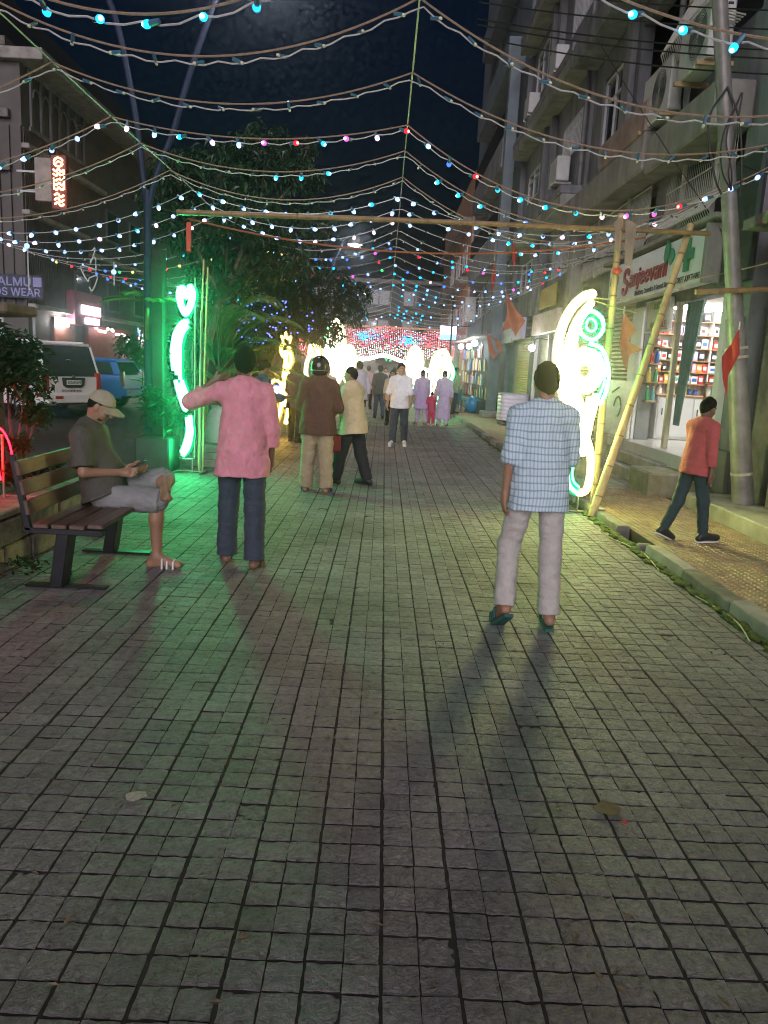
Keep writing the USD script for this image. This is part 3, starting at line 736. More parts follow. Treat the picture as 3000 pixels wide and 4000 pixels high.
obj("body", MB().box((4.2, 42.02, 0.03), (10, 62, 11.8)), pm("orange_light_plaster", (0.50, 0.32, 0.20), 0.85, var=0.2, scale=1), Dd)  # orange light on this front is put into the plaster colour
for z in (3.2, 6.2, 9.2):
    obj("ledge", MB().box((3.7, 42.1, z), (4.197, 60, z + .35), .02), PLASTER_Y, Dd)
for z in (4.0, 7.0):
    for yy in (43.5, 47.5, 51.5):
        window_x(Dd, 4.15, yy, yy + 2, z, z + 1.3, 2, proud=0.02)
# the building that closes the street, and one more behind the tree
Ee = thing("end_building", "wide dark building closing the far end of the street", "building")
obj("front", MB().box((-9, 64, 0), (16, 72, 8.6)), pm("far_plaster", (0.09, 0.10, 0.105), 0.85, var=0.2, scale=0.5), Ee)
for z in (3.4, 5.9, 8.2):
    obj("ledge", MB().box((-9, 63.4, z), (15, 63.99, z + .3)), CONC_D, Ee)
for z in (4.2, 6.5):
    for x in (-7.5, -4.6, -1.7, 1.2, 4.1):
        w = obj("window", MB().box((x, 63.9, z), (x + 1.9, 63.99, z + 1.25)), CONC_D, Ee)
        obj("pane", MB().box((x + .08, 63.88, z + .08), (x + .9, 63.895, z + 1.17)).box((x + 1.0, 63.88, z + .08), (x + 1.82, 63.895, z + 1.17)), DGLASS, w)
obj("doorway", MB().box((-2.6, 63.9, 0), (2.6, 63.985, 2.6)), pm("door_grey", (0.33, 0.32, 0.31), 0.5), Ee)

# rain pipes, small vents and conduit on the fronts
for (b, X, y, z0, z1) in ((A, 4.45, 13.45, 5.6, 14.3), (A, 4.45, 16.42, 8.98, 14.3), (Bb, 4.37, 19.25, 3.4, 19.8), (Bb, 4.37, 23.95, 6.1, 19.8), (Cc, 4.22, 35.0, 3.3, 21.5)):
    obj("rain_pipe", MB().tube([(X, y, z0), (X, y, z1)], .05, 8), pm("pipe_grey", (.20, .20, .20), .6, var=.3), b)
for (y, z) in ((20.2, 6.4), (25.3, 9.5), (21.5, 9.4)):
    t = thing("air_conditioner", {6.4: "small air conditioner box on the grey building's first ledge", 9.5: "air conditioner box high on the grey building, the farther one", 9.4: "air conditioner box high on the grey building, the nearer one"}[z], "air conditioner")
    obj("casing", MB().box((4.0, y, z), (4.33, y + .85, z + .58), .02), pm("ac_white", (0, 0, 0)), t)
    for q in (.08, .73):
        obj("bracket", MB().box((3.98, y + q, z - .06), (4.41, y + q + .04, z - .003)), GREYM, t)
for k in range(4):
    g = np.random.default_rng(300 + k)
    y0 = 11 + 2 * k
    obj("conduit", MB().tube(catenary_((4.42, y0, 3.9 + .1 * k), (4.30, y0 + 5, 4.1 + .15 * k), .12, 12), .010, 5), BLACKW, A)
# ------------------------------------------------------------------ left side: street lamps, planters, bench
BLUEP = pm("blue_post_paint", (0.006, 0.014, 0.045), 0.65, 0.0, var=0.2, scale=10)
lamp0 = thing("street_lamp", "blue double armed street lamp rising behind the black planter", "street lamp", (-3.56, 11.8, 0), group="double armed street lamps")
obj("post", MB().tube([(0, 0, -0.06), (0, 0, 0.35), (0, 0, 4.0)], [0.075, 0.07, 0.055], 12), BLUEP, lamp0, smooth=40)
obj("base_plate", MB().box((-0.16, -0.16, -0.06), (0.16, 0.16, -0.02), 0.006), BLUEP, lamp0)
for s, pts in ((1, [(0.0, 0, 3.6), (0.1, 0, 4.1), (0.38, 0, 4.83), (0.58, 0, 5.5), (0.85, 0, 6.25), (1.22, 0, 7.2), (1.6, 0, 7.42)]), (-1, [(0.0, 0, 3.65), (-0.06, 0, 4.2), (-0.18, 0, 5.1), (-0.45, 0, 6.3), (-0.85, 0, 6.95), (-1.3, 0, 7.1)])):
    obj("arm", MB().tube(smooth_line(pts, 6), 0.045, 10), BLUEP, lamp0, smooth=40)
    ex, ez = pts[-1][0], pts[-1][2]
    h = obj("lamp_head", MB().lathe([(0, 0.02), (0.10, 0.0), (0.24, -0.12), (0.30, -0.26), (0.32, -0.36), (0.30, -0.36), (0.285, -0.28)], 24, (ex + .12 * s, 0, ez)), GREYM, lamp0, smooth=40)
    obj("lens", MB().lathe([(0.278, -0.285), (0.24, -0.37), (0.13, -0.43), (0.0, -0.45)], 24, (ex + .12 * s, 0, ez)), em("lamp_lens", (0.92, 0.94, 1.0), 130) if s > 0 else pm("lens_unlit", (.4, .4, .38), .3), h, smooth=True)
copy_of(lamp0, "street_lamp", "double armed street lamp shining above the walkway beyond the leafy tree", "street lamp", (-3.22, 34.0, -0.4), group="double armed street lamps")
copy_of(lamp0, "street_lamp", "small distant street lamp glowing over the strings of cyan bulbs", "street lamp", (-3.2, 56.5, -0.35), group="double armed street lamps")

PLANTB = pm("black_planter", (0.03, 0.032, 0.03), 0.6, var=0.3, bump=0.3, bscale=60)
for i, (x0, x1, y0, y1, lab) in enumerate([(-3.5, -3.01, 10.9, 11.5, "square black planter box in front of the dark post"), (-2.42, -1.95, 11.9, 12.5, "square black planter box behind the man in the pink shirt")]):
    t = thing("planter_box", lab, "planter", group=None)
    obj("box", MB().box((x0, y0, 0.003), (x1, y1, 0.5), 0.02), PLANTB, t)
    obj("soil", MB().box((x0 + .05, y0 + .05, 0.45), (x1 - .05, y1 - .05, 0.512)), SOILM, t)
obj("dark_post", MB().box((-3.31, 11.1, 0.515), (-3.14, 11.27, 3.1), 0.015), pm("dark_wood_post", (0.018, 0.016, 0.014), 0.8, var=0.4, scale=8, bump=0.4), label="dark square wooden post standing in the black planter", cat="post")
low = thing("low_stone_ledge", "low stone ledge behind the green glowing sign, between the two planters", "wall")
for q in range(3):
    obj("course", MB().box((-3.0 + 0.01 * q, 11.75 + .03 * q, 0.003 + 0.11 * q), (-2.43, 12.3, 0.112 + 0.11 * q), 0.012), CONC, low)
pot = thing("white_pot", "big rounded white pot with a painted leaf", "pot", (-2.5, 12.55, 0.335 - 0.33))
obj("body", MB().lathe([(0, 0), (.22, 0), (.34, .2), (.38, .45), (.34, .72), (.26, .86), (.28, .90), (.24, .90), (.22, .8)], 28), WHITEP, pot, smooth=40)
obj("painted_leaf", MB().prism([(0, 0), (.12, .05), (.16, .16), (.05, .22), (-.06, .12)], .004, frame((0.03, -0.386, 0.45), (1, 0, 0), (0, 0.05, 1))), pm("painted_leaf", (0.05, 0.14, 0.04), 0.6), pot)
# hanging plant baskets on a thin frame by the post
vf = thing("plant_stand", "thin metal stand holding three small plant pots next to the dark post", "plant stand")
mfr = MB()
for x in (-3.06, -2.84):
    mfr.tube([(x, 11.55, 0.0), (x, 11.55, 2.0)], 0.014, 6)
obj("frame", mfr.tube([(-3.06, 11.55, 1.98), (-2.84, 11.55, 1.98)], .014, 6), GREYM, vf)
for z in (0.62, 1.2, 1.75):
    obj("pot", MB().lathe([(0, z), (.09, z), (.12, z + .17), (.105, z + .17), (.1, z + .1), (0, z + .1)], 14, (-2.95, 11.55, 0)), DARKP, vf, smooth=40)

# stone planter wall on the left with its shrub
STONE = [pm("wall_stone_a", (0.27, 0.24, 0.19), 0.9, var=0.4, scale=9, bump=0.9, bscale=35), pm("wall_stone_b", (0.20, 0.18, 0.15), 0.9, var=0.4, scale=9, bump=0.9, bscale=35), pm("wall_stone_c", (0.33, 0.29, 0.22), 0.9, var=0.35, scale=9, bump=0.9, bscale=35)]
pw = thing("planter_wall", "low rough stone planter wall behind the bench", "wall")
obj("core", MB().box((-3.9, 1.0, -0.05), (-2.80, 7.35, 0.40)), CONC_D, pw)
for row in range(2):
    y = 3.4 + 0.17 * row
    while y < 7.3:
        L = min(rnd.uniform(0.28, 0.5), 7.42 - y)
        if L > 0.1:
            h0, h1 = 0.004 + row * 0.205, 0.2 + row * 0.205
            obj("stone", MB().box((-2.80, y + .006, h0), (-2.745 + rnd.uniform(-.012, .018), y + L - .006, h1 - .006), 0.014), rnd.choice(STONE), pw)
        y += L
for k in range(4):
    obj("stone", MB().box((-2.84 - 0.27 * k - .26, 7.35, .004), (-2.84 - 0.27 * k, 7.41, .40), 0.014), rnd.choice(STONE), pw)
y = 3.2
while y < 7.3:
    L = min(0.75, 7.44 - y)
    obj("coping_stone", MB().box((-3.1, y, 0.412), (-2.735, y + L - .01, 0.468 + rnd.uniform(-.004, .004)), 0.012), STONE[0], pw)
    y += L
obj("soil", MB().box((-3.88, 1.1, 0.38), (-3.11, 7.3, 0.425)), SOILM, pw)

# the bench
WOODB = pm("bench_wood", (0.105, 0.058, 0.045), 0.4, var=0.35, scale=7, bump=0.3, bscale=60, stretch=(6, 1, 6))
BEN = pm("bench_frame", (0.02, 0.02, 0.024), 0.4, 0.3, var=0.3)
bn = thing("park_bench", "wooden slatted bench on black metal legs in front of the stone planter", "bench", (0.05, 0.04, 0))
Y0, Y1 = 5.12, 6.62
for q, x in enumerate((-2.36, -2.235, -2.11, -1.985)):
    obj("seat_slat", MB().box((x - 0.053, Y0, 0.445 + (0.012 if q == 3 else 0)), (x + 0.053, Y1, 0.478 + (0.012 if q == 3 else 0)), 0.006), WOODB, bn)
for q in range(3):
    c = np.array([-2.45 - 0.026 * q, 0, 0.585 + 0.135 * q])
    M = frame(c, (0.982, 0, 0.19), (0, 1, 0))
    obj("back_slat", MB().box((-0.016, Y0, -0.052), (0.016, Y1, 0.052), 0.006, M=M), WOODB, bn)
for yy in (5.24, 6.28):
    obj("leg", MB().box((-0.045, yy - .075, 0.0), (0.045, yy + .075, 0.46), 0.006, M=frame((-2.29, 0, 0.012), (1, 0, 0), (0, 1, 0), (0.16, 0, 1))), BEN, bn)
    obj("foot_plate", MB().box((-2.52, yy - .04, 0.004), (-1.95, yy + .04, 0.018), 0.003), BEN, bn)
for yy in (5.17, 6.57):
    obj("seat_bar", MB().box((-2.50, yy - .02, 0.40), (-1.94, yy + .02, 0.443), 0.004), BEN, bn)
    obj("back_bar", MB().box((-0.022, yy - .02, 0.0), (0.022, yy + .02, 0.53), 0.004, M=frame((-2.46, 0, 0.42), (1, 0, 0), (0, 1, 0), (-0.17, 0, 0.985))), BEN, bn)

# ------------------------------------------------------------------ foliage
def leaves(n, centre_fn, size, droop=0.5, seed=1, shape=0.36, fold=0.25):
    """n leaves as small folded blades; centre_fn(rng, n) gives their stems."""
    g = np.random.default_rng(seed)
    c = centre_fn(g, n)
    az = g.uniform(0, 2 * PI, n)
    el = -droop + g.normal(0, 0.45, n)
    d = np.stack([np.cos(az) * np.cos(el), np.sin(az) * np.cos(el), np.sin(el)], 1)
    s = np.cross(d, np.array([0, 0, 1.0]) + g.normal(0, .35, (n, 3))); s /= np.linalg.norm(s, axis=1, keepdims=True)
    u = np.cross(s, d)
    L = size * g.uniform(0.6, 1.25, n)[:, None]
    w = L * shape
    p = [c, c + d * L * .35 + s * w * .5 + u * w * fold, c + d * L * .35 - s * w * .5 + u * w * fold, c + d * L * .45, c + d * L - u * L * .12]
    v = np.stack(p, 1).reshape(-1, 3)
    k = np.arange(n)[:, None] * 5
    f = np.concatenate([k + [0, 3, 1], k + [1, 3, 4], k + [0, 2, 3], k + [2, 4, 3]], 1).reshape(-1, 3)
    return v, f

def clumps(cs, rs, flat=0.75, shell=0.55):
    cs, rs = np.array(cs, float), np.array(rs, float)
    w = rs ** 2 / (rs ** 2).sum()
    def fn(g, n):
        i = g.choice(len(cs), n, p=w)
        d = g.normal(0, 1, (n, 3)); d /= np.linalg.norm(d, axis=1, keepdims=True)
        r = rs[i][:, None] * (shell + (1 - shell) * g.random((n, 1)) ** 0.6) * g.uniform(.75, 1.1, (n, 1))
        return cs[i] + d * r * [1, 1, flat]
    return fn

LEAF = leafmat("tree_leaf", (0.022, 0.055, 0.020), (0.046, 0.100, 0.032))
LEAF2 = leafmat("shrub_leaf", (0.022, 0.045, 0.014), (0.050, 0.085, 0.022))
PALM = leafmat("palm_leaf", (0.09, 0.21, 0.05), (0.16, 0.32, 0.09))
BARK = pm("bark", (0.11, 0.085, 0.06), 0.9, var=0.4, scale=14, bump=0.9, bscale=40)

def tree(label, base, trunk, limbs, cs, rs, n, size, seed, name="tree", mat=None):
    t = thing(name, label, "tree")
    obj("trunk", MB().tube(smooth_line(trunk, 5), np.linspace(limbs[0], limbs[0] * .55, (len(trunk) - 1) * 5 + 1), 9), BARK, t, smooth=40)
    top = np.array(trunk[-1], float)
    g = np.random.default_rng(seed)
    for c in cs:
        mid = (top + np.array(c)) / 2 + g.normal(0, .15, 3)
        obj("limb", MB().tube(smooth_line([top - [0, 0, .2], mid, np.array(c)], 4), np.linspace(limbs[0] * .45, .012, 9), 6), BARK, t, smooth=40)
    tw = MB()
    for c, r in zip(cs, rs):
        for q in range(9):
            d = g.normal(0, 1, 3); d /= np.linalg.norm(d)
            e = np.array(c) + d * r * .95 * [1, 1, .75]
            tw.tube([np.array(c), (np.array(c) + e) / 2 + g.normal(0, .06, 3), e], [.014, .009, .004], 4, cap=False)
    obj("twigs", tw, BARK, t, kind="stuff")
    obj("crown", leaves(n, clumps(cs, rs), size, 0.55, seed), mat or LEAF, t, kind="stuff")
    return t

T1c = [(-3.2, 15.0, 5.0), (-2.4, 15.2, 5.45), (-1.75, 15.3, 5.1), (-2.6, 14.8, 4.3), (-3.7, 15.2, 4.1), (-1.6, 15.6, 4.35), (-3.9, 14.9, 5.0), (-4.3, 15.5, 4.5), (-2.2, 15.5, 3.6), (-3.3, 15.6, 3.2), (-1.65, 15.8, 5.75)]
T1r = [.75, .7, .5, .75, .8, .5, .55, .6, .7, .7, .22]
tree("leafy street tree with drooping dark green leaves above the green sign", None, [(-3.7, 15.6, -.05), (-3.6, 15.5, 1.5), (-3.2, 15.4, 3.0)], [.13], T1c, T1r, 5600, .19, 21)
T2c = [(-2.3, 19.5, 3.9), (-1.5, 19.8, 3.5), (-1.0, 20.3, 3.0), (-2.2, 20.4, 2.9), (-3.0, 19.6, 3.3), (-1.7, 20.8, 2.5), (-0.75, 20.2, 3.45), (-2.9, 20.8, 2.4), (-2.4, 20.2, 4.6)]
T2r = [.8, .7, .5, .8, .8, .6, .4, .7, .6]
tree("second leafy street tree whose branches reach over the walkway", None, [(-3.2, 20.8, -.05), (-3.0, 20.6, 1.3), (-2.4, 20.2, 2.6)], [.12], T2c, T2r, 5600, .19, 22)
T3c = [(-3.6, 27, 3.0), (-2.9, 27.5, 3.6), (-3.9, 28, 4.0), (-2.6, 28.4, 2.9)]
tree("farther street tree half hidden behind the second one", None, [(-3.6, 28, -.05), (-3.5, 27.9, 1.4), (-3.4, 27.6, 2.6)], [.1], T3c, [.9, .8, .8, .7], 3000, .22, 23)
T4c = [(-8.6, 22.9, 3.4), (-7.9, 22.6, 2.9), (-9.1, 23.6, 2.6), (-7.2, 23.4, 2.5)]

def palm(loc, label, fr, seed, stems=4, h=1.3):
    t = thing("palm", label, "palm", loc)
    g = np.random.default_rng(seed)
    for s in range(stems):
        a = g.uniform(0, 6.28)
        obj("stem", MB().tube([(0.12 * math.cos(a), .12 * math.sin(a), -.02), (.22 * math.cos(a), .22 * math.sin(a), h * .6), (.3 * math.cos(a), .3 * math.sin(a), h)], [.03, .028, .022], 8), pm("palm_stem", (0.10, 0.15, 0.04), .5, var=.3), t, smooth=40)
    for (az, el, L, z) in fr:
        az = math.radians(az)
        d = np.array([math.cos(az), math.sin(az), 0])
        n = int(11 * L) + 9
        tt = np.linspace(0, 1, n)
        el = math.radians(el)
        r = L * (tt * math.cos(el) + 0.28 * tt ** 2 * math.sin(el))
        zz = z + L * (tt * math.sin(el) - 0.45 * tt ** 2.2 * (0.35 + math.sin(el)))
        spine = np.array([0.1 * d]) + d * r[:, None] + np.array([0, 0, 1.0]) * zz[:, None]
        mb = MB().tube(spine, np.linspace(.016, .004, n), 5, cap=False)
        side = np.cross(d, [0, 0, 1])
        sp = np.gradient(spine, axis=0); sp /= np.linalg.norm(sp, axis=1, keepdims=True)
        for i in range(3, n):
            for q in (0, .5):
                p = spine[i] + (spine[min(i + 1, n - 1)] - spine[i]) * q
                ll = L * .34 * math.sin(PI * (0.12 + .80 * (i + q) / n)) ** .7 * g.uniform(.85, 1.1)
                for sg in (-1, 1):
                    o = side * sg * .85 + sp[i] * .62 + np.array([0, 0, .25])
                    o /= np.linalg.norm(o)
                    e = p + o * ll + np.array([0, 0, -.32 * ll])
                    m_ = p + o * ll * .5
                    wv = np.cross(o, [0, 0, 1]); wv = wv / (np.linalg.norm(wv) + 1e-9) * .015
                    mb.add([p, m_ + wv, e, m_ - wv], [(0, 1, 3), (3, 1, 2)])
        obj("frond", mb, PALM, t)
    return t
palm((-2.72, 12.9, 0.15), "feathery palm with long fronds just behind the green sign", [(5, 66, 1.7, 1.5), (-20, 52, 1.3, 1.4), (75, 70, 1.9, 1.5), (150, 60, 1.8, 1.4), (188, 66, 1.5, 1.5), (-60, 45, 1.2, 1.3), (30, 45, 1.5, 1.3), (-8, 34, 1.3, 1.1), (110, 76, 2.0, 1.4), (230, 56, 1.4, 1.4), (-80, 74, 1.6, 1.6), (15, 80, 1.8, 1.7), (-35, 70, 1.5, 1.6), (0, 15, 1.1, .9)], 3, 5)
palm((-3.0, 15.0, 0), "low palm between the green figure and the yellow one", [(0, 50, 1.3, .9), (-40, 45, 1.2, .9), (40, 60, 1.2, 1.0), (170, 55, 1.2, 1.0), (-75, 55, 1.2, .9), (100, 65, 1.2, 1.0)], 4, 4, 1.0)
palm((-3.45, 11.35, 1.9), "small hanging palm like plant fixed high on the dark post", [(-60, 10, .5, .5), (-100, 25, .55, .5), (-140, 5, .5, .5), (180, 20, .45, .5), (-20, 15, .5, .5), (60, 20, .45, .5)], 5, 1, .4)
for (x, z, s, lab) in [(-2.95, .78, .15, "tuft of small leaves in the lowest pot of the plant stand"), (-2.95, 1.36, .16, "tuft of small leaves in the middle pot of the plant stand"), (-2.95, 1.92, .14, "tuft of small leaves in the top pot of the plant stand")]:
    obj("pot_plant", leaves(170, clumps([(x, 11.55, z)], [s], 1.1, .2), .13, .1, int(z * 100), .22), LEAF2, label=lab, cat="plant")
obj("planter_plant", leaves(420, clumps([(-3.2, 11.2, .8), (-3.3, 11.1, 1.05)], [.3, .22], 1.2, .2), .2, -.2, 77, .2), LEAF2, label="dark spiky plant growing in the black planter", cat="plant")

def shrub(label, base, cs, rs, n, size, seed, stem=True):
    t = thing("shrub", label, "shrub")
    mb = MB()
    g = np.random.default_rng(seed)
    for c in cs:
        mb.tube(smooth_line([base, (np.array(base) * .5 + np.array(c) * .5) + g.normal(0, .06, 3), c], 4), np.linspace(.022, .007, 9), 6, cap=False)
    obj("stems", mb, BARK, t, smooth=40)
    obj("foliage", leaves(n, clumps(cs, rs, .8, .3), size, .1, seed, .5), LEAF2, t, kind="stuff")
shrub("dark round topped shrub growing in the stone planter beside the bench", (-3.05, 6.45, .42), [(-3.15, 6.5, 1.5), (-2.93, 6.4, 1.38), (-3.05, 6.6, 1.62), (-3.35, 6.2, 1.35), (-2.90, 6.5, 1.12), (-3.4, 6.6, 1.7)], [.28, .22, .22, .3, .16, .3], 3000, .085, 31)
shrub("low red lit shrub at the foot of the dark one", (-3.3, 5.6, .42), [(-3.05, 6.3, .66), (-2.92, 6.6, .62), (-3.2, 6.0, .72), (-3.0, 6.9, .62), (-3.05, 6.45, .85), (-3.25, 6.2, .9)], [.16, .13, .2, .15, .12, .18], 2000, .075, 32)
shrub("dark bushy shrub across the road in front of the red lit shop", (-8.3, 27.4, 0), [(-8.4, 27.4, 1.5), (-7.7, 27.6, 1.3), (-8.9, 27.3, 1.9), (-8.0, 27.8, 2.1)], [.7, .6, .6, .6], 2200, .2, 33)
weeds = leaves(240, clumps([(-2.62, 5.6, .05), (-2.55, 6.9, .04), (-2.66, 4.6, .05), (-2.3, 5.5, .02)], [.18, .15, .2, .1], .4, .1), .09, -.5, 41, .3)
obj("weeds", weeds, LEAF2, label="small weeds and fallen leaves along the foot of the stone planter", cat="weeds", kind="stuff")

# ------------------------------------------------------------------ vehicles (body in its own frame: length along +x to the front, base at z = 0)
TYRE = pm("tyre", (0.02, 0.02, 0.02), 0.8, var=0.2)
RIM = pm("alloy_rim", (0.55, 0.55, 0.56), 0.3, 0.8, var=0.1)
CHROME = pm("dark_chrome", (0.25, 0.25, 0.26), 0.2, 0.9, var=0.1)
TAIL = pm("tail_red", (0.35, 0.01, 0.01), 0.2, var=0.1)
AMBER = pm("reflector_amber", (0.5, 0.30, 0.05), 0.2, var=0.1)

def wheel(parent, x, y, r, w, side, spokes=5):
    A_ = frame((x, y, r), (1, 0, 0), (0, 0, 1))          # lathe axis -> -y
    t = obj("wheel", MB().lathe([(r * .62, -w / 2), (r * .93, -w / 2), (r, -w * .32), (r, w * .32), (r * .93, w / 2), (r * .62, w / 2)], 28, M=A_), TYRE, parent, smooth=35)
    yo = y + side * (w / 2 - .03)
    m = MB().lathe([(r * .63, -.05), (r * .63, .03), (r * .55, .0), (r * .53, -.06)], 28, M=frame((x, yo, r), (1, 0, 0), (0, 0, 1)))
    for k in range(spokes):
        a = 2 * PI * k / spokes
        c, s_ = math.cos(a), math.sin(a)
        M = frame((x, yo, r), (c, 0, s_), (-s_, 0, c), (0, 1, 0))
        m.box((r * .1, -r * .085, -.02), (r * .56, r * .085, .012), M=M)
    m.lathe([(0, .03), (r * .14, .03), (r * .17, -.03)], 16, M=frame((x, yo, r), (1, 0, 0), (0, 0, 1)))
    obj("rim", m, RIM, t)
    obj("brake_disc", MB().lathe([(0, 0), (r * .5, 0), (r * .5, .02)], 20, M=frame((x, yo - side * .07, r), (1, 0, 0), (0, 0, 1))), DARKP, t)

def loft(secs):
    """Skin through sections of equal length (each n x 3, closed)."""
    secs = [np.asarray(s, float) for s in secs]
    n = len(secs[0])
    v = np.vstack(secs); f = []
    for i in range(len(secs) - 1):
        for j in range(n):
            f.append((i * n + j, i * n + (j + 1) % n, (i + 1) * n + (j + 1) % n, (i + 1) * n + j))
    mb = MB().add(v, f)
    m = len(secs) - 1
    mb.f.append(np.array([[0, j + 1, j] for j in range(1, n - 1)] + [[m * n, m * n + j, m * n + j + 1] for j in range(1, n - 1)]))
    return mb

def suv(name, label, loc, rot, paint, L=4.4, W=1.78, H=1.85, rw=.36, plate=True, boxy=True):
    t = thing(name, label, "car", loc, rot)
    hw = W / 2
    z0, zb = .34, 1.08                  # sill and belt line
    def sec(x, top, w0, w1, bot):
        return [(x, -w0, bot), (x, -w0 - .02, bot + (top - bot) * .45), (x, -w1, top - .05), (x, -w1 + .06, top), (x, w1 - .06, top), (x, w1, top - .05), (x, w0 + .02, bot + (top - bot) * .45), (x, w0, bot)]
    body = loft([sec(0.0, zb - .02, hw - .10, hw - .12, .42), sec(.06, zb, hw - .04, hw - .06, .36), sec(.7, zb, hw - .01, hw - .04, z0), sec(3.05, zb, hw - .01, hw - .04, z0), sec(3.3, zb - .02, hw - .01, hw - .05, z0), sec(L - .2, zb - .14, hw - .04, hw - .1, .36), sec(L, .82, hw - .12, hw - .2, .40)])
    obj("body", body, paint, t, smooth=30)
    # cabin: posts and roof in paint, glass between them
    def cab(x, z, w):
        return np.array([(x, -w, z), (x, w, z)])
    xr0, xr1, xf0, xf1 = .07, .30, 3.25, 2.55
    wb, wt = hw - .05, hw - .17
    roof = MB().box((xr1 - .06, -wt - .01, H - .09), (xf1 + .05, wt + .01, H - .02), .03).box((xr1 + .1, -wt + .06, H - .02), (xf1 - .2, -wt + .10, H + .03)).box((xr1 + .1, wt - .10, H - .02), (xf1 - .2, wt - .06, H + .03))
    obj("roof", roof, paint, t)
    def post(xa, xb, wid, s, nm="pillar"):
        a = np.array([xa, s * wb, zb - .01]); b = np.array([xb, s * wt, H - .08])
        sl = (b - a) / np.linalg.norm(b - a)
        M = frame(a, (1, 0, 0), (0, s, 0), sl)
        obj(nm, MB().box((-wid / 2, -.05, 0), (wid / 2, .0, np.linalg.norm(b - a)), .008, M=frame(a, (1, 0, 0), (0, 1, 0), sl)), paint, t)
    for s in (-1, 1):
        post(.18, .36, .22, s); post(1.28, 1.3, .10, s); post(2.1, 2.05, .08, s); post(3.18, 2.5, .09, s)
        g = MB().add([(.12, s * (wb - .03), zb), (3.2, s * (wb - .03), zb), (2.5, s * (wt - .02), H - .08), (.32, s * (wt - .02), H - .08)], [(0, 1, 2, 3)])
        obj("side_glass", g, DGLASS, t)
    obj("rear_glass", MB().add([(xr0, -wb + .02, zb), (xr0, wb - .02, zb), (xr1 - .04, wt - .02, H - .1), (xr1 - .04, -wt + .02, H - .1)], [(0, 1, 2, 3)]), DGLASS, t)
    obj("windscreen", MB().add([(xf0, -wb + .02, zb - .02), (xf0, wb - .02, zb - .02), (xf1 + .03, wt, H - .08), (xf1 + .03, -wt, H - .08)], [(0, 1, 2, 3)]), DGLASS, t)
    obj("rear_bumper", MB().box((-.12, -hw + .04, .40), (.10, hw - .04, .66), .04), paint, t)
    obj("bumper_step", MB().box((-.16, -.55, .36), (-.02, .55, .43), .015), BLACKM, t)
    for s in (-1, 1):
        obj("tail_lamp", MB().box((-.02, s * (hw - .04), .72), (.10, s * (hw - .18), 1.18), .015), TAIL if boxy else CHROME, t)
        obj("bumper_reflector", MB().box((-.128, s * .62, .53), (-.118, s * .40, .60)), TAIL, t)
        for x in (.82, L - .85):
            wheel(t, x, s * (hw - .12), rw, .24, s)
            an = np.linspace(0, PI, 14)
            obj("wheel_arch", MB().tube([(x + (rw + .06) * math.cos(a), s * (hw + .0), rw - .02 + (rw + .06) * math.sin(a)) for a in an], .035, 5), paint if not boxy else DARKP, t)
        obj("mirror", MB().box((2.75, s * (hw - .05), 1.05), (2.9, s * (hw + .16), 1.22), .03), paint, t)
        obj("door_handle", MB().box((1.45, s * (hw - .02), .88), (1.65, s * (hw + .025), .92), .008), CHROME, t)
        obj("side_step", MB().box((1.2, s * (hw - .12), .30), (3.1, s * (hw + .02), .335), .01), BLACKM, t)
        obj("door_seam", MB().box((1.29, s * (hw + .012), .42), (1.30, s * (hw + .017), 1.04)).box((2.12, s * (hw + .012), .42), (2.13, s * (hw + .017), 1.04)), BLACKM, t)
    if plate:
        dark = obj("plate_recess", MB().prism([(-.34, .25), (.34, .25), (.31, .06), (.22, 0), (-.22, 0), (-.31, .06)], .02, frame((-.004, 0, .80), (0, -1, 0), (0, 0, 1))), BLACKM, t)
        pl = obj("number_plate", MB().box((-.034, -.22, .87), (-.026, .22, .99), .003), WHITEP, dark)
        obj("plate_text", text("SK04P5499", .07, frame((-.035, .20, .895), (0, -1, 0), (0, 0, 1)), .002, True, .40), BLACKM, dark)
        obj("model_letters", text("SCORPIO", .05, frame((-.0225, .38, .70), (0, -1, 0), (0, 0, 1)), .006, True, .60), CHROME, t)
        obj("badge", MB().lathe([(0, .01), (.05, .01), (.055, 0)], 16, M=frame((-.01, 0, 1.075), (0, -1, 0), (0, 0, 1))), CHROME, t)
        obj("window_sticker", MB().tube([(.175 + .0, .10 * math.cos(a), 1.42 + .08 * math.sin(a)) for a in np.linspace(0, 2 * PI, 16)], .006, 4).box((.15, -.24, 1.335), (.158, .24, 1.35)), WHITEP, t)
        obj("spare_wheel", MB().lathe([(0, -.06), (.30, -.08), (.34, 0), (.30, .08), (0, .06)], 24, M=frame((-.02, 0, .36), (1, 0, .25), (0, 1, 0))), TYRE, t, smooth=35)
    return t
WHITECAR = pm("car_white", (0.74, 0.72, 0.70), 0.25, var=0.03, coat=0.6)
BLUECAR = pm("car_blue", (0.05, 0.16, 0.48), 0.25, 0.2, var=0.05, coat=0.6)
suv("parked_suv", "white boxy car with dark rear window parked nose in across the road", (-7.85, 19.7, -.05), 150, WHITECAR, H=1.92)
suv("parked_suv", "blue small car parked just behind the white one", (-7.9, 24.6, -.05), 174, BLUECAR, L=3.9, W=1.65, H=1.52, rw=.31, plate=False, boxy=False)

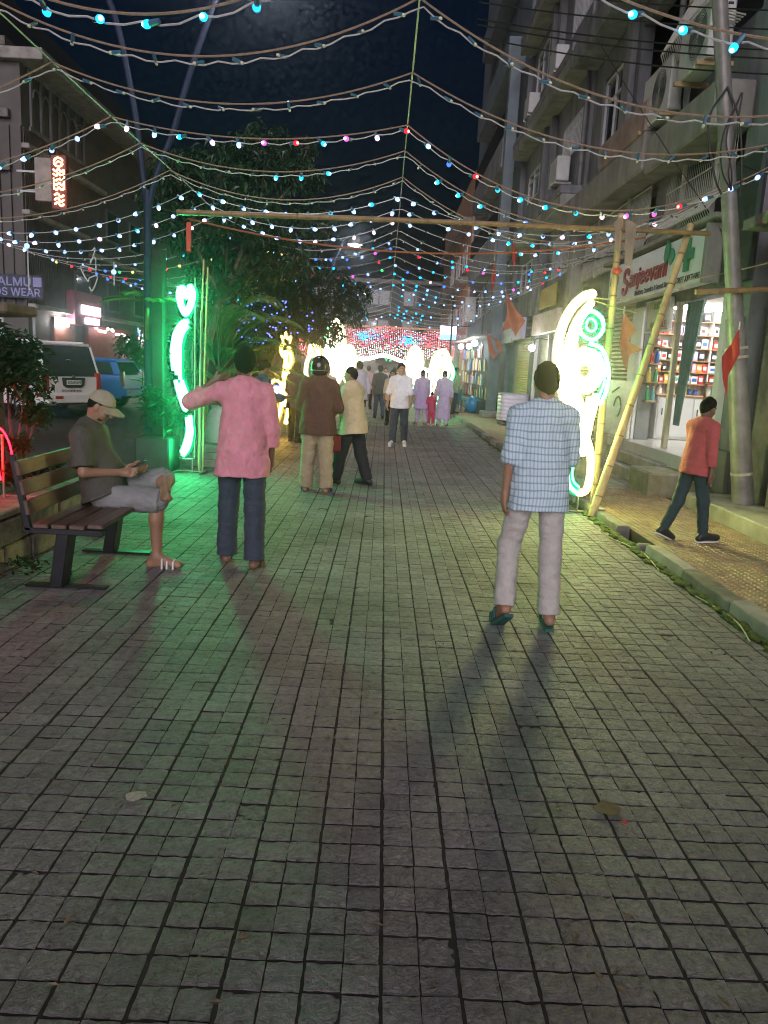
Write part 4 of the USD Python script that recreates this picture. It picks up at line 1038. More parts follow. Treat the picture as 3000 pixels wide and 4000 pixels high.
# ------------------------------------------------------------------ left-hand buildings across the road
CLAD = pm("brown_cladding", (0.10, 0.088, 0.08), 0.7, var=0.15, scale=2)
Lb = thing("clad_building", "brown ribbed clad building across the road with a vertical lit sign", "building")
obj("body", MB().box((-12.9, 26.6, -.05), (-12.06, 48, 10.9)), CLAD, Lb)
rib = MB()
for i in range(150):
    y = 26.65 + i * .14
    rib.box((-12.058, y, 3.1), (-12.02, y + .05, 8.7))
obj("cladding_ribs", rib, CLAD, Lb, kind="stuff")
obj("corner_ribs", MB().box((-12.9, 26.52, 3.1), (-12.8, 26.597, 8.7)).box((-12.5, 26.52, 3.1), (-12.44, 26.597, 8.7)).box((-12.14, 26.52, 3.1), (-12.06, 26.597, 8.7)), CLAD, Lb)
obj("roof_slab", MB().box((-13, 26.3, 10.6), (-11.2, 46, 10.95), .02), CONC, Lb)
for y0, y1, z in ((26.4, 33.5, 8.0), (26.3, 31.6, 5.95), (32.0, 46, 5.4), (26.5, 46, 3.0)):
    obj("ledge_pipe", MB().box((-12.017, y0, z), (-11.75, y1, z + .16), .02), CONC, Lb)
jali = MB()
for i in range(7):
    y = 27.2 + i * .75
    jali.box((-12.05, y, 8.85), (-11.98, y + .12, 10.5))
    if i < 6:
        jali.tube([(-12.0, y + .12 + .63 * (1 - math.cos(a)) / 2, 9.75 + .35 * math.sin(a)) for a in np.linspace(0, PI, 9)], .04, 5)
obj("arched_screen", jali.box((-12.05, 27.1, 8.7), (-11.99, 32.3, 8.83)).box((-12.05, 27.1, 10.45), (-11.99, 32.3, 10.58)), PLASTER, Lb)
for (y, z) in ((30.5, 3.4), (34, 3.4), (37.5, 3.4), (34, 6.3), (37, 6.3)):
    m = MB().box((-12.05, y, z), (-11.97, y + 1.5, z + 1.3))
    w = obj("window", m, pm("grey_window_frame", (.16, .16, .16), .6), Lb)
    obj("pane", MB().box((-11.965, y + .1, z + .1), (-11.96, y + 1.4, z + 1.2)), DGLASS, w)
obj("shop_bay", MB().box((-12.055, 31.5, 0), (-11.9, 36.5, 2.7)), pm("shop_red", (0.35, 0.05, 0.05), 0.6), Lb)
obj("door_panel", MB().box((-12.055, 28.4, 0), (-11.95, 30.3, 2.85)), pm("door_red_brown", (0.30, 0.12, 0.09), 0.5, var=.3, scale=4), Lb)
lw = thing("wall_lamp", "white porch lamp beside the red brown door across the road", "lamp")
obj("lamp_body", MB().box((-11.92, 28.5, 2.55), (-11.80, 29.4, 2.85), .02), em("porch_lamp", (1, .93, .92), 50), lw)
sv = thing("vertical_sign", "tall narrow red sign with glowing orange white characters on the clad building", "sign", (-10.65, 26.0, 0))
obj("panel", MB().box((-.26, 0, 6.1), (.24, .25, 7.75), .02), pm("sign_dark_red", (0.10, 0.012, 0.01), .5), sv)
obj("side_board", MB().box((-.80, .05, 6.35), (-.265, .2, 7.65), .01), CONC, sv)
obj("wall_arm", MB().box((-1.4, .1, 7.2), (-.805, .15, 7.26)).box((-1.4, .1, 6.6), (-.805, .15, 6.66)), GREYM, sv)
gl = MB()
an = np.linspace(0, 2 * PI, 18)
gl.tube([(.14 * math.cos(a), -.03, 7.52 + .13 * math.sin(a)) for a in an[:-1]], .03, 6, closed=True)
gl.tube(smooth_line([(-.1, -.03, 7.47), (0, -.03, 7.54), (.1, -.03, 7.5)], 4), .025, 6)
for i, z in enumerate((7.27, 7.14, 7.0, 6.86, 6.72)):
    gl.tube(smooth_line([(-.17, -.03, z + .03), (-.08, -.03, z - .03), (0, -.03, z + .05), (.08, -.03, z - .03), (.17, -.03, z + .03)], 4), .03, 6)
gl.tube([(.17, -.03, 7.3), (.17, -.03, 6.7)], .022, 6).tube([(-.16, -.03, 6.98), (-.16, -.03, 6.7)], .022, 6)
for i, z in enumerate((6.52, 6.38, 6.25)):
    gl.tube(smooth_line([(-.15, -.03, z), (-.05, -.03, z + .06), (.05, -.03, z - .05), (.15, -.03, z + .02)], 4), .03, 6)
obj("glowing_characters", gl, em("sign_orange", (1, .38, .16), 11), sv)
ws = thing("lit_sign", "small bright white two line sign on a pink board across the road", "sign")
obj("panel", MB().box((-12.0, 29.6, 2.65), (-11.66, 32.4, 3.9), .02), pm("sign_rose", (0.30, 0.06, 0.10), .5), ws)
for yc, zc, w, h in ((31.2, 3.25, 2.0, .34), (31.3, 2.85, 1.5, .24)):
    m = MB()
    nn = int(w / .17)
    for i in range(nn):
        m.box((-11.64, yc - w / 2 + i * .17, zc - h / 2), (-11.62, yc - w / 2 + i * .17 + .12, zc + h / 2 * rnd.uniform(.6, 1)), .01)
    obj("glowing_lettering", m.box((-11.655, yc - w / 2, zc - h / 2), (-11.645, yc + w / 2, zc + h / 2)), em("sign_white_glow", (.92, .93, 1.0), 14), ws)
fl = thing("festoon_lights", "row of small bright lights edging the shop front across the road", "lights")
pts = [(-11.7, 31.8, 2.6), (-11.7, 33.5, 2.55), (-11.7, 35.5, 2.4), (-11.7, 36.0, 1.6), (-11.7, 36.3, .8)]
cv = smooth_line(pts, 12)
obj("cable", MB().tube(cv, .012, 4), BLACKW, fl)
mw = MB()
for p in cv[::2]:
    mw.mesh(trimesh.creation.icosphere(1, .06).apply_translation(p + rng.normal(0, .04, 3)))
obj("bulbs", mw, em("festoon_white", (1, .9, .85), 12), fl, kind="stuff")
lf_ = thing("lit_shop_window", "shop window full of small coloured lights behind the palms across the road", "shop window")
obj("backing", MB().box((-12.4, 37.6, .1), (-11.9, 41.5, 2.9)), DARKP, lf_)
for c, col in (("warm", (1, .62, .32)), ("blue", (.25, .45, 1)), ("pink", (1, .45, .5)), ("white", (.95, .95, 1))):
    m = MB()
    for i in range(26):
        y, z = rng.uniform(37.7, 41.4), rng.uniform(.5, 2.8)
        m.box((-11.89, y, z), (-11.86, y + rng.uniform(.05, .18), z + rng.uniform(.05, .25)), .01)
    obj(c + "_lights", m, em("window_" + c, col, 3.5), lf_, kind="stuff")
Kb = thing("clothes_shop_building", "dark fronted building with a lettered clothes shop sign at the far left", "building")
obj("body", MB().box((-26, 27.0, -.05), (-12.92, 46, 13)), pm("dark_front", (0.045, 0.05, 0.06), .7, var=.2, scale=1), Kb)
for z in (5.2, 7.3, 8.9, 11.0):
    obj("ledge", MB().box((-24, 26.4, z), (-12.4 if z > 6 else -13, 26.995, z + .28), .02), CONC_D, Kb)
for x in (-13.9, -14.6, -15.3):
    obj("window_bar", MB().box((x, 26.9, 4.3), (x + .12, 26.995, 5.1)), GREYM, Kb)
obj("shop_shutter", MB().box((-13.3, 26.9, 0), (-12.0, 26.99, 3.1)), pm("pale_shutter", (0.55, 0.57, 0.60), .5), Kb)
ks = thing("shop_sign", "dark sign lettered palmu kids wear in pale violet", "sign", (-12.6, 26.3, 0))
LILAC = em("letters_lilac", (.50, .47, .85), .42)
obj("panel", MB().box((-1.4, 0, 3.30), (1.2, .12, 4.05), .01), pm("sign_navy", (0.02, 0.022, 0.05), .5), ks)
obj("lettering", text("N PALMU", .26, frame((-.95, -.003, 3.70), (1, 0, 0), (0, 0, 1)), .004, True, 1.75).add(*text("KIDS WEAR", .24, frame((-.80, -.003, 3.38), (1, 0, 0), (0, 0, 1)), .004, True, 1.9).get()), LILAC, ks)
obj("square_mark", MB().box((.87, -.004, 3.68), (1.15, -.001, 3.98)), LILAC, ks)
kk = thing("kiosk", "dark wayside kiosk with a broad overhanging roof at the left edge", "kiosk", (-6.75, 12.0, 0))
obj("body", MB().box((-1.6, 0, -.05), (.65, .5, 1.95), .02), pm("kiosk_board", (0.07, 0.06, 0.05), .8, var=.3, scale=4), kk)
obj("roof", MB().box((-1.8, -.35, 2.10), (1.15, .7, 2.26), .03, M=frame((0, 0, 0), (1, 0, .05), (0, 1, 0), (0, 0, 1))), pm("kiosk_roof", (0.16, 0.12, 0.08), .8, var=.3, scale=4), kk)
obj("beam", MB().box((-1.5, -.2, 1.98), (.95, -.1, 2.08)), pm("kiosk_roof", (0, 0, 0)), kk)
# ------------------------------------------------------------------ glowing figures made of light rope on thin frames
GL_WARM = em("rope_warm_white", (1.0, 0.84, 0.26), 75)
GL_FAR = em("rope_far_white", (1.0, 0.80, 0.46), 15)
GL_GREEN = em("rope_green", (0.02, 1.0, 0.26), 40)
GL_GREENW = em("rope_green_white", (0.04, 1.0, 0.28), 60)
GL_GREENL = em("rope_green_left", (0.03, 1.0, 0.27), 130)
GL_YELLOW = em("rope_yellow", (1.0, 0.60, 0.07), 50)
GL_BLUE = em("rope_blue", (0.20, 0.25, 1.0), 9)
HALO = {id(GL_FAR): em("halo_far", (1.0, 0.78, 0.34), 2.2), id(GL_GREENL): em("halo_green", (0.01, 1.0, 0.28), 1.1), id(GL_WARM): em("halo_warm", (1.0, 0.82, 0.30), 3.0), id(GL_GREEN): em("halo_green", (0.01, 1.0, 0.28), 1.1), id(GL_GREENW): em("halo_green", (0, 0, 0), 0), id(GL_YELLOW): em("halo_yellow", (1.0, 0.62, 0.03), 1.6), id(GL_BLUE): em("halo_blue", (0.10, 0.12, 1.0), 1.6)}  # weak glow colours of the halo tubes added behind the ropes
GL_RED = em("rope_red", (1.0, 0.0015, 0.004), 90)

def figure(label, y, ropes, stand, base):
    """ropes: (part name, [(x, z) ...], radius, material, closed)"""
    t = thing("light_figure", label, "light figure")
    for k, (nm, pts, r, mat, closed) in enumerate(ropes):
        r = r * .8 if y < 12 and mat is not GL_WARM and mat is not GL_GREENL else r
        p = smooth_line([(x, y - 0.012 * (k % 3), z) for x, z in pts], 7, closed)
        o = obj(nm, MB().tube(p, r, 8, closed=closed), mat, t, smooth=True)
        if id(mat) in HALO:                       # added weakly glowing tube, imitates the lens halo round the rope
            w = r * 1.5 + .010
            obj("added_halo", MB().tube(p + [0, .03 + w * .5, 0], w, 8, closed=closed), HALO[id(mat)], o, smooth=True)
    fr = MB()
    for a, b in stand:
        fr.tube([(a[0], y + .03, a[1]), (b[0], y + .03, b[1])], .011, 6)
    (x0, x1) = base
    zb = .018 if stand[0][0][1] < .3 else .44
    fr.tube([(x0, y - .25, zb), (x0, y + .28, zb)], .014, 6).tube([(x1, y - .25, zb), (x1, y + .28, zb)], .014, 6).tube([(x0, y + .03, zb), (x1, y + .03, zb)], .014, 6)
    obj("stand", fr, pm("stand_steel", (0.25, 0.24, 0.2), .4, .6, var=.2), t)
    return t

figure("tall glowing bird shaped light figure in warm white and green beside the bamboo poles", 9.3, [
    ("back_curve", [(2.42, 2.62), (2.29, 2.57), (2.16, 2.42), (2.08, 2.22), (2.05, 1.98), (2.08, 1.71), (2.16, 1.44), (2.27, 1.17), (2.39, .93), (2.47, .71)], .032, GL_WARM, False),
    ("inner_curve", [(2.40, 2.52), (2.25, 2.31), (2.17, 2.04), (2.17, 1.77), (2.25, 1.50), (2.36, 1.25), (2.44, 1.0)], .026, GL_WARM, False),
    ("inner_curve", [(2.37, 2.46), (2.27, 2.28), (2.235, 2.04), (2.24, 1.80), (2.31, 1.5), (2.40, 1.3)], .020, GL_WARM, False),
    ("head_ring", [(2.38, 2.41), (2.51, 2.35), (2.55, 2.21), (2.45, 2.09), (2.31, 2.14), (2.27, 2.29)], .026, GL_GREENW, True),
    ("head_ring", [(2.39, 2.33), (2.45, 2.29), (2.46, 2.22), (2.41, 2.18), (2.35, 2.22), (2.35, 2.29)], .018, GL_GREEN, True),
    ("breast", [(2.35, 1.94), (2.53, 1.87), (2.58, 1.69), (2.44, 1.51), (2.25, 1.59), (2.20, 1.8)], .036, GL_WARM, True),
    ("breast", [(2.37, 1.84), (2.47, 1.80), (2.50, 1.70), (2.42, 1.60), (2.32, 1.64), (2.29, 1.75)], .03, GL_WARM, True),
    ("wing", [(2.40, 2.04), (2.54, 2.0), (2.63, 1.85), (2.67, 1.66), (2.65, 1.47), (2.60, 1.33)], .028, GL_GREENW, False),
    ("wing", [(2.52, 1.95), (2.60, 1.8), (2.62, 1.62), (2.58, 1.45), (2.50, 1.36)], .018, GL_GREEN, False),
    ("belly", [(2.23, 1.5), (2.34, 1.15), (2.47, .9), (2.52, 1.19), (2.57, 1.46)], .03, GL_WARM, False),
    ("belly", [(2.33, 1.42), (2.41, 1.18), (2.48, 1.02), (2.48, 1.2), (2.49, 1.42)], .026, GL_WARM, False),
    ("tail", [(2.45, .95), (2.35, .78), (2.29, .55), (2.32, .35), (2.44, .24)], .030, GL_GREENW, False),
    ("tail", [(2.47, .9), (2.40, .75), (2.35, .55), (2.37, .40), (2.45, .32)], .016, GL_GREEN, False),
    ("tail", [(2.44, .24), (2.55, .29), (2.58, .52), (2.55, .77), (2.47, .96)], .026, GL_WARM, False)],
    [((2.20, .01), (2.20, .30)), ((2.20, .28), (2.62, .28)), ((2.62, .01), (2.62, 1.9)), ((2.46, .02), (2.46, .3))], (2.20, 2.62))

figure("tall glowing green paisley light figure beside the dark post on the left", 11.1, [
    ("heart", [(-2.81, 2.52), (-2.865, 2.60), (-2.925, 2.54), (-2.91, 2.39), (-2.83, 2.24), (-2.745, 2.36), (-2.715, 2.53), (-2.765, 2.62)], .030, GL_GREENL, True),
    ("heart", [(-2.815, 2.46), (-2.86, 2.53), (-2.875, 2.42), (-2.825, 2.30), (-2.77, 2.40), (-2.765, 2.54)], .020, GL_GREENL, True),
    ("crescent", [(-2.78, 2.15), (-2.88, 2.11), (-2.97, 1.95), (-3.005, 1.70), (-2.985, 1.46)], .030, GL_GREENL, False),
    ("crescent", [(-2.80, 2.10), (-2.89, 2.03), (-2.945, 1.88), (-2.955, 1.66), (-2.94, 1.40)], .034, GL_GREENL, False),
    ("crescent", [(-2.79, 2.08), (-2.86, 1.98), (-2.90, 1.82), (-2.905, 1.6), (-2.90, 1.42), (-2.895, 1.33)], .024, GL_GREENL, False),
    ("leaf", [(-2.96, 1.32), (-2.92, 1.16), (-2.85, .95), (-2.80, .90)], .026, GL_GREENL, False),
    ("leaf", [(-2.88, 1.32), (-2.83, 1.18), (-2.775, 1.03), (-2.79, .92)], .026, GL_GREENL, False),
    ("leaf", [(-2.92, 1.28), (-2.86, 1.12), (-2.81, .98)], .026, GL_GREENL, False),
    ("tail", [(-2.755, .83), (-2.735, .58), (-2.78, .37), (-2.86, .25)], .028, GL_GREENL, False),
    ("tail", [(-2.80, .80), (-2.79, .60), (-2.83, .42), (-2.88, .29)], .028, GL_GREENL, False)],
    [((-2.73, .01), (-2.73, .2)), ((-2.88, .2), (-2.73, .2)), ((-2.70, .2), (-2.70, 2.75)), ((-2.62, .02), (-2.62, 2.3))], (-2.95, -2.56))
for x, z0, z1 in ((-2.66, .02, 3.0), (-2.60, .02, 2.9)):
    obj("cane", MB().tube(smooth_line([(x, 11.2, z0), (x + .02, 11.2, (z0 + z1) / 2), (x + .06, 11.2, z1)], 5), .013, 6), BAMBOO, label="thin cane standing behind the green light figure, the " + ("longer one" if z1 > 2.95 else "shorter one"), cat="cane")

figure("yellow peacock shaped light figure with a blue eye spot on the left side", 17.0, [
    ("neck", [(-2.20, 2.05), (-2.26, 1.95), (-2.22, 1.80), (-2.14, 1.72), (-2.17, 1.55), (-2.19, 1.17), (-2.22, .77), (-2.30, .41), (-2.41, .22)], .035, GL_YELLOW, False),
    ("neck", [(-2.10, 1.98), (-2.06, 1.85), (-2.03, 1.68), (-2.10, 1.50), (-2.10, 1.17), (-2.06, .75), (-2.12, .32)], .035, GL_YELLOW, False),
    ("neck", [(-2.15, 1.9), (-2.15, 1.6), (-2.14, 1.1), (-2.14, .7)], .035, GL_YELLOW, False),
    ("crest", [(-2.22, 2.08), (-2.26, 2.2), (-2.2, 2.16), (-2.17, 2.28), (-2.13, 2.14), (-2.06, 2.2), (-2.08, 2.05)], .012, GL_YELLOW, False),
    ("plume", [(-2.55, 1.12), (-2.45, 1.20), (-2.36, 1.26), (-2.26, 1.20), (-2.2, 1.08)], .028, GL_YELLOW, False),
    ("plume", [(-2.50, 1.08), (-2.44, .92), (-2.36, .80), (-2.45, .46), (-2.42, .2)], .028, GL_YELLOW, False),
    ("eye_spot", [(-2.42, 1.02), (-2.36, 1.10), (-2.28, 1.08), (-2.26, .98), (-2.33, .92), (-2.40, .95)], .030, GL_BLUE, True),
    ("eye_spot", [(-2.37, 1.03), (-2.33, 1.05), (-2.31, 1.0), (-2.34, .97)], .02, em("rope_white", (.85, .9, 1), 12), True)],
    [((-2.31, .01), (-2.31, .9)), ((-2.1, .01), (-2.1, .4))], (-2.45, -2.1))
figure("yellow crowned light figure partly hidden by the man in the helmet", 24.0, [
    ("crown", [(-2.35, 1.9), (-2.30, 2.2), (-2.24, 2.0), (-2.16, 2.25), (-2.10, 2.0), (-2.02, 2.2), (-2.0, 1.9)], .035, GL_YELLOW, False),
    ("body", [(-2.32, 1.85), (-2.42, 1.4), (-2.3, .9), (-2.18, .4), (-2.05, .9), (-1.95, 1.4), (-2.02, 1.85)], .04, GL_FAR, True)],
    [((-2.2, .01), (-2.2, .5))], (-2.4, -2.0))
figure("very bright tall white and green light figure farther along the left side", 32.0, [
    ("outer", [(-2.35, .75), (-2.58, 1.50), (-2.40, 2.45), (-2.20, 3.20), (-1.95, 3.38), (-1.76, 2.85), (-1.72, 1.95), (-1.82, 1.2), (-2.05, .78)], .08, GL_FAR, True),
    ("inner", [(-2.25, 1.1), (-2.4, 1.6), (-2.25, 2.4), (-2.05, 2.95), (-1.9, 2.6), (-1.87, 1.9), (-2.0, 1.2)], .10, GL_FAR, True),
    ("inner", [(-2.15, 1.4), (-2.2, 1.9), (-2.08, 2.5), (-2.0, 2.0), (-2.05, 1.5)], .10, GL_FAR, True),
    ("edge", [(-2.5, .85), (-2.70, 1.55), (-2.52, 2.55), (-2.35, 3.2)], .05, GL_GREENW, False)],
    [((-2.1, .01), (-2.1, .8))], (-2.3, -1.9))
figure("narrow bright white light figure near the far arch on the left", 40.0, [
    ("outer", [(-1.95, .9), (-2.15, 1.5), (-2.05, 2.2), (-1.85, 2.6), (-1.62, 2.2), (-1.58, 1.5), (-1.75, .9)], .09, GL_FAR, True),
    ("inner", [(-1.9, 1.3), (-1.95, 1.8), (-1.82, 2.2), (-1.74, 1.8), (-1.8, 1.3)], .09, GL_FAR, True)],
    [((-1.85, .01), (-1.85, .95))], (-2.0, -1.7))
figure("bright white light figure edged in green in front of the far shops on the right", 27.0, [
    ("outer", [(1.98, 2.28), (1.74, 2.08), (1.64, 1.62), (1.76, 1.22), (2.0, .98), (2.1, 1.3), (2.22, 1.8), (2.12, 2.15)], .07, GL_FAR, True),
    ("inner", [(1.95, 2.0), (1.82, 1.8), (1.80, 1.5), (1.95, 1.25), (2.06, 1.5), (2.06, 1.85)], .08, GL_FAR, True),
    ("wing", [(2.2, 1.95), (2.34, 1.7), (2.36, 1.45), (2.25, 1.22), (2.12, 1.08)], .05, GL_GREENW, False),
    ("tail", [(1.95, .9), (1.88, .6), (1.98, .40), (2.08, .62)], .035, GL_GREENW, False)],
    [((2.0, .01), (2.0, .9))], (1.8, 2.2))
figure("bright white and green light figure just before the far arch on the right", 37.0, [
    ("outer", [(1.30, 2.55), (1.12, 2.0), (1.18, 1.4), (1.45, 1.0), (1.66, 1.4), (1.72, 2.0), (1.55, 2.5)], .09, GL_FAR, True),
    ("inner", [(1.40, 2.2), (1.28, 1.8), (1.45, 1.3), (1.56, 1.8), (1.5, 2.2)], .10, GL_FAR, True),
    ("edge", [(1.2, 1.2), (1.1, .9), (1.25, .62), (1.5, .8)], .06, GL_GREENW, False)],
    [((1.45, .01), (1.45, 1.0))], (1.3, 1.6))
redf = figure("red light figure glowing among the shrubs behind the bench", 6.05, [
    ("curve", [(-3.10, .98), (-3.0, 1.03), (-2.93, .92), (-2.90, .74)], .009, GL_RED, False),
    ("curve", [(-3.16, .88), (-3.05, .82), (-3.0, .62)], .009, GL_RED, False)], [((-3.0, .42), (-3.0, .98))], (-3.1, -2.9))

# ------------------------------------------------------------------ strings of bulbs over the walkway
NAMES0 = {"c": "cyan", "w": "white", "r": "red", "m": "magenta", "b": "blue", "g": "green", "y": "yellow", "p": "pinkish_white", "-": "unlit"}
COL = {"c": em("bulb_cyan", (0.015, 0.50, 1.0), 2.6), "w": em("bulb_white", (0.30, 0.45, 1.0), 2.6), "r": em("bulb_red", (1.0, 0.02, 0.04), 2.0), "m": em("bulb_magenta", (1.0, 0.12, 0.85), 2.0),
       "b": em("bulb_blue", (0.05, 0.16, 1.0), 2.6), "g": em("bulb_green", (0.06, 1.0, 0.25), 1.5), "y": em("bulb_yellow", (1.0, 0.66, 0.2), 2), "p": em("bulb_pinkish", (1.0, .62, .85), 2),
       "-": pm("bulb_unlit", (0.62, 0.60, 0.40), 0.3, var=.2)}
CORE = {k: em("hot_core_" + NAMES0[k], col, 5) for k, col in {"c": (.35, .85, 1), "w": (.8, .88, 1), "r": (1, .25, .2), "m": (1, .5, .9), "b": (.4, .55, 1), "g": (.5, 1, .6), "y": (1, .85, .5), "p": (1, .8, .9)}.items()}  # near-white glow for the hot spot added to lit bulbs
SOCK = pm("bulb_socket", (0.05, 0.14, 0.20), 0.4, var=.3)
_bulb = trimesh.creation.icosphere(1, 1.0)

def catenary(p, q, sag, n):
    t = np.linspace(0, 1, n)[:, None]
    return np.asarray(p) * (1 - t) + np.asarray(q) * t - np.array([0, 0, 1.0]) * 4 * sag * t * (1 - t)

NAMES = {"c": "cyan", "w": "white", "r": "red", "m": "magenta", "b": "blue", "g": "green", "y": "yellow", "p": "pinkish white", "-": "unlit"}
def light_string(i, Y, colour, label, sagL, sagR, r, step=0.30, big=False, zr=4.15, rope=False):
    t = thing("light_string", label, "string lights")
    g = np.random.default_rng(500 + i)
    nodes = [(-7.4, Y + .2, 3.6), (-3.07, Y, 4.15), (0.12, Y, 4.22), (4.32, Y + .1, zr)]
    path = np.vstack([catenary(nodes[0], nodes[1], .42, 30)[:-1], catenary(nodes[1], nodes[2], sagL, 30)[:-1], catenary(nodes[2], nodes[3], sagR, 40)])
    if Y < 30:
        path = path[path[:, 0] > -0.78 * Y - 1.0]
    s = np.concatenate([[0], np.cumsum(np.linalg.norm(np.diff(path, axis=0), axis=1))])
    at = lambda d: np.array([np.interp(d, s, path[:, k]) for k in range(3)])
    n = int(s[-1] / step)
    wire, sock, loops = MB(), MB(), []
    fine = []
    rad = .006 if Y < 8 else .0045 + .0001 * Y
    for k in range(n * 3 + 1):
        d = s[-1] * k / (n * 3)
        w = at(d)
        if rope:
            w = w - [0, 0, .03 + .025 * abs(math.sin(k * 1.047 + i)) + g.uniform(0, .008)]
        fine.append(w)
    obj("wire", wire.tube(fine, rad, 4, cap=False), WIREM if not rope else WIREM, t)
    if rope:
        obj("rope", MB().tube(path, .008, 5, cap=False), ROPEM, t)
    far = {}
    for k in range(n):
        p = at((k + .5) * step)
        if rope:
            p = p - [0, 0, .045]
        c = colour(p[0], k, g)
        d = g.normal(0, 1, 3); d[2] = -abs(d[2]) * .4 - .1; d[1] *= .6; d /= np.linalg.norm(d)
        lit = c != "-"
        rr = r if lit else min(r * .55, .016)
        a = np.cross(d, [0.3, 1, 0.2]); a /= np.linalg.norm(a); b = np.cross(d, a)
        sock.tube([p - d * (.05 if Y < 9 else .03), p + d * .012], [max(rr * .62, .013 if Y < 9 else .008), max(rr * .75, .014 if Y < 9 else .009)], 6)
        v = _bulb.vertices[:, :1] * a * rr + _bulb.vertices[:, 1:2] * b * rr + _bulb.vertices[:, 2:] * d * rr * 1.25 + p + d * (rr + .008)
        if Y < 19:
            bo = obj("bulb", (v, _bulb.faces), COL[c], t, smooth=True)
            if lit and Y < 15:
                obj("added_hot_core", (_bulb.vertices * rr * .62 + p + d * (rr * 1.7 + .008) + [0, -.35 * rr, 0], _bulb.faces), CORE[c], bo, smooth=True)  # small bright sphere added as the white-hot core of the bulb
        else:
            far.setdefault(c, MB()).add(v, _bulb.faces)
    if sock.v:
        obj("sockets", sock, SOCK, t, kind="stuff")
    for c, m in far.items():
        obj(NAMES[c].replace(" ", "_") + "_bulbs", m, COL[c], t, kind="stuff")

def pick(s):
    return lambda x, k, g: g.choice(list(s))
def cyan_groups(x, k, g):
    return "c" if (-1.75 < x < -.75 or .35 < x < 1.75) else ("-" if g.random() < .93 else "w")
def s5(x, k, g):
    return "c" if -1.6 < x < -.75 or .45 < x < 1.35 else ("b" if 1.6 < x < 1.95 else "-")
def multi(x, k, g):
    return g.choice(list("wwcbmrpwcgw-"))
def s4(x, k, g):
    return "c" if .9 < x < 2.0 else g.choice(list("wcbmrpwcw"))
def whites(x, k, g):
    return g.choice(list("wwwwwwwwpc"))
off = lambda x, k, g: "-"
half = lambda x, k, g: g.choice(list("w-c-w")) if x > 0 else g.choice(list("wwwp"))
strs = [(4.7, lambda x, k, g: "c", "nearest string of lit cyan bulbs crossing the very top of the picture", .68, .62, .024),
        (6.0, off, "highest of the two unlit bulb strings hanging from a rope", .42, .62, .024), (7.4, off, "lower of the two unlit bulb strings hanging from a rope", .30, .52, .024),
        (8.9, s4, "string of red, blue, magenta and white bulbs below the two unlit strings", .18, .72, .027), (9.9, s5, "mostly unlit string with four cyan bulbs in front of the tree", .28, .72, .027),
        (11.2, off, "unlit string just behind the one with four cyan bulbs", .34, .70, .027), (12.4, whites, "first fully lit white string, reaching low over the road at the left", .30, .42, .033),
        (13.3, whites, "second fully lit white string close behind the first", .36, .40, .033), (14.3, half, "white string whose right half is partly dark", .40, .42, .032),
        (15.3, off, "dark string behind the white ones", .42, .5, .03), (16.2, pick("w-cw-w"), "string of small white and cyan bulbs running down to the green figure", .45, .5, .026),
        (17.3, lambda x, k, g: g.choice(list("brgyyr" if x < -1.6 else "wcbmrrw-")), "string with red, yellow and green bulbs left of the tree", .32, .42, .03),
        (18.8, lambda x, k, g: "c" if -1.9 < x < -1 else g.choice(list("rb-r-w-c")), "string with four cyan bulbs between two red ones", .30, .46, .03)]
desc = ["nineteenth century"]
for i, (Y, cf, lab, sl, sr, r) in enumerate(strs):
    light_string(i, Y, cf, lab, sl, sr, r, .30 if Y < 12 else .34, rope=Y < 12)
farY = [20.4, 22.2, 23.6, 25.2, 27.2, 29.5, 31.8, 34.2, 36.6, 39.0]
ordn = ["nearest", "second nearest", "third nearest", "fourth nearest", "fifth nearest", "sixth nearest", "fourth farthest", "third farthest", "second farthest", "farthest"]
for i, Y in enumerate(farY):
    cf = [multi, lambda x, k, g: "c" if -2.4 < x < -.6 or 0 < x < .9 else g.choice(list("w-ww")), cyan_groups, lambda x, k, g: "w" if x > .3 else g.choice(list("wc-c")), cyan_groups, off, cyan_groups, cyan_groups, cyan_groups, half][i]
    light_string(20 + i, Y, cf, f"{ordn[i]} of the small far strings beyond the first bend of the leafy tree", .34, .5, .034 if Y < 28 else .042, .36)
for nm, x, z, y0, lab in (("support_wire", .12, 4.235, 2.0, "thin middle wire that the bulb strings hang from"), ("support_wire", -3.07, 4.165, 3.0, "thin left wire that the bulb strings hang from")):
    obj(nm, MB().tube([(x, y0 + (42 - y0) * k / 30, z + .012 * math.sin(k * 1.1)) for k in range(31)], .0075, 5), WIREM, label=lab, cat="wire")
# loose ends hanging at the left
for i, (x, y, z0, L, lab) in enumerate([(-5.55, 12.3, 3.35, .8, "loose dangling cable end at the far left under the white string"), (-4.65, 12.5, 3.2, .55, "tangle of curled spare cable over the road"), (-4.3, 12.5, 3.05, .35, "short dangling cable end with a lit white bulb")]):
    g = np.random.default_rng(70 + i)
    pts = [(x + g.normal(0, .06) * (i == 1) * 2, y, z0 - L * k / 12 + .1 * (i == 1) * math.sin(k * 2.1)) for k in range(13)]
    o = thing("dangling_cable", lab, "cable")
    obj("cable", MB().tube(smooth_line(pts, 4), .010, 5), WIREM, o)
    if i != 1:
        obj("bulb", MB().mesh(_bulb.copy().apply_scale(.04).apply_translation((x, y - .02, z0 - .15))), COL["w"], o)

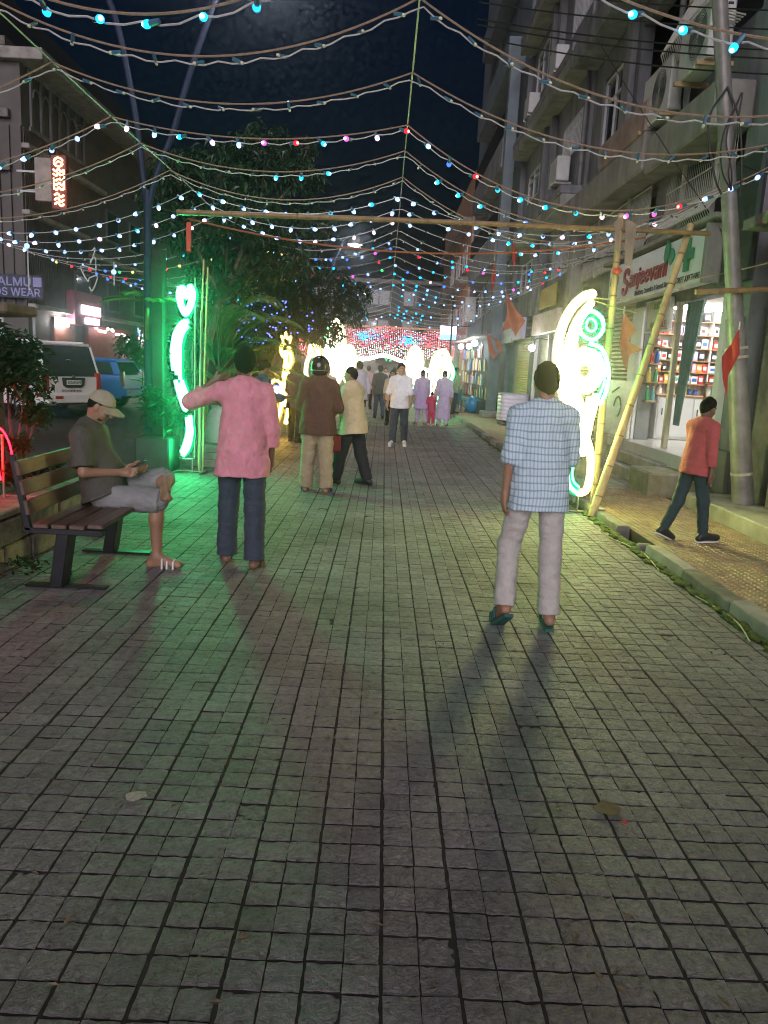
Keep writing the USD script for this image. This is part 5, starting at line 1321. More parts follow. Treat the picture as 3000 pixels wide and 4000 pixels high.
# ------------------------------------------------------------------ far arch, its curtain of lights
arch = thing("light_arch", "bright arched gateway of lights across the far end of the walkway", "arch")
obj("arch_rope", MB().tube(smooth_line([(-3.9, 45, 1.45), (-2.4, 45, 1.85), (-1.0, 45, 2.08), (-.06, 45, 2.30), (.9, 45, 2.05), (1.8, 45, 1.75), (2.9, 45, 1.5)], 8), .11, 8), em("arch_white", (1, .84, .60), 8), arch, smooth=True)
for x0, x1 in ((-4.0, -3.15), (2.25, 2.95)):
    m = MB()
    for x in np.arange(x0, x1, .16):
        m.tube([(x, 45.1, .05), (x, 45.1, 1.7)], .045, 6)
    obj("lit_pillar", m, em("arch_pillar", (1, .85, .66), 5), arch, kind="stuff")
obj("frame", MB().box((-4.1, 45.2, 0), (-4.0, 45.3, 3.9)).box((3.0, 45.2, 0), (3.1, 45.3, 3.9)).box((-4.1, 45.2, 3.85), (3.1, 45.3, 3.95)).box((-2.95, 45.2, 0), (-2.87, 45.28, 1.9)), BAMBOO, arch)
curtain = {"red": MB(), "pink": MB(), "white": MB()}
ico = trimesh.creation.icosphere(0, 1.0)
for row in range(19):
    fr = row / 18
    z = 3.75 - 1.35 * fr; y = 42.0 + 3.0 * fr
    W = 5.0 - .2 * fr
    for x in np.arange(-W + .1, W - .9, .115):
        sagz = -.16 * (1 - math.cos(2 * PI * (x - .06) / 2.9)) * .5 - .03 * abs(x) ** 1.35
        zz = z + sagz + rng.normal(0, .03)
        if zz < (2.30 - .24 * abs(x)) :
            continue
        k = "white" if fr > .66 and abs(x) < 3.2 and rng.random() < .8 else ("pink" if rng.random() < .22 else "red")
        r = rng.uniform(.022, .036)
        curtain[k].add(ico.vertices * r + [x, y + rng.normal(0, .15), zz], ico.faces)
for k, col, st in (("red", (1, .10, .16), 4.5), ("pink", (1, .45, .5), 6), ("white", (1, .84, .78), 4.5)):
    obj(k + "_lights", curtain[k], em("curtain_" + k, col, st), arch, kind="stuff")
for (cx, cz, lab) in ((-1.05, 3.12, "left of the two cyan clusters of bulbs hung before the arch"), (1.12, 3.0, "right of the two cyan clusters of bulbs hung before the arch")):
    m = MB()
    for k in range(90):
        m.add(ico.vertices * rng.uniform(.025, .045) + [cx + rng.normal(0, .33), 39.6 + rng.normal(0, .2), cz + .14 * math.sin(k) + rng.normal(0, .10)], ico.faces)
    o = thing("bulb_cluster", lab, "string lights")
    obj("bulbs", m, COL["c"], o, kind="stuff")
    obj("wires", MB().tube([(cx - 2, 39.6, cz + .6), (cx, 39.6, cz + .1), (cx + 2, 39.6, cz + .55)], .012, 4), WIREM, o)
m = MB()
for k in range(70):
    m.add(ico.vertices * .022 + [rng.uniform(-3.6, -1.7), rng.uniform(18.6, 19.2), rng.uniform(2.0, 3.1)], ico.faces)
obj("fairy_lights", m, em("fairy_blue", (.12, .16, 1), 4), label="blue fairy lights scattered low in the second leafy tree", cat="lights", kind="stuff")
vi = thing("arch_sign", "small green lit sign reading VI inside the far gateway", "sign")
obj("panel", MB().box((-.75, 62.9, 1.95), (1.3, 63.0, 2.75), .01), DARKP, vi)
obj("lettering", text("VI", .42, frame((-.1, 62.88, 2.15), (1, 0, 0), (0, 0, 1)), .01, True), em("green_letters", (.1, 1, .4), 1.5), vi)

# ------------------------------------------------------------------ bamboo, poles, ropes, flags, cables
BAMBOO_L = pm("bamboo_dimmed", (0.26, 0.17, 0.07), 0.5, var=0.35, scale=9)  # darker copy of the bamboo, dim light put into its colour
def bamboo(label, pts, r0, r1, name="bamboo_pole"):
    t = thing(name, label, "bamboo pole")
    p = smooth_line(pts, 8)
    n = len(p)
    rad = np.linspace(r0, r1, n)
    obj("culm", MB().tube(p, rad, 12), BAMBOO if r0 > .034 else BAMBOO_L, t, smooth=40)
    d = np.concatenate([[0], np.cumsum(np.linalg.norm(np.diff(p, axis=0), axis=1))])
    for s in np.arange(.25, d[-1], .38):
        c = np.array([np.interp(s, d, p[:, k]) for k in range(3)]); c2 = np.array([np.interp(s + .018, d, p[:, k]) for k in range(3)])
        r = np.interp(s, d, rad)
        obj("node", MB().tube([c, (c + c2) / 2, c2], [r * 1.02, r * 1.12, r * 1.02], 12, cap=False), BAMBOO_D, t)
    return t
bamboo("slanting bamboo pole leaning from the kerb up towards the shop signboard", [(2.55, 9.0, .02), (3.05, 9.3, 1.7), (3.56, 9.62, 3.5)], .05, .04)
bamboo("upright bamboo pole right behind the tall warm white light figure", [(2.70, 9.52, .08), (2.69, 9.5, 1.9), (2.68, 9.5, 3.55)], .045, .038)
bamboo("long level bamboo pole spanning the walkway high up", [(-2.5, 9.42, 3.30), (.5, 9.46, 3.35), (3.75, 9.5, 3.38)], .032, .028)
bamboo("short level bamboo tied to the leaning metal pole", [(3.45, 8.95, 2.65), (5.6, 8.95, 2.84)], .03, .026)
obj("knot_rag", MB().mesh(trimesh.creation.icosphere(2, .055).apply_transform(np.diag([1, 1, .7, 1])).apply_translation((2.69, 9.45, 2.90))), pm("rag_red", (0.55, .07, .05), .8), label="red rag knotted round the upright bamboo pole", cat="rag")
obj("cloth_strip", MB().add([(2.72, 9.44, 3.5), (2.86, 9.43, 3.42), (2.84, 9.42, 2.95), (2.76, 9.43, 2.98)], [(0, 1, 2, 3)]).add([(2.6, 9.45, 3.45), (2.68, 9.43, 3.5), (2.67, 9.42, 3.1), (2.63, 9.43, 3.15)], [(0, 1, 2, 3)]), pm("torn_cloth", (0.30, .24, .17), .9), label="torn pale cloth hanging from the top of the upright bamboo pole", cat="cloth")
pole = thing("metal_pole", "old leaning metal utility pole with patches and cables in front of the shop", "pole")
pole_pts = np.array([(4.385, 9.1, .25), (4.19, 9.1, 1.35), (4.0, 9.1, 2.4), (3.72, 9.1, 3.9), (3.39, 9.1, 5.7), (2.95, 9.1, 8.2)])
obj("shaft", MB().tube(pole_pts[:3], [.125, .115, .105], 16).tube(pole_pts[2:], [.09, .085, .08, .072], 16), pm("pole_grey", (0.22, 0.21, 0.19), .5, .3, var=.3, scale=5, bump=.3, bscale=30), pole, smooth=40)
for z in (.6, 1.95, 2.05):
    i = np.interp(z, pole_pts[:, 2], pole_pts[:, 0])
    obj("band", MB().tube([(i, 9.1, z), (i - .005, 9.1, z + .03)], .128, 16), pm("pole_band", (0.42, .38, .28), .6), pole)
cb = MB()
for k in range(3):
    g = np.random.default_rng(k)
    cb.tube(smooth_line([(3.70 + g.normal(0, .06), 9.0, 4.75), (3.60 + g.normal(0, .1), 8.96, 4.3), (3.62 + g.normal(0, .1), 8.95, 3.95), (3.72, 8.98, 3.75)], 6), .009, 5)
for s in (-1, 1):
    cb.tube(smooth_line([(3.55, 9.0, 4.8), (3.55 + .17 * s, 8.98, 4.45), (3.66 + .15 * s, 8.97, 3.9), (3.72 + .1 * s, 8.98, 3.7)], 6), .012, 5)
obj("hanging_cables", cb, BLACKW, pole)
obj("cable_loop", MB().tube([(4.35 + .42 * math.cos(a), 9.0, 4.25 + .62 * math.sin(a)) for a in np.linspace(-1.5, 2.2, 26)], .007, 4), BLACKW, pole)
oh = thing("overhead_cables", "bundle of black overhead cables crossing above the balconies", "cables")
for k in range(5):
    g = np.random.default_rng(90 + k)
    z = 6.0 - .13 * k + g.normal(0, .02)
    obj("cable", MB().tube(catenary((.9, 10.0, z + .05), (7.5, 9.0, z - .25), .15 + .03 * k, 20), .009, 4), BLACKW, oh)
for k, (a, b, sg) in enumerate([((2.9, 12.5, 6.6), (4.4, 10.2, 3.3), .05), ((4.45, 9.3, 4.05), (5.6, 8.4, 4.3), .06), ((3.66, 9.1, 4.1), (5.6, 8.6, 3.7), .1), ((3.6, 9.62, 2.85), (2.28, 9.4, 2.6), .12), ((3.6, 9.62, 2.86), (4.8, 9.0, 3.2), .03), ((2.28, 9.35, 2.58), (3.0, 9.55, 2.44), .01)]):
    obj("rope" if k > 2 else "cable", MB().tube(catenary(a, b, sg, 14), .007, 5), pm("yellow_rope", (.42, .36, .14), .8) if k > 2 else BLACKW, label=["thin black cable down the front of the grey building", "thin black cable to the violet tinted house, upper of two", "thin black cable to the violet tinted house, lower of two", "yellow rope between the bamboo poles carrying a flag", "yellow rope from the slanting bamboo towards the right edge", "short yellow rope behind the top of the light figure"][k], cat="rope" if k > 2 else "cable")
obj("orange_rope", MB().tube(catenary((-2.4, 9.5, 3.25), (3.0, 9.5, 3.30), .28, 24), .011, 5), pm("rust_rope", (.30, .10, .04), .8), label="rust orange rope sagging under the long level bamboo", cat="rope")

FLAGM = [pm("flag_orange", (0.50, 0.19, 0.10), .8, var=.15, scale=6), pm("flag_red", (0.42, .05, .03), .8, var=.2, scale=6)]
def flag(label, pts, y, mat, seed):
    """Limp pennant: outline (x, z) on a rippled sheet of two faces."""
    from scipy.spatial import Delaunay
    g = np.random.default_rng(seed)
    pg = Polygon(pts)
    b = pg.bounds
    P = [p for p in pts]
    xs = np.linspace(b[0], b[2], 9); zs = np.linspace(b[1], b[3], 13)
    from shapely.geometry import Point
    P += [(x, z) for x in xs for z in zs if pg.buffer(-.01).contains(Point(x, z))]
    P = np.array(P)
    T_ = Delaunay(P).simplices
    T_ = np.array([t for t in T_ if pg.contains(Point(*P[t].mean(0)))])
    w = max(b[2] - b[0], .05)
    yy = y + .22 * w * np.sin((P[:, 0] - b[0]) / w * 6 + (P[:, 1]) * 5 + seed)
    v = np.stack([P[:, 0], yy, P[:, 1]], 1)
    t = thing("flag", label, "flag")
    obj("cloth", (v, T_), mat, t, smooth=True)
    obj("tie", MB().tube([(pts[0][0], yy[0], pts[0][1] - .02), (pts[0][0], yy[0], pts[0][1] + .07)], .008, 5), WIREM, t)
flag("limp orange flag with faint print hanging on the yellow rope beside the ribbed shutter", [(2.93, 2.46), (3.08, 2.25), (3.02, 2.12), (3.19, 2.02), (3.06, 1.96), (3.02, 1.72), (2.93, 1.9), (2.87, 2.08), (2.91, 2.25)], 9.75, FLAGM[0], 1)
flag("large orange swallow tailed flag over the pavement near the closed shops", [(2.50, 3.38), (2.78, 3.0), (2.98, 2.78), (2.76, 2.42), (2.66, 2.6), (2.50, 2.5), (2.56, 2.9)], 17, FLAGM[0], 2)
flag("narrow red flag hanging against the leaning metal pole", [(3.98, 2.28), (4.02, 2.0), (3.93, 1.75), (3.95, 1.5), (3.86, 1.72), (3.82, 1.95), (3.90, 2.1)], 8.9, FLAGM[1], 3)
flag("faded orange flag by the bright clothes stall", [(3.55, 3.0), (4.05, 2.75), (4.15, 2.45), (3.85, 2.1), (3.65, 2.4)], 28, FLAGM[0], 4)
flag("thin dark red pennant high on the right, the upper one", [(2.85, 4.75), (2.93, 4.3), (2.9, 4.0), (2.82, 4.35)], 18.6, FLAGM[1], 5)
flag("thin dark red pennant high on the right, the lower one", [(2.50, 4.3), (2.56, 3.85), (2.5, 3.5), (2.46, 3.9)], 19.2, FLAGM[1], 6)
obj("dangling_rag", MB().box((-3.05, 12.0, 3.2), (-2.98, 12.04, 3.62), .01), pm("rag_red", (0, 0, 0)), label="red rag hanging beside the dark post under the strings", cat="rag")

# ------------------------------------------------------------------ street-side odds and ends on the right
tk = thing("water_tank", "white ribbed plastic wrapped water tank standing on the pavement", "tank", (4.02, 24.0, .085))
TANK = pm("tank_plastic", (0.74, 0.72, 0.80), .35, var=.06)
secs = []
for z in np.linspace(.12, .97, 26):
    s = 1 + .02 * math.sin(z * 55) - (.10 if z < .14 or z > .95 else 0)
    a = np.linspace(0, 2 * PI, 32, endpoint=False)
    secs.append(np.stack([.45 * s * np.sign(np.cos(a)) * np.abs(np.cos(a)) ** .45, .45 * s * np.sign(np.sin(a)) * np.abs(np.sin(a)) ** .45, np.full(32, z)], 1))
obj("body", loft(secs), TANK, tk, smooth=40)
obj("red_mark", MB().box((.22, -.468, .2), (.30, -.462, .26)), RED, tk)
obj("stand", MB().box((-.4, -.4, 0), (-.32, .4, .118)).box((.32, -.4, 0), (.4, .4, .118)).box((-.3, -.3, .06), (.3, .3, .117)), CONC_D, tk)
obj("shop_step", MB().box((3.55, 29.2, .08), (4.28, 38, .56), .02), pm("dark_green_step", (0.05, .07, .06), .6, var=.2), label="dark green raised shop front step beyond the water tank", cat="step")
obj("stone_step", MB().box((3.5, 27.3, .08), (4.25, 28.0, .30), .015), CONC, label="small pale stone step in front of the dark green one", cat="step")
GC = ["red", "blue", "yellow", "green", "white", "orange", "teal", "pink", "lilac", "black"]
k = 0
for row, z in enumerate((.62, 1.15, 1.7, 2.2)):
    for gi, y in enumerate(np.arange(29.4, 37.6, .62)):
        c = rnd.choice(GC)
        h = rnd.uniform(.3, .55); w = rnd.uniform(.25, .5)
        m = MB()
        x = 3.72 + rng.normal(0, .06) + .12 * (row == 0)
        pts = [(0, 0), (w, 0), (w * .95, h * .8), (w * .6, h), (w * .4, h), (.02, h * .82)]
        o = obj("hanging_goods", MB().prism(pts, .04, frame((x, y, z), (0, 1, 0), (0, 0, 1))), goods(c), label=f"{c} article at the bright stall, " + ["bottom", "second", "third", "top"][row] + f" row, {ORD[gi]} from the near end", cat="goods", group="goods hanging at the bright stall")
st = thing("stall_lamp", "cluster of bright white stall lamps over the hanging goods", "lamp")
for (x, y, z) in ((3.55, 33.5, 2.7), (3.5, 31.0, 2.75), (3.45, 36.0, 2.75)):
    obj("bulb", MB().mesh(trimesh.creation.icosphere(2, .12).apply_translation((x, y, z))), em("stall_bulb", (.95, .97, 1), 60), st)
obj("awning", MB().box((3.2, 29.3, 2.9), (4.28, 37.5, 2.95), .01, M=frame((0, 0, -.35), (1, 0, .12), (0, 1, 0), (0, 0, 1))), pm("awning", (.35, .33, .3), .7), label="sloping awning over the bright stall", cat="awning")
ls = thing("lit_signboard", "bright white and blue lit signboard sticking out over the far right shops", "sign", (3.15, 40, 0))
obj("upper_panel", MB().box((-.42, 0, 3.45), (.40, .15, 3.85), .01), em("lit_sign_white", (.85, .92, 1), 4), ls)
obj("lower_panel", MB().box((-.42, 0, 3.17), (.40, .15, 3.44), .01), em("lit_sign_blue", (.25, .5, 1), 2.5), ls)
obj("frame", MB().box((-.44, .01, 3.86), (1.2, .14, 3.9)).box((-.44, .01, 3.12), (.42, .14, 3.16)), BLACKM, ls)
obj("thin_mast", MB().tube([(2.72, 33, .08), (2.72, 33, 4.6)], .035, 8), BLACKM, label="thin dark mast rising in front of the lit signboard", cat="pole")
obj("drain_pipe", MB().tube([(3.55, 39, .08), (3.55, 39, 3.0)], .13, 12), PLASTER_Y, label="pale round column under the lit signboard", cat="column")
bag = MB().mesh(trimesh.creation.icosphere(3, 1.0))
bag.v[0] = bag.v[0] * [.30, .30, .33] * (1 + .12 * (meshkit.fbm(bag.v[0] * 2.5) - .5)[:, None]) + [3.42, 29.6, .40]
obj("plastic_bag", bag, pm("bag_blue", (.05, .30, .55), .3, var=.2, scale=9), smooth=True, label="round bright blue plastic sack by the dark green step", cat="sack")
for i, (x, y) in enumerate(((2.95, 30.2), (3.2, 31.4))):
    c = thing("plastic_chair", "blue plastic chair on the pavement, the " + ("nearer one" if i == 0 else "farther one"), "chair", (x, y, .085), 20 + 50 * i)
    CH = pm("chair_blue", (.06, .22, .36), .35, var=.1)
    obj("seat", MB().box((-.22, -.22, .42), (.22, .22, .45), .01), CH, c)
    obj("backrest", MB().box((-.21, .19, .47), (.21, .22, .86), .01), CH, c)
    for sx in (-1, 1):
        for sy in (-1, 1):
            obj("leg", MB().box((sx * .2 - .02, sy * .2 - .02, 0), (sx * .2 + .02, sy * .2 + .02, .418)), CH, c)
obj("white_board", MB().box((3.75, 19.4, .12), (3.80, 19.9, .85), .01), SIGNW, label="small white standing board on the pavement behind the light figure", cat="board")
lb = thing("painted_board", "pale board with red and green painting leaning below the ribbed shutter", "board")
obj("panel", MB().box((4.30, 13.5, .62), (4.34, 14.9, 1.62), .02), SIGNW, lb)
obj("painting", MB().tube([(4.295, 14.2 + .2 * math.cos(a), 1.15 + .18 * math.sin(a)) for a in np.linspace(0, 4.4, 16)], .018, 5).tube([(4.295, 14.6, 1.4), (4.295, 14.2, 1.5)], .015, 5), GREEN, lb)
for nm, pts, lab in (("cable", [(2.44, 7.9, .004), (2.50, 7.55, .02), (2.56, 7.3, .012), (2.54, 7.0, .03), (2.50, 6.55, .012)], "pale cable lying along the kerb near the broken stone"), ("cable", [(2.50, 5.75, .02), (2.55, 5.5, .012), (2.53, 5.1, .03), (2.46, 4.75, .012)], "pale cable lying along the mossy kerb nearest the camera")):
    obj(nm, MB().tube(smooth_line(pts, 6), .006, 6), pm("pale_cable", (.30, .32, .16), .5), smooth=True, label=lab, cat="cable")
obj("painted_hole", MB().box((2.50, 7.08, -.0175), (2.72, 7.36, .005), .004), BLACKM, label="black slab painting the dark of the gutter hole where the kerb stone is broken", cat="hole")  # solid black slab, the shade of the hole put into its colour
def litter(label, x, y, s, mat, seed, cat):
    g = np.random.default_rng(seed)
    pts = [(s * .5 * math.cos(a) * g.uniform(.7, 1.2), s * .5 * math.sin(a) * g.uniform(.6, 1.1)) for a in np.linspace(0, 2 * PI, 9)[:-1]]
    v = [(x, y, .012)] + [(x + a, y + b, .007 + g.uniform(0, .008)) for a, b in pts]
    obj(cat.replace(" ", "_"), (np.array(v), np.array([(0, i + 1, (i + 1) % 8 + 1) for i in range(8)])), mat, label=label, cat=cat)
litter("crumpled pale paper scrap on the setts at the left foreground", -.86, 2.66, .085, pm("paper", (.42, .38, .32), .8, var=.35, scale=60), 1, "paper scrap")
litter("brown dead leaf on the setts at the right foreground", .945, 2.72, .12, pm("dead_leaf", (.12, .085, .04), .8, var=.3, scale=40), 2, "dead leaf")
litter("tiny red scrap on the setts beside the dead leaf", .985, 2.63, .03, pm("red_scrap", (.45, .03, .03), .6), 3, "red scrap")
leaves_g = MB()
for k in range(46):
    x, y = rng.uniform(-2.3, -1.2), rng.uniform(12.5, 16)
    a = rng.uniform(0, 6.28)
    leaves_g.add([(x, y, .012), (x + .05 * math.cos(a), y + .05 * math.sin(a), .02), (x + .08 * math.cos(a + .3), y + .08 * math.sin(a + .3), .01), (x + .04 * math.cos(a + .9), y + .04 * math.sin(a + .9), .016)], [(0, 1, 2, 3)])
obj("fallen_leaves", leaves_g, pm("dead_leaf", (0, 0, 0)), label="scattered fallen leaves on the setts below the yellow light figure", cat="leaves", kind="stuff")

grit = MB()
g = np.random.default_rng(404)
for k in range(150):
    y = 1.7 + 9 * g.random() ** 1.5
    x = g.uniform(-.6, .62) * y * .95
    if not -2.6 < x < 2.5:
        continue
    a, L = g.uniform(0, 6.28), g.uniform(.006, .03)
    c, s_ = math.cos(a) * L, math.sin(a) * L
    grit.add([(x - c, y - s_, .006), (x + .35 * s_, y - .35 * c, .009), (x + c, y + s_, .007), (x - .35 * s_, y + .35 * c, .011)], [(0, 1, 2, 3)])
obj("ground_litter", grit, pm("dry_litter", (.17, .13, .08), .9, var=.6, scale=40), label="tiny dry leaf bits and grit scattered over the setts", cat="litter", kind="stuff")
# ------------------------------------------------------------------ people
def surface_nets(d, lo, h):
    """Triangles of the zero level of the grid d."""
    s = d < 0
    c = [s[i:s.shape[0] - 1 + i, j:s.shape[1] - 1 + j, k:s.shape[2] - 1 + k] for i in (0, 1) for j in (0, 1) for k in (0, 1)]
    cnt = sum(x.astype(np.int8) for x in c)
    act = (cnt > 0) & (cnt < 8)
    I, J, K = np.nonzero(act)
    idx = -np.ones(act.shape, int); idx[act] = np.arange(len(I))
    P = np.zeros((len(I), 3)); N = np.zeros(len(I))
    cor = [(i, j, k) for i in (0, 1) for j in (0, 1) for k in (0, 1)]
    val = {q: d[I + q[0], J + q[1], K + q[2]] for q in cor}
    for a in cor:
        for ax in range(3):
            if a[ax] == 0:
                b = list(a); b[ax] = 1; b = tuple(b)
                va, vb = val[a], val[b]
                m = (va < 0) != (vb < 0)
                t = np.where(m, va / np.where(m, va - vb, 1), 0)
                for q in range(3):
                    P[:, q] += m * (a[q] + t * (b[q] - a[q]))
                N += m
    P = P / N[:, None] + np.stack([I, J, K], 1)
    F = []
    for ax in range(3):
        u, w = (ax + 1) % 3, (ax + 2) % 3
        sl0, sl1 = [slice(None)] * 3, [slice(None)] * 3
        sl0[ax], sl1[ax] = slice(0, -1), slice(1, None)
        a, b = s[tuple(sl0)], s[tuple(sl1)]
        for inward in (True, False):
            m = (a & ~b) if inward else (~a & b)
            q = np.stack(np.nonzero(m), 1)
            q = q[(q[:, u] > 0) & (q[:, w] > 0) & (q[:, u] < d.shape[u] - 1) & (q[:, w] < d.shape[w] - 1)]
            eu, ew = np.eye(3, dtype=int)[u], np.eye(3, dtype=int)[w]
            g = lambda o: idx[tuple((q + o).T)]
            quad = np.stack([g(-eu - ew), g(-ew), g(0 * eu), g(-eu)], 1)
            F.append(quad if inward else quad[:, ::-1])
    F = np.vstack(F)
    F = F[(F >= 0).all(1)]
    return P * h + lo, np.vstack([F[:, [0, 1, 2]], F[:, [0, 2, 3]]])

class SDF:
    def __init__(s, h):
        s.h, s.ops = h, []
    def cone(s, a, b, ra, rb, k=.03, sy=1.0, cap0=False, cap1=False, sub=False):
        s.ops.append(("c", np.array(a, float), np.array(b, float), ra, rb, k, sy, cap0, cap1, sub)); return s
    def ell(s, c, r, R=None, k=.02, sub=False, plane=None):
        s.ops.append(("e", np.array(c, float), np.array(r, float), np.eye(3) if R is None else R, k, sub, plane)); return s
    def mesh(s):
        los, his = [], []
        for o in s.ops:
            if o[0] == "c":
                r = max(o[3], o[4])
                los.append(np.minimum(o[1], o[2]) - r); his.append(np.maximum(o[1], o[2]) + r)
            else:
                r = o[2].max(); los.append(o[1] - r); his.append(o[1] + r)
        lo = np.min(los, 0) - 3 * s.h; hi = np.max(his, 0) + 3 * s.h
        n = np.ceil((hi - lo) / s.h).astype(int) + 1
        D = np.full(n, .2, np.float32)
        for o, l, u in zip(s.ops, los, his):
            k = o[5] if o[0] == "c" else o[4]
            i0 = np.maximum(0, np.floor((l - k - 2 * s.h - lo) / s.h).astype(int)); i1 = np.minimum(n, np.ceil((u + k + 2 * s.h - lo) / s.h).astype(int) + 1)
            ax = [(lo[q] + s.h * np.arange(i0[q], i1[q])).astype(np.float32) for q in range(3)]
            X, Y, Z = np.meshgrid(*ax, indexing="ij", sparse=True)
            if o[0] == "c":
                _, a, b, ra, rb, k, sy, c0, c1, sub = o
                ab = b - a; w = np.array([1, 1 / sy, 1]); abw = ab * w; L2 = (abw ** 2).sum()
                x, y, z = X - a[0], (Y - a[1]) / sy, Z - a[2]
                t = (x * abw[0] + y * abw[1] + z * abw[2]) / L2
                tc = np.clip(t, 0, 1)
                d = np.sqrt((x - tc * abw[0]) ** 2 + (y - tc * abw[1]) ** 2 + (z - tc * abw[2]) ** 2) - (ra + tc * (rb - ra))
                d = d * (sy if sy < 1 else 1)
                L = math.sqrt(L2)
                if c1: d = np.maximum(d, (t - 1) * L)
                if c0: d = np.maximum(d, -t * L)
            else:
                _, c, r, R, k, sub, plane = o
                x, y, z = X - c[0], Y - c[1], Z - c[2]
                p = [R[0, q] * x + R[1, q] * y + R[2, q] * z for q in range(3)]
                k1 = np.sqrt((p[0] / r[0]) ** 2 + (p[1] / r[1]) ** 2 + (p[2] / r[2]) ** 2) + 1e-6
                d = (k1 - 1) * r.min() * np.where(k1 > 1, 1, 1)
                if plane is not None:                     # keep where n.p > off (in the ellipsoid's own axes)
                    d = np.maximum(d, plane[3] - (plane[0] * p[0] + plane[1] * p[1] + plane[2] * p[2]))
            B = D[i0[0]:i1[0], i0[1]:i1[1], i0[2]:i1[2]]
            if sub:
                hh = np.clip(.5 - .5 * (B + d) / k, 0, 1)
                B[...] = B * (1 - hh) + -d * hh + k * hh * (1 - hh)
            else:
                hh = np.clip(.5 + .5 * (B - d) / k, 0, 1)
                B[...] = B * (1 - hh) + d * hh - k * hh * (1 - hh)
        return surface_nets(D, lo, s.h)

def wrinkle(vf, amp, freq, seed):
    v, f = vf
    n = trimesh.Trimesh(v, f, process=False).vertex_normals
    w = meshkit.fbm(v * np.array(freq) + seed * 7.3, 3, seed) - .5
    return v + n * (amp * 2 * w)[:, None], f

def rx(d):
    c, s = math.cos(math.radians(d)), math.sin(math.radians(d))
    return np.array([[1, 0, 0], [0, c, -s], [0, s, c]])

def stand(lean=3, L=(6, 3, 4), R=(-6, 3, 8), aL=(4, 8, 12), aR=(4, 8, 12), turn=0, nod=0, footL=0, footR=0, wide=1.0):
    """Joints of a standing or walking figure of 1.72 m, facing +y. Legs: thigh forward, out, knee bend; arms: forward, out, elbow bend."""
    up_ = np.array([0, math.sin(math.radians(lean)), math.cos(math.radians(lean))])
    J = {"P": np.array([0, 0, .93]), "up": up_, "turn": turn, "nod": nod}
    J["N"] = J["P"] + .505 * up_
    J["H"] = J["N"] + .185 * up_ + [0, .02, 0]
    for s, nm, lg, ar, ft in ((-1, "L", L, aL, footL), (1, "R", R, aR, footR)):
        hip = J["P"] + [s * .092 * wide, 0, -.03]
        f, o, k = map(math.radians, lg)
        d1 = np.array([s * math.sin(o), math.sin(f) * math.cos(o), -math.cos(f) * math.cos(o)])
        d2 = np.array([s * math.sin(o) * .6, math.sin(f - k), -math.cos(f - k)]); d2 /= np.linalg.norm(d2)
        J["hip" + nm] = hip; J["knee" + nm] = hip + .42 * d1; J["ank" + nm] = J["knee" + nm] + .40 * d2
        fp = math.radians(ft)
        J["toe" + nm] = J["ank" + nm] + np.array([s * .03, .17 * math.cos(fp), -.045 - .17 * math.sin(fp)])
        J["heel" + nm] = J["ank" + nm] + np.array([0, -.05 * math.cos(fp) - .03 * math.sin(fp), -.05 + .04 * math.sin(fp)])
        sh = J["N"] - .045 * up_ + [s * .175, 0, 0]
        f, o, e = map(math.radians, ar)
        a1 = np.array([s * math.sin(o), math.sin(f) * math.cos(o), -math.cos(f) * math.cos(o)])
        a2 = np.array([s * math.sin(o) * .3, math.sin(f + e), -math.cos(f + e)]); a2 /= np.linalg.norm(a2)
        J["sh" + nm] = sh; J["elb" + nm] = sh + .285 * a1; J["wri" + nm] = J["elb" + nm] + .245 * a2
    return J

SKIN = [pm("skin_brown", (0.30, 0.165, 0.10), .5, var=.12, scale=12), pm("skin_tan", (0.40, 0.24, 0.15), .5, var=.1, scale=12), pm("skin_dark", (0.16, 0.085, 0.055), .5, var=.12, scale=12)]
HAIR = pm("hair_black", (0.008, 0.007, 0.006), .85, var=.3, scale=60, bump=.8, bscale=160, spec=.12)
EYEW, EYED = pm("eye_white", (.7, .68, .65), .2, var=.03), pm("eye_dark", (.02, .012, .01), .15, var=.1)
PERSON_N = [0]

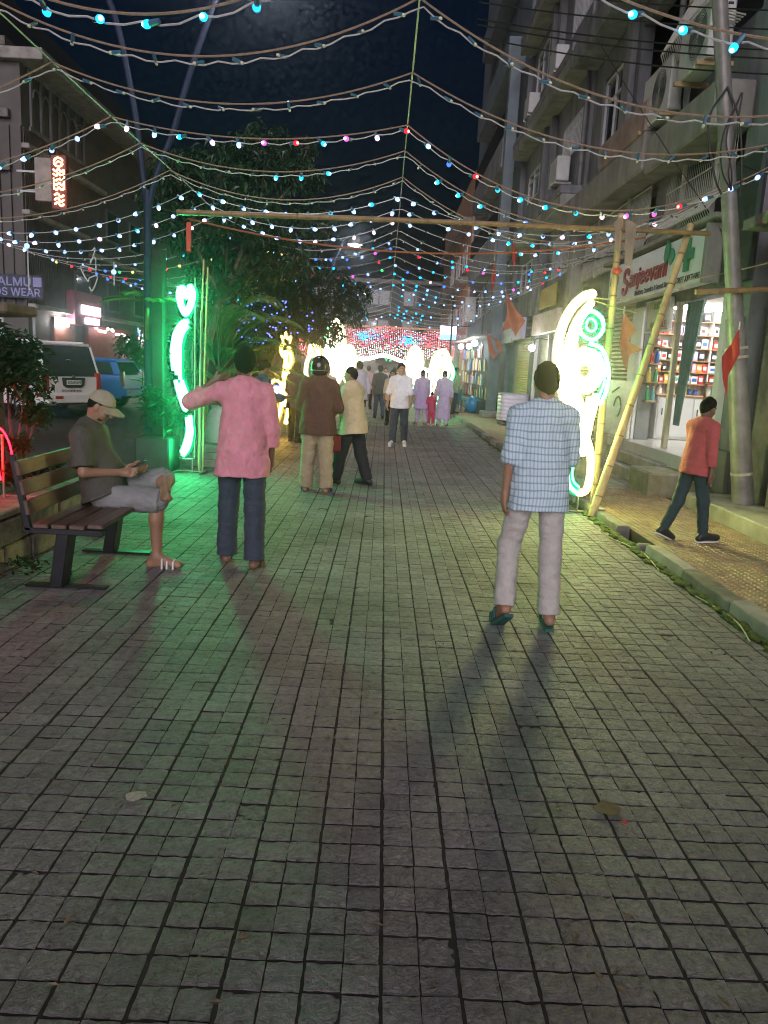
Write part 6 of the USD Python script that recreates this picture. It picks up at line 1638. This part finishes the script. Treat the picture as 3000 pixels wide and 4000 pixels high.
def person(label, loc, az, J, H=1.72, skin=0, shirt=None, trousers=None, shoes=None, hair="short", h=.0095, belly=0.0, group=None, extra=None, build=1.0, grip=0.35, face=True, name="person"):
    PERSON_N[0] += 1
    seed = PERSON_N[0]
    sc = H / 1.72
    J = {k: (np.array(v, float) * sc if np.ndim(v) and k != "up" else v) for k, v in J.items()}
    low = min(J["toeL"][2], J["toeR"][2], J["heelL"][2], J["heelR"][2]) - .028 * sc
    for k in J:
        if np.ndim(J[k]) and k != "up":
            J[k] = J[k] - [0, 0, low]
    t = thing(name, label, "person", loc, -az, group)
    up_ = np.array(J["up"], float)
    P, N, Hc = J["P"], J["N"], J["H"]
    Rh = rotz(J.get("turn", 0)) @ rx(J.get("nod", 0))
    hd = lambda x, y, z: Hc + Rh @ (np.array([x, y, z]) * sc)
    b = build * sc
    spine = lambda q: P + (N - P) * q
    def shouldtop(S, r, k=.05):
        S.cone(J["shL"], J["shR"], r, r, k, .8)
    # ---- body: one continuous skin
    B = SDF(h)
    B.cone(spine(0), spine(.45), .125 * b, .115 * b, .05, .68).cone(spine(.45), spine(.85), .115 * b, .135 * b, .05, .64)
    B.cone(J["shL"], J["shR"], .045 * b, .045 * b, .05)
    B.cone(spine(.95), hd(0, -.018, -.075), .054 * sc, .050 * sc, .03)
    B.ell(Hc, np.array([.074, .094, .110]) * sc, Rh, .02).ell(hd(0, .018, -.055), np.array([.056, .066, .070]) * sc, Rh, .03)
    B.ell(hd(0, .060, -.098), np.array([.026, .022, .018]) * sc, Rh, .02)
    if face:
        B.ell(hd(0, .084, .018), np.array([.050, .018, .012]) * sc, Rh, .015)
        for s in (-1, 1):
            B.ell(hd(s * .030, .098, -.006), np.array([.016, .018, .011]) * sc, Rh, .012, True)
            B.ell(hd(s * .036, .062, -.040), np.array([.022, .02, .02]) * sc, Rh, .02)
        B.cone(hd(0, .090, .004), hd(0, .112, -.034), .009 * sc, .014 * sc, .012)
        B.ell(hd(0, .084, -.066), np.array([.024, .011, .011]) * sc, Rh, .01)
    for s in (-1, 1):
        B.ell(hd(s * .077, -.006, -.012), np.array([.010, .019, .031]) * sc, Rh, .01)
    for s, nm in ((-1, "L"), (1, "R")):
        B.cone(J["sh" + nm], J["elb" + nm], .045 * b, .037 * b, .03).cone(J["elb" + nm], J["wri" + nm], .038 * b, .026 * b, .02)
        bk = b
        b = b * (.84 if trousers and trousers.get("len", 1) == 1 else 1)
        B.cone(J["hip" + nm], J["knee" + nm], .078 * b, .053 * b, .04).cone(J["knee" + nm], (J["knee" + nm] * .68 + J["ank" + nm] * .32) + [0, -.012 * sc, 0], .050 * b, .052 * b, .03).cone((J["knee" + nm] * .68 + J["ank" + nm] * .32) + [0, -.012 * sc, 0], J["ank" + nm], .052 * b, .034 * b, .03)
        b = bk
        an, to, he = J["ank" + nm], J["toe" + nm], J["heel" + nm]
        B.cone(an, he, .036 * sc, .030 * sc, .03).cone(an, to, .036 * sc, .026 * sc, .03).cone(he, to, .027 * sc, .026 * sc, .03)
        tdir = (to - he) / np.linalg.norm(to - he); tx = np.cross(tdir, [0, 0, 1]); tx /= np.linalg.norm(tx) + 1e-9
        for q in range(5):
            o = to + tx * s * (-.028 + .014 * q) * sc
            B.cone(o, o + tdir * (.036 - .004 * q) * sc - np.array([0, 0, .004]) * sc, (.012 if q == 0 else .009) * sc, (.011 if q == 0 else .008) * sc, .008)
        # hand: palm, four fingers, thumb
        w = J["wri" + nm]; d = w - J["elb" + nm]; d /= np.linalg.norm(d)
        if "hand" + nm in J:
            d = np.array(J["hand" + nm], float); d /= np.linalg.norm(d)
        th = np.array(J.get("thumb" + nm, (0.0, 1.0, 0.15)), float)
        th = th - d * (th @ d); th /= np.linalg.norm(th) + 1e-9
        pn = np.cross(d, th) * (1 if nm == "R" else -1)          # palm side
        if pn @ np.array([-s, 0, 0]) < 0 and "thumb" + nm not in J:
            pn = -pn
        Rm = np.stack([th, pn, d], 1)
        B.cone(w, w + d * .04 * sc, .026 * sc, .028 * sc, .015)
        B.ell(w + d * .055 * sc, np.array([.040, .017, .050]) * sc, Rm, .015)
        for q, L_ in enumerate((.068, .076, .070, .054)):
            o = w + d * (.092 - .004 * abs(q - 1)) * sc + th * (.030 - .020 * q) * sc
            c = grip * (1 + .12 * q)
            p1 = o + (d * math.cos(c) + pn * math.sin(c)) * L_ * .48 * sc
            p2 = p1 + (d * math.cos(2.1 * c) + pn * math.sin(2.1 * c)) * L_ * .30 * sc
            p3 = p2 + (d * math.cos(3.0 * c) + pn * math.sin(3.0 * c)) * L_ * .24 * sc
            rr = max(.0088 * sc, h * .82)
            B.cone(o - d * .02 * sc, p1, rr * 1.08, rr, .006).cone(p1, p2, rr, rr * .95, .004).cone(p2, p3, rr * .95, rr * .85, .004)
        o = w + d * .025 * sc + th * .028 * sc
        p1 = o + (d * .62 + th * .72 + pn * .25) * .040 * sc; p2 = p1 + (d * .9 + th * .25 + pn * .35) * .034 * sc
        B.cone(o, p1, .0125 * sc, .0105 * sc, .008).cone(p1, p2, .0105 * sc, .0085 * sc, .004)
    body = obj("body", B.mesh(), SKIN[skin], t, smooth=True)
    if face:
        for s in (-1, 1):
            e = MB().mesh(trimesh.creation.icosphere(2, .0115 * sc)); e.v[0] = e.v[0] + hd(s * .030, .0815, -.004)
            ey = obj("eye", e, EYEW, t, smooth=True)
            e = MB().mesh(trimesh.creation.icosphere(1, .0062 * sc)); e.v[0] = e.v[0] + hd(s * .030, .089, -.004)
            obj("iris", e, EYED, ey, smooth=True)
            obj("eyebrow", MB().tube([hd(s * .013, .098, .016), hd(s * .032, .096, .021), hd(s * .050, .082, .016)], [.004 * sc, .005 * sc, .003 * sc], 5), HAIR, t)
    # ---- hair
    if hair:
        A = SDF(h * .9)
        cut = {"short": (0, -1.0, 1, -.004), "buzz": (0, -.80, 1, .012), "long": (0, -1.0, .9, .006)}.get(hair, (0, -.80, 1, .010))
        g = {"short": 1.13, "buzz": 1.05, "long": 1.16}.get(hair, 1.1)
        A.ell(hd(0, -.006, .012), np.array([.074, .094, .110]) * g * sc, Rh, .012, plane=(cut[0], cut[1], cut[2], cut[3] * sc - .028 * sc))
        if hair == "long":
            A.cone(hd(0, -.06, .02), hd(0, -.085, -.16), .075 * sc, .06 * sc, .03, .7).cone(hd(0, -.085, -.16), hd(0, -.075, -.30), .058 * sc, .03 * sc, .02, .6)
        elif hair == "bun":
            A.ell(hd(0, -.12, .0), np.array([.05, .045, .05]) * sc, Rh, .02)
        obj("hair", wrinkle(A.mesh(), .011 * sc if hair != "buzz" else .002, (36, 36, 30), seed), HAIR, t, smooth=True)
    # ---- trousers
    if trousers:
        m, loose, length = trousers["m"], trousers.get("loose", .012), trousers.get("len", 1.0)
        T_ = SDF(h)
        T_.cone(spine(.10), spine(-.03), (.130 + loose * .5) * b + belly * .3, (.138 + loose * .6) * b, .05, .70, cap0=True)
        for nm in "LR":
            kn, an = J["knee" + nm], J["ank" + nm]
            T_.cone(J["hip" + nm], kn, (.082 + loose) * b, (.060 + loose) * b, .035)
            if length > .5:
                e = kn + (an - kn) * (.1 + .9 * (length - .5) * 2)
                e = e + (an - kn) / np.linalg.norm(an - kn) * (.02 * sc if length == 1 else 0)
                T_.cone(kn, e, (.060 + loose) * b, (trousers.get("cuff", .050) + loose) * b, .03, cap1=True)
            else:
                e = J["hip" + nm] + (kn - J["hip" + nm]) * 1.04
                T_.cone(J["hip" + nm] + (kn - J["hip" + nm]) * .5, e, (.078 + loose) * b, (.078 + loose) * b, .03, cap1=True)
        obj("shorts" if length <= .5 else "trousers", wrinkle(wrinkle(T_.mesh(), trousers.get("wr", .008) * sc, (9, 9, 14), seed + 3), .006 * sc, (16, 16, 34), seed + 8), m, t, smooth=True)
    # ---- shirt (or dress)
    if shirt:
        m, loose, sl, hem = shirt["m"], shirt.get("loose", .014), shirt.get("sleeve", .5), shirt.get("hem", .10)
        S = SDF(h)
        lo_ = P - up_ * hem * sc + np.array([0, 0, 0])
        wdt = (.156 + loose) * b
        if shirt.get("dress"):
            S.cone(spine(.25), P - np.array([0, 0, 1]) * hem * sc, (.135 + loose) * b, shirt["dress"] * b, .05, .72, cap1=True)
        else:
            S.cone(spine(.22), P, wdt, (.186 + loose) * b + belly * .3, .03, .74, cap1=True)
            S.cone(P + up_ * .01, lo_, (.186 + loose) * b + belly * .3, (.194 + loose * 1.2) * b + belly * .3, .008, .75, cap0=True, cap1=True)
        S.cone(spine(.22), spine(.5), wdt + belly * .2, (.140 + loose) * b, .05, .72).cone(spine(.5), spine(.84), (.140 + loose) * b, (.158 + loose * .8) * b, .05, .66)
        if belly:
            S.ell(spine(.28) + [0, .07 * sc, 0], np.array([.125, .10, .15]) * b + belly * .4, None, .06)
        S.cone(J["shL"] + [.015 * sc, 0, .0], J["shR"] - [.015 * sc, 0, 0], (.058 + loose * .5) * b, (.058 + loose * .5) * b, .06)
        S.cone(spine(.93), spine(1.0) + up_ * .018 * sc, .078 * sc, .066 * sc, .04, cap1=True)
        for nm in "LR":
            sh, el, wr = J["sh" + nm], J["elb" + nm], J["wri" + nm]
            if sl <= .5:
                S.cone(sh, sh + (el - sh) * sl * 1.7, (.058 + loose * .7) * b, (.056 + loose) * b, .035, cap1=True)
            else:
                S.cone(sh, el, (.056 + loose * .7) * b, (.046 + loose * .8) * b, .035)
                S.cone(el, el + (wr - el) * (sl - .5) * 2, (.046 + loose * .8) * b, (.040 + loose * .8) * b, .025, cap1=True)
        obj("dress" if shirt.get("dress") else "shirt", wrinkle(wrinkle(S.mesh(), shirt.get("wr", .008) * sc, (10, 10, 7), seed + 5), shirt.get("wr", .008) * .45 * sc, (24, 24, 9), seed + 9), m, t, smooth=True)
        if shirt.get("collar"):
            C = MB()
            c0 = spine(1.0) + up_ * .012 * sc
            ring = [c0 + np.array([.066 * math.cos(a) * sc, .060 * math.sin(a) * sc, (.012 * math.sin(a)) * -sc]) for a in np.linspace(0, 2 * PI, 22)[:-1]]
            obj("collar", C.tube(ring, .014 * sc, 7, closed=True), m, t, smooth=True)
    # ---- shoes
    if shoes:
        for nm in shoes.get("feet", "LR"):
            F = SDF(h)
            an, to, he = J["ank" + nm], J["toe" + nm], J["heel" + nm]
            td = (to - he) / np.linalg.norm(to - he)
            if shoes.get("open"):
                sole = MB()
                tx = np.cross(td, [0, 0, 1]); tx /= np.linalg.norm(tx) + 1e-9
                upn = np.cross(tx, td)
                prof = [(-.045, .030), (0, .036), (.10, .038), (.18, .046), (.25, .042), (.285, .022)]
                poly = [(a * sc, w_ * sc) for a, w_ in prof] + [(a * sc, -w_ * sc) for a, w_ in prof[::-1]]
                o = obj("sandal", sole.prism(poly, .022 * sc, frame(he - upn * .044 * sc, td, tx, -upn) if np.cross(td, tx) @ upn < 0 else frame(he - upn * .044 * sc, td, tx, upn)), shoes["m"], t)
                st_ = MB()
                for q in (.15, .20, .11):
                    c = he + td * q * sc
                    st_.tube([c + tx * .046 * sc - upn * .03 * sc, c + tx * .036 * sc + upn * (.026 if q > .13 else .04) * sc, c + upn * (.036 if q > .13 else .055) * sc, c - tx * .036 * sc + upn * (.026 if q > .13 else .04) * sc, c - tx * .046 * sc - upn * .03 * sc], .009 * sc, 6)
                obj("strap", st_, shoes.get("strap", shoes["m"]), o)
            else:
                F.cone(an + [0, 0, .01 * sc], he, .044 * sc, .036 * sc, .03).cone(an, to + td * .015 * sc, .040 * sc, .034 * sc, .04).cone(he, to + td * .035 * sc, .034 * sc, .033 * sc, .03)
                o = obj("shoe", F.mesh(), shoes["m"], t, smooth=True)
                tx = np.cross(td, [0, 0, 1]); tx /= np.linalg.norm(tx) + 1e-9; upn = np.cross(tx, td)
                prof = [(-.036, .030), (0, .038), (.10, .038), (.18, .044), (.25, .038), (.275, .018)]
                poly = [(a * sc, w_ * sc) for a, w_ in prof] + [(a * sc, -w_ * sc) for a, w_ in prof[::-1]]
                z_ = upn if np.cross(td, tx) @ upn > 0 else -upn
                obj("sole", MB().prism(poly, .018 * sc, frame(he - upn * .036 * sc, td, tx, z_)), shoes.get("sole", BLACKM), o)
    if extra:
        extra(t, J, hd, sc, Rh)
    return t

def cloth(name, color, rough=.85, var=.12, **k):
    return pm("cloth_" + name, color, rough, var=var, scale=k.pop("scale", 14), bump=.55, bscale=k.pop("bscale", 7), bdist=.04, **k)
def plaid():
    nodes = {"g": ("geometry", {}), "sx": ("separate_xyz", {}), "r1": ("math", {"math_type": "multiply", "value2": 1 / .0225}), "f1": ("math", {"math_type": "fraction"}), "c1": ("math", {"math_type": "less_than", "value2": .40}),
             "r2": ("math", {"math_type": "multiply", "value2": 1 / .046}), "f2": ("math", {"math_type": "fraction"}), "c2": ("math", {"math_type": "less_than", "value2": .22}),
             "w": ("noise_texture", {"scale": 3.0}), "wa": ("vector_math", {"math_type": "multiply_add", "vector2": (.05, .05, .07)}),
             "m1": ("mix_color", {"a": (0.54, 0.67, 0.72), "b": (0.20, 0.30, 0.37)}), "m2": ("mix_color", {"b": (0.12, 0.22, 0.29)}), "h": ("math", {"math_type": "multiply", "value2": .55}), "h2": ("math", {"math_type": "multiply", "value2": .58}),
             "p": ("principled_bsdf", {"roughness": .85})}
    L = [("g.position", "w.vector"), ("w.color", "wa.vector1"), ("g.position", "wa.vector3"), ("wa.vector", "sx.vector"), ("sx.x", "r1.value1"), ("r1.value", "f1.value1"), ("f1.value", "c1.value1"), ("c1.value", "h.value1"), ("h.value", "m1.fac"),
         ("sx.z", "r2.value1"), ("r2.value", "f2.value1"), ("f2.value", "c2.value1"), ("c2.value", "h2.value1"), ("h2.value", "m2.fac"), ("m1.result", "m2.a"), ("m2.result", "p.base_color")]
    return _mat("cloth_plaid", nodes, L, "p.BSDF")

JEANS = cloth("dark_jeans", (0.035, 0.045, 0.065)); BLACKC = cloth("black", (0.018, 0.018, 0.022)); KHAKI = cloth("khaki", (0.34, 0.27, 0.17))
SOLE = pm("sole_white", (.6, .6, .58), .6, var=.1)
BROWNS = pm("shoe_brown", (.13, .075, .045), .6, var=.2); BLKS = pm("shoe_black", (.02, .02, .022), .5, var=.2); WHT = pm("shoe_white", (.65, .64, .62), .6, var=.1)

# --- man on the bench
Jb = {"P": (0, 0, .595), "up": (0, -.22, .975), "N": (0, -.13, 1.095), "H": (0, -.02, 1.275), "turn": 0, "nod": -28,
      "hipR": (.092, .02, .59), "kneeR": (.105, .45, .565), "ankR": (.10, .44, .115), "toeR": (.12, .61, .065), "heelR": (.10, .385, .06),
      "hipL": (-.092, .02, .59), "kneeL": (-.17, .43, .70), "ankL": (.09, .50, .645), "toeL": (.235, .56, .615), "heelL": (.09, .46, .60),
      "shR": (.185, -.115, 1.05), "elbR": (.245, -.07, .785), "wriR": (.085, .165, .775), "shL": (-.185, -.115, 1.05), "elbL": (-.225, -.05, .785), "wriL": (-.065, .185, .785),
      "handR": (-.25, 1, .05), "handL": (.25, 1, .05), "thumbR": (-.4, 0, 1), "thumbL": (.4, 0, 1)}
def bench_extra(t, J, hd, sc, Rh):
    C = SDF(.008)
    C.ell(hd(0, -.004, .030), np.array([.086, .106, .100]) * sc, Rh, .01, plane=(0, -.12, 1, .0))
    cap = obj("cap", C.mesh(), cloth("cap_beige", (0.34, 0.30, 0.21)), t, smooth=True)
    br = MB(); n = 14
    P0 = []
    for i in range(n + 1):
        a = -1.15 + 2.3 * i / n
        for q, (r, z) in enumerate(((.088, .034), (.135, .030), (.180, .012))):
            P0.append(hd(math.sin(a) * r * (.92 if q else .95), math.cos(a) * r * (1.06 if q else 1.15), z + .004 - .012 * a * a))
    k = np.arange(n)[:, None] * 3
    f = np.concatenate([k + [0, 1, 4, 3], k + [1, 2, 5, 4]]).reshape(-1, 4)
    V0 = np.array(P0)
    br.add(V0, f).add(V0 - Rh @ np.array([0, 0, .006]), f[:, ::-1])
    obj("brim", br, cloth("cap_beige", (0, 0, 0)), cap, smooth=True)
    Bd = SDF(.007)
    Bd.ell(hd(0, .024, -.068), np.array([.0575, .063, .058]) * sc, Rh, .01, plane=(0, -.1, -1, -.004))
    obj("beard", wrinkle(Bd.mesh(), .004, (40, 40, 40), 3), pm("beard_hair", (.03, .022, .017), .9, var=.4, scale=80), t, smooth=True)
person("bearded man in a beige cap sitting on the bench looking at a phone", (-2.17, 6.02, 0), 90, Jb, 1.72, 0, dict(m=cloth("grey_brown_tee", (0.075, 0.065, 0.055)), sleeve=.5, loose=.022, hem=.02, collar=True), dict(m=cloth("grey_shorts", (0.22, 0.22, 0.22)), len=.5, loose=.016), dict(m=pm("sandal_brown", (.10, .07, .05), .7), open=True, strap=WHT, feet="R"), "buzz", .008, .035, extra=bench_extra, build=1.06, grip=.6)
tel = thing("mobile_phone", "dark mobile phone in the hands of the seated man", "phone", (-2.17 + .265, 6.02, .80), -90)
obj("case", MB().box((-.036, -.07, -.005), (.036, .07, .005), .003, M=frame((0, 0, 0), (1, 0, 0), (0, .88, .47))), BLACKM, tel)
obj("screen", MB().box((-.032, -.065, .0055), (.032, .065, .0065), M=frame((0, 0, 0), (1, 0, 0), (0, .88, .47))), DGLASS, tel)

# --- man in the pink shirt
Jp = stand(2, (9, 3, 6), (-7, 2, 4), (10, 68, 0), (2, 7, 8), turn=12, footR=6)
Jp["elbL"] = Jp["shL"] + np.array([-.25, .06, -.09]); Jp["wriL"] = Jp["elbL"] + np.array([.165, .08, .165]); Jp["handL"] = (.9, .15, .3); Jp["thumbL"] = (0, -.3, 1)
Jp["elbR"] = Jp["elbR"] + [.02, 0, 0]
person("man in a long pink shirt seen from behind with one arm raised", (-1.10, 6.12, 0), -4, Jp, 1.73, 2, dict(m=cloth("pink", (0.62, 0.24, 0.29)), sleeve=.78, loose=.021, hem=.20, collar=True, wr=.015), dict(m=JEANS, loose=.020, cuff=.062), dict(m=BROWNS, open=True), "short", .0085, build=1.0, face=False)
# --- man in the checked shirt
Jc = stand(3, (10, 9, 34), (-7, 1, 3), (-8, 9, 10), (12, 7, 18), turn=4, footL=38)
person("man in a blue checked shirt and pale trousers walking away at the right", (1.04, 4.93, 0), -3, Jc, 1.66, 0, dict(m=plaid(), sleeve=.56, loose=.020, hem=.17, collar=True, wr=.014), dict(m=cloth("pale_grey", (0.43, 0.41, 0.37)), loose=.016, cuff=.058), dict(m=pm("sandal_teal", (.02, .09, .08), .6), open=True), "short", .0085, build=.97, face=False)
# --- helmet man
Jh = stand(1, (2, 4, 3), (-2, 4, 3), (12, 12, 62), (14, 16, 66), turn=-6)
def helmet_extra(t, J, hd, sc, Rh):
    A = SDF(.010)
    A.ell(hd(0, .005, .015), np.array([.128, .148, .150]) * sc, Rh, .01, plane=(0, -.35, 1, -.085))
    hl = obj("helmet", A.mesh(), pm("helmet_black", (.012, .012, .014), .12, var=.1, coat=.6), t, smooth=True)
    obj("helmet_band", MB().tube([hd(.122 * math.sin(a), -.143 * math.cos(a) + .005, -.03) for a in np.linspace(-1.3, 1.3, 14)], .006, 6), GREYM, hl)
    obj("chin_strap", MB().tube([hd(.095, .01, -.06), hd(.075, .03, -.12), hd(0, .05, -.135)], .007, 5), BLACKM, hl)
person("man in a black helmet, brown polo shirt and khaki trousers, seen from behind", (-.83, 10.0, 0), 2, Jh, 1.70, 0, dict(m=cloth("brown_polo", (0.095, 0.045, 0.032)), sleeve=.55, loose=.030, hem=.17, collar=True, wr=.012), dict(m=KHAKI, loose=.026, cuff=.06, wr=.014), dict(m=pm("sandal_blue", (.03, .07, .22), .6), open=True), None, .009, .02, extra=helmet_extra, build=1.08, face=False)
# --- man in the tan tee, side on
Jt = stand(4, (16, 4, 6), (-10, 4, 8), (20, 10, 22), (14, 10, 8), turn=6, footR=6)
person("stout man in a pale tan tee shirt standing side on beside the helmet wearer", (-.40, 10.75, 0), -62, Jt, 1.63, 0, dict(m=cloth("pale_tan", (0.58, 0.46, 0.31)), sleeve=.55, loose=.028, hem=.16, wr=.01), dict(m=BLACKC, loose=.022), dict(m=BLKS), "buzz", .009, .05, build=1.12)
bagr = thing("hand_bag", "dark red bag hanging from the hand of the man in the tan shirt", "bag", (-.62, 10.62, .66), 20)
obj("body", MB().box((-.075, -.045, -.20), (.075, .045, .05), .025), pm("bag_red", (.20, .012, .018), .6, var=.2), bagr)
obj("handle", MB().tube([(-.05, 0, .04), (-.03, 0, .11), (.03, 0, .11), (.05, 0, .04)], .007, 6), BLACKM, bagr)
# --- man in the white tee coming forward
Jw = stand(3, (-6, 2, 14), (10, 2, 4), (16, 10, 12), (-14, 16, 14), turn=24, footL=20)
person("man in a white tee shirt and dark trousers walking towards the camera", (.36, 16.4, 0), 186, Jw, 1.70, 1, dict(m=cloth("white_tee", (0.76, 0.76, 0.74)), sleeve=.52, loose=.020, hem=.12, wr=.008), dict(m=cloth("slate_trousers", (0.045, 0.055, 0.065)), loose=.022), dict(m=WHT, sole=WHT), "short", .0095, .012)
# --- boy in the red shirt
Jy = stand(5, (-13, 2, 14), (11, 2, 4), (10, 6, 10), (-6, 10, 8), nod=-14, footL=26)
person("boy in a red shirt and dark jeans striding along the tiled pavement", (3.12, 7.55, .084), 68, Jy, 1.40, 2, dict(m=cloth("red_shirt", (0.42, 0.085, 0.08)), sleeve=.85, loose=.018, hem=.12, wr=.008), dict(m=cloth("teal_jeans", (0.022, 0.045, 0.05)), loose=.012), dict(m=BLKS, sole=SOLE), "short", .0085)
# --- people behind and beyond
person("person in a dark navy top looking at a phone behind the man in pink", (-1.93, 12.2, 0), 60, stand(4, (3, 3, 4), (-3, 3, 4), (16, 10, 70), (20, 10, 80), nod=-20), 1.64, 2, dict(m=cloth("navy", (0.03, 0.04, 0.08)), sleeve=.9, loose=.026, hem=.14), dict(m=BLACKC), dict(m=BLKS), "short", .012)
person("person in a dark maroon top standing by the yellow light figure", (-1.83, 16.3, 0), 20, stand(2, aL=(10, 12, 60)), 1.66, 2, dict(m=cloth("maroon", (0.075, 0.035, 0.055)), sleeve=.9, loose=.03, hem=.2), dict(m=BLACKC), dict(m=BLKS), "short", .012, face=False)
person("person in a pale cream shirt half hidden behind the helmet wearer", (-1.30, 17.6, 0), 160, stand(2, aL=(20, 10, 50)), 1.62, 1, dict(m=cloth("cream", (0.60, 0.52, 0.42)), sleeve=.55, loose=.024, hem=.14), dict(m=cloth("dark_green", (.02, .04, .025))), dict(m=BLKS), "short", .012)
person("man in a loose white shirt and black trousers strolling in mid distance", (-.62, 20.4, 0), -40, stand(3, (-14, 3, 8), (14, 3, 4), (8, 10, 16), (-12, 12, 12), footL=20), 1.74, 0, dict(m=cloth("white_shirt", (0.70, 0.68, 0.74)), sleeve=.92, loose=.032, hem=.18, wr=.012), dict(m=BLACKC), dict(m=WHT), "short", .012)
person("man in a dark grey tee and blue jeans walking away down the middle", (-.12, 25.2, 0), 0, stand(2, (8, 3, 4), (-8, 3, 12), (-8, 10, 10), (8, 10, 10)), 1.68, 0, dict(m=cloth("dark_grey", (0.10, 0.105, 0.10)), sleeve=.55, loose=.022, hem=.14), dict(m=cloth("blue_jeans", (0.08, 0.11, 0.16))), dict(m=BLKS), "short", .014, face=False)
person("young woman in a cream top and dark trousers walking towards the camera", (.24, 22.3, 0), 184, stand(2, (6, 2, 4), (-6, 2, 10), (26, 8, 60), (6, 8, 20)), 1.56, 1, dict(m=cloth("cream_top", (0.66, 0.56, 0.38)), sleeve=.75, loose=.018, hem=.12), dict(m=BLACKC, loose=.01), dict(m=BLKS), "long", .012)
LAV = cloth("lavender", (0.48, 0.36, 0.60)); LAV2 = cloth("pale_lavender", (0.52, 0.44, 0.62))
person("woman in a lavender kurta and matching trousers walking away, left of the child", (1.16, 23.4, 0), -6, stand(2, (6, 2, 4), (-6, 2, 10), (-6, 12, 10), (10, 10, 12)), 1.60, 1, dict(m=LAV, sleeve=.85, loose=.020, hem=.42, dress=.27, wr=.014), dict(m=LAV, loose=.006), dict(m=BLKS, open=True), "bun", .012, face=False)
person("woman in a long pale lavender dress walking away, right of the child", (1.80, 23.1, 0), 2, stand(2, (5, 2, 4), (-5, 2, 10), (6, 8, 10), (-6, 12, 10)), 1.62, 1, dict(m=LAV2, sleeve=.9, loose=.022, hem=.70, dress=.25, wr=.014), dict(m=LAV2, loose=.006), dict(m=BLKS, open=True), "bun", .012, face=False)
person("small child in a bright pink red suit walking between the two women", (1.47, 23.3, 0), 0, stand(2, (5, 2, 4), (-5, 2, 10), (4, 30, 10), (4, 40, 10)), .98, 1, dict(m=cloth("pink_red", (0.55, 0.04, 0.13)), sleeve=.8, loose=.03, hem=.3, dress=.20), dict(m=cloth("pink_red", (0, 0, 0)), loose=.03), dict(m=WHT), "short", .010, face=False)
far = [("person in a pale pink shirt in the far crowd, leftmost", (-.62, 30.5), 4, (0.60, .42, .42), 1.66, "short"), ("person in a white shirt in the far crowd near the gateway's middle", (.05, 33.5), 176, (.66, .64, .62), 1.62, "short"),
       ("person in a light grey top in the far crowd, standing under the VI sign", (-.25, 37.5), 10, (.45, .45, .45), 1.70, "short"), ("long haired person in a dark top in the far crowd", (.42, 31.8), 0, (.05, .05, .06), 1.64, "long"),
       ("person in a rosy shirt at the foot of the lit gateway", (.75, 38.5), 170, (.55, .32, .30), 1.68, "short"), ("person in a grey green top standing by the bright stall", (2.62, 28.6), 60, (.22, .27, .22), 1.66, "short")]
for i, (lab, (x, y), az, c, hh, hr) in enumerate(far):
    person(lab, (x, y, 0 if x < 2.5 else .085), az, stand(2, (5, 3, 4), (-5, 3, 8), (8, 10, 20), (-4, 10, 10)), hh, i % 3, dict(m=cloth(f"far_{i}", c), sleeve=.55, loose=.024, hem=.13), dict(m=JEANS if i % 2 else BLACKC), dict(m=BLKS), hr, .016, face=False)

# ------------------------------------------------------------------ thin haze added to imitate lens glow round the lights
HAZE = usdkit.material(stage, "/World/Looks/added_glow_haze", {"v": ("principled_volume", {"color": (0.8, 0.9, 1.0), "density": 0.0030, "anisotropy": 0.955})}, [], volume="v.volume")
obj("haze", MB().box((-60, -40, -1.1), (60, 160, 24)), HAZE, label="thin haze added for a lens glow round the lights", cat="haze", kind="stuff")
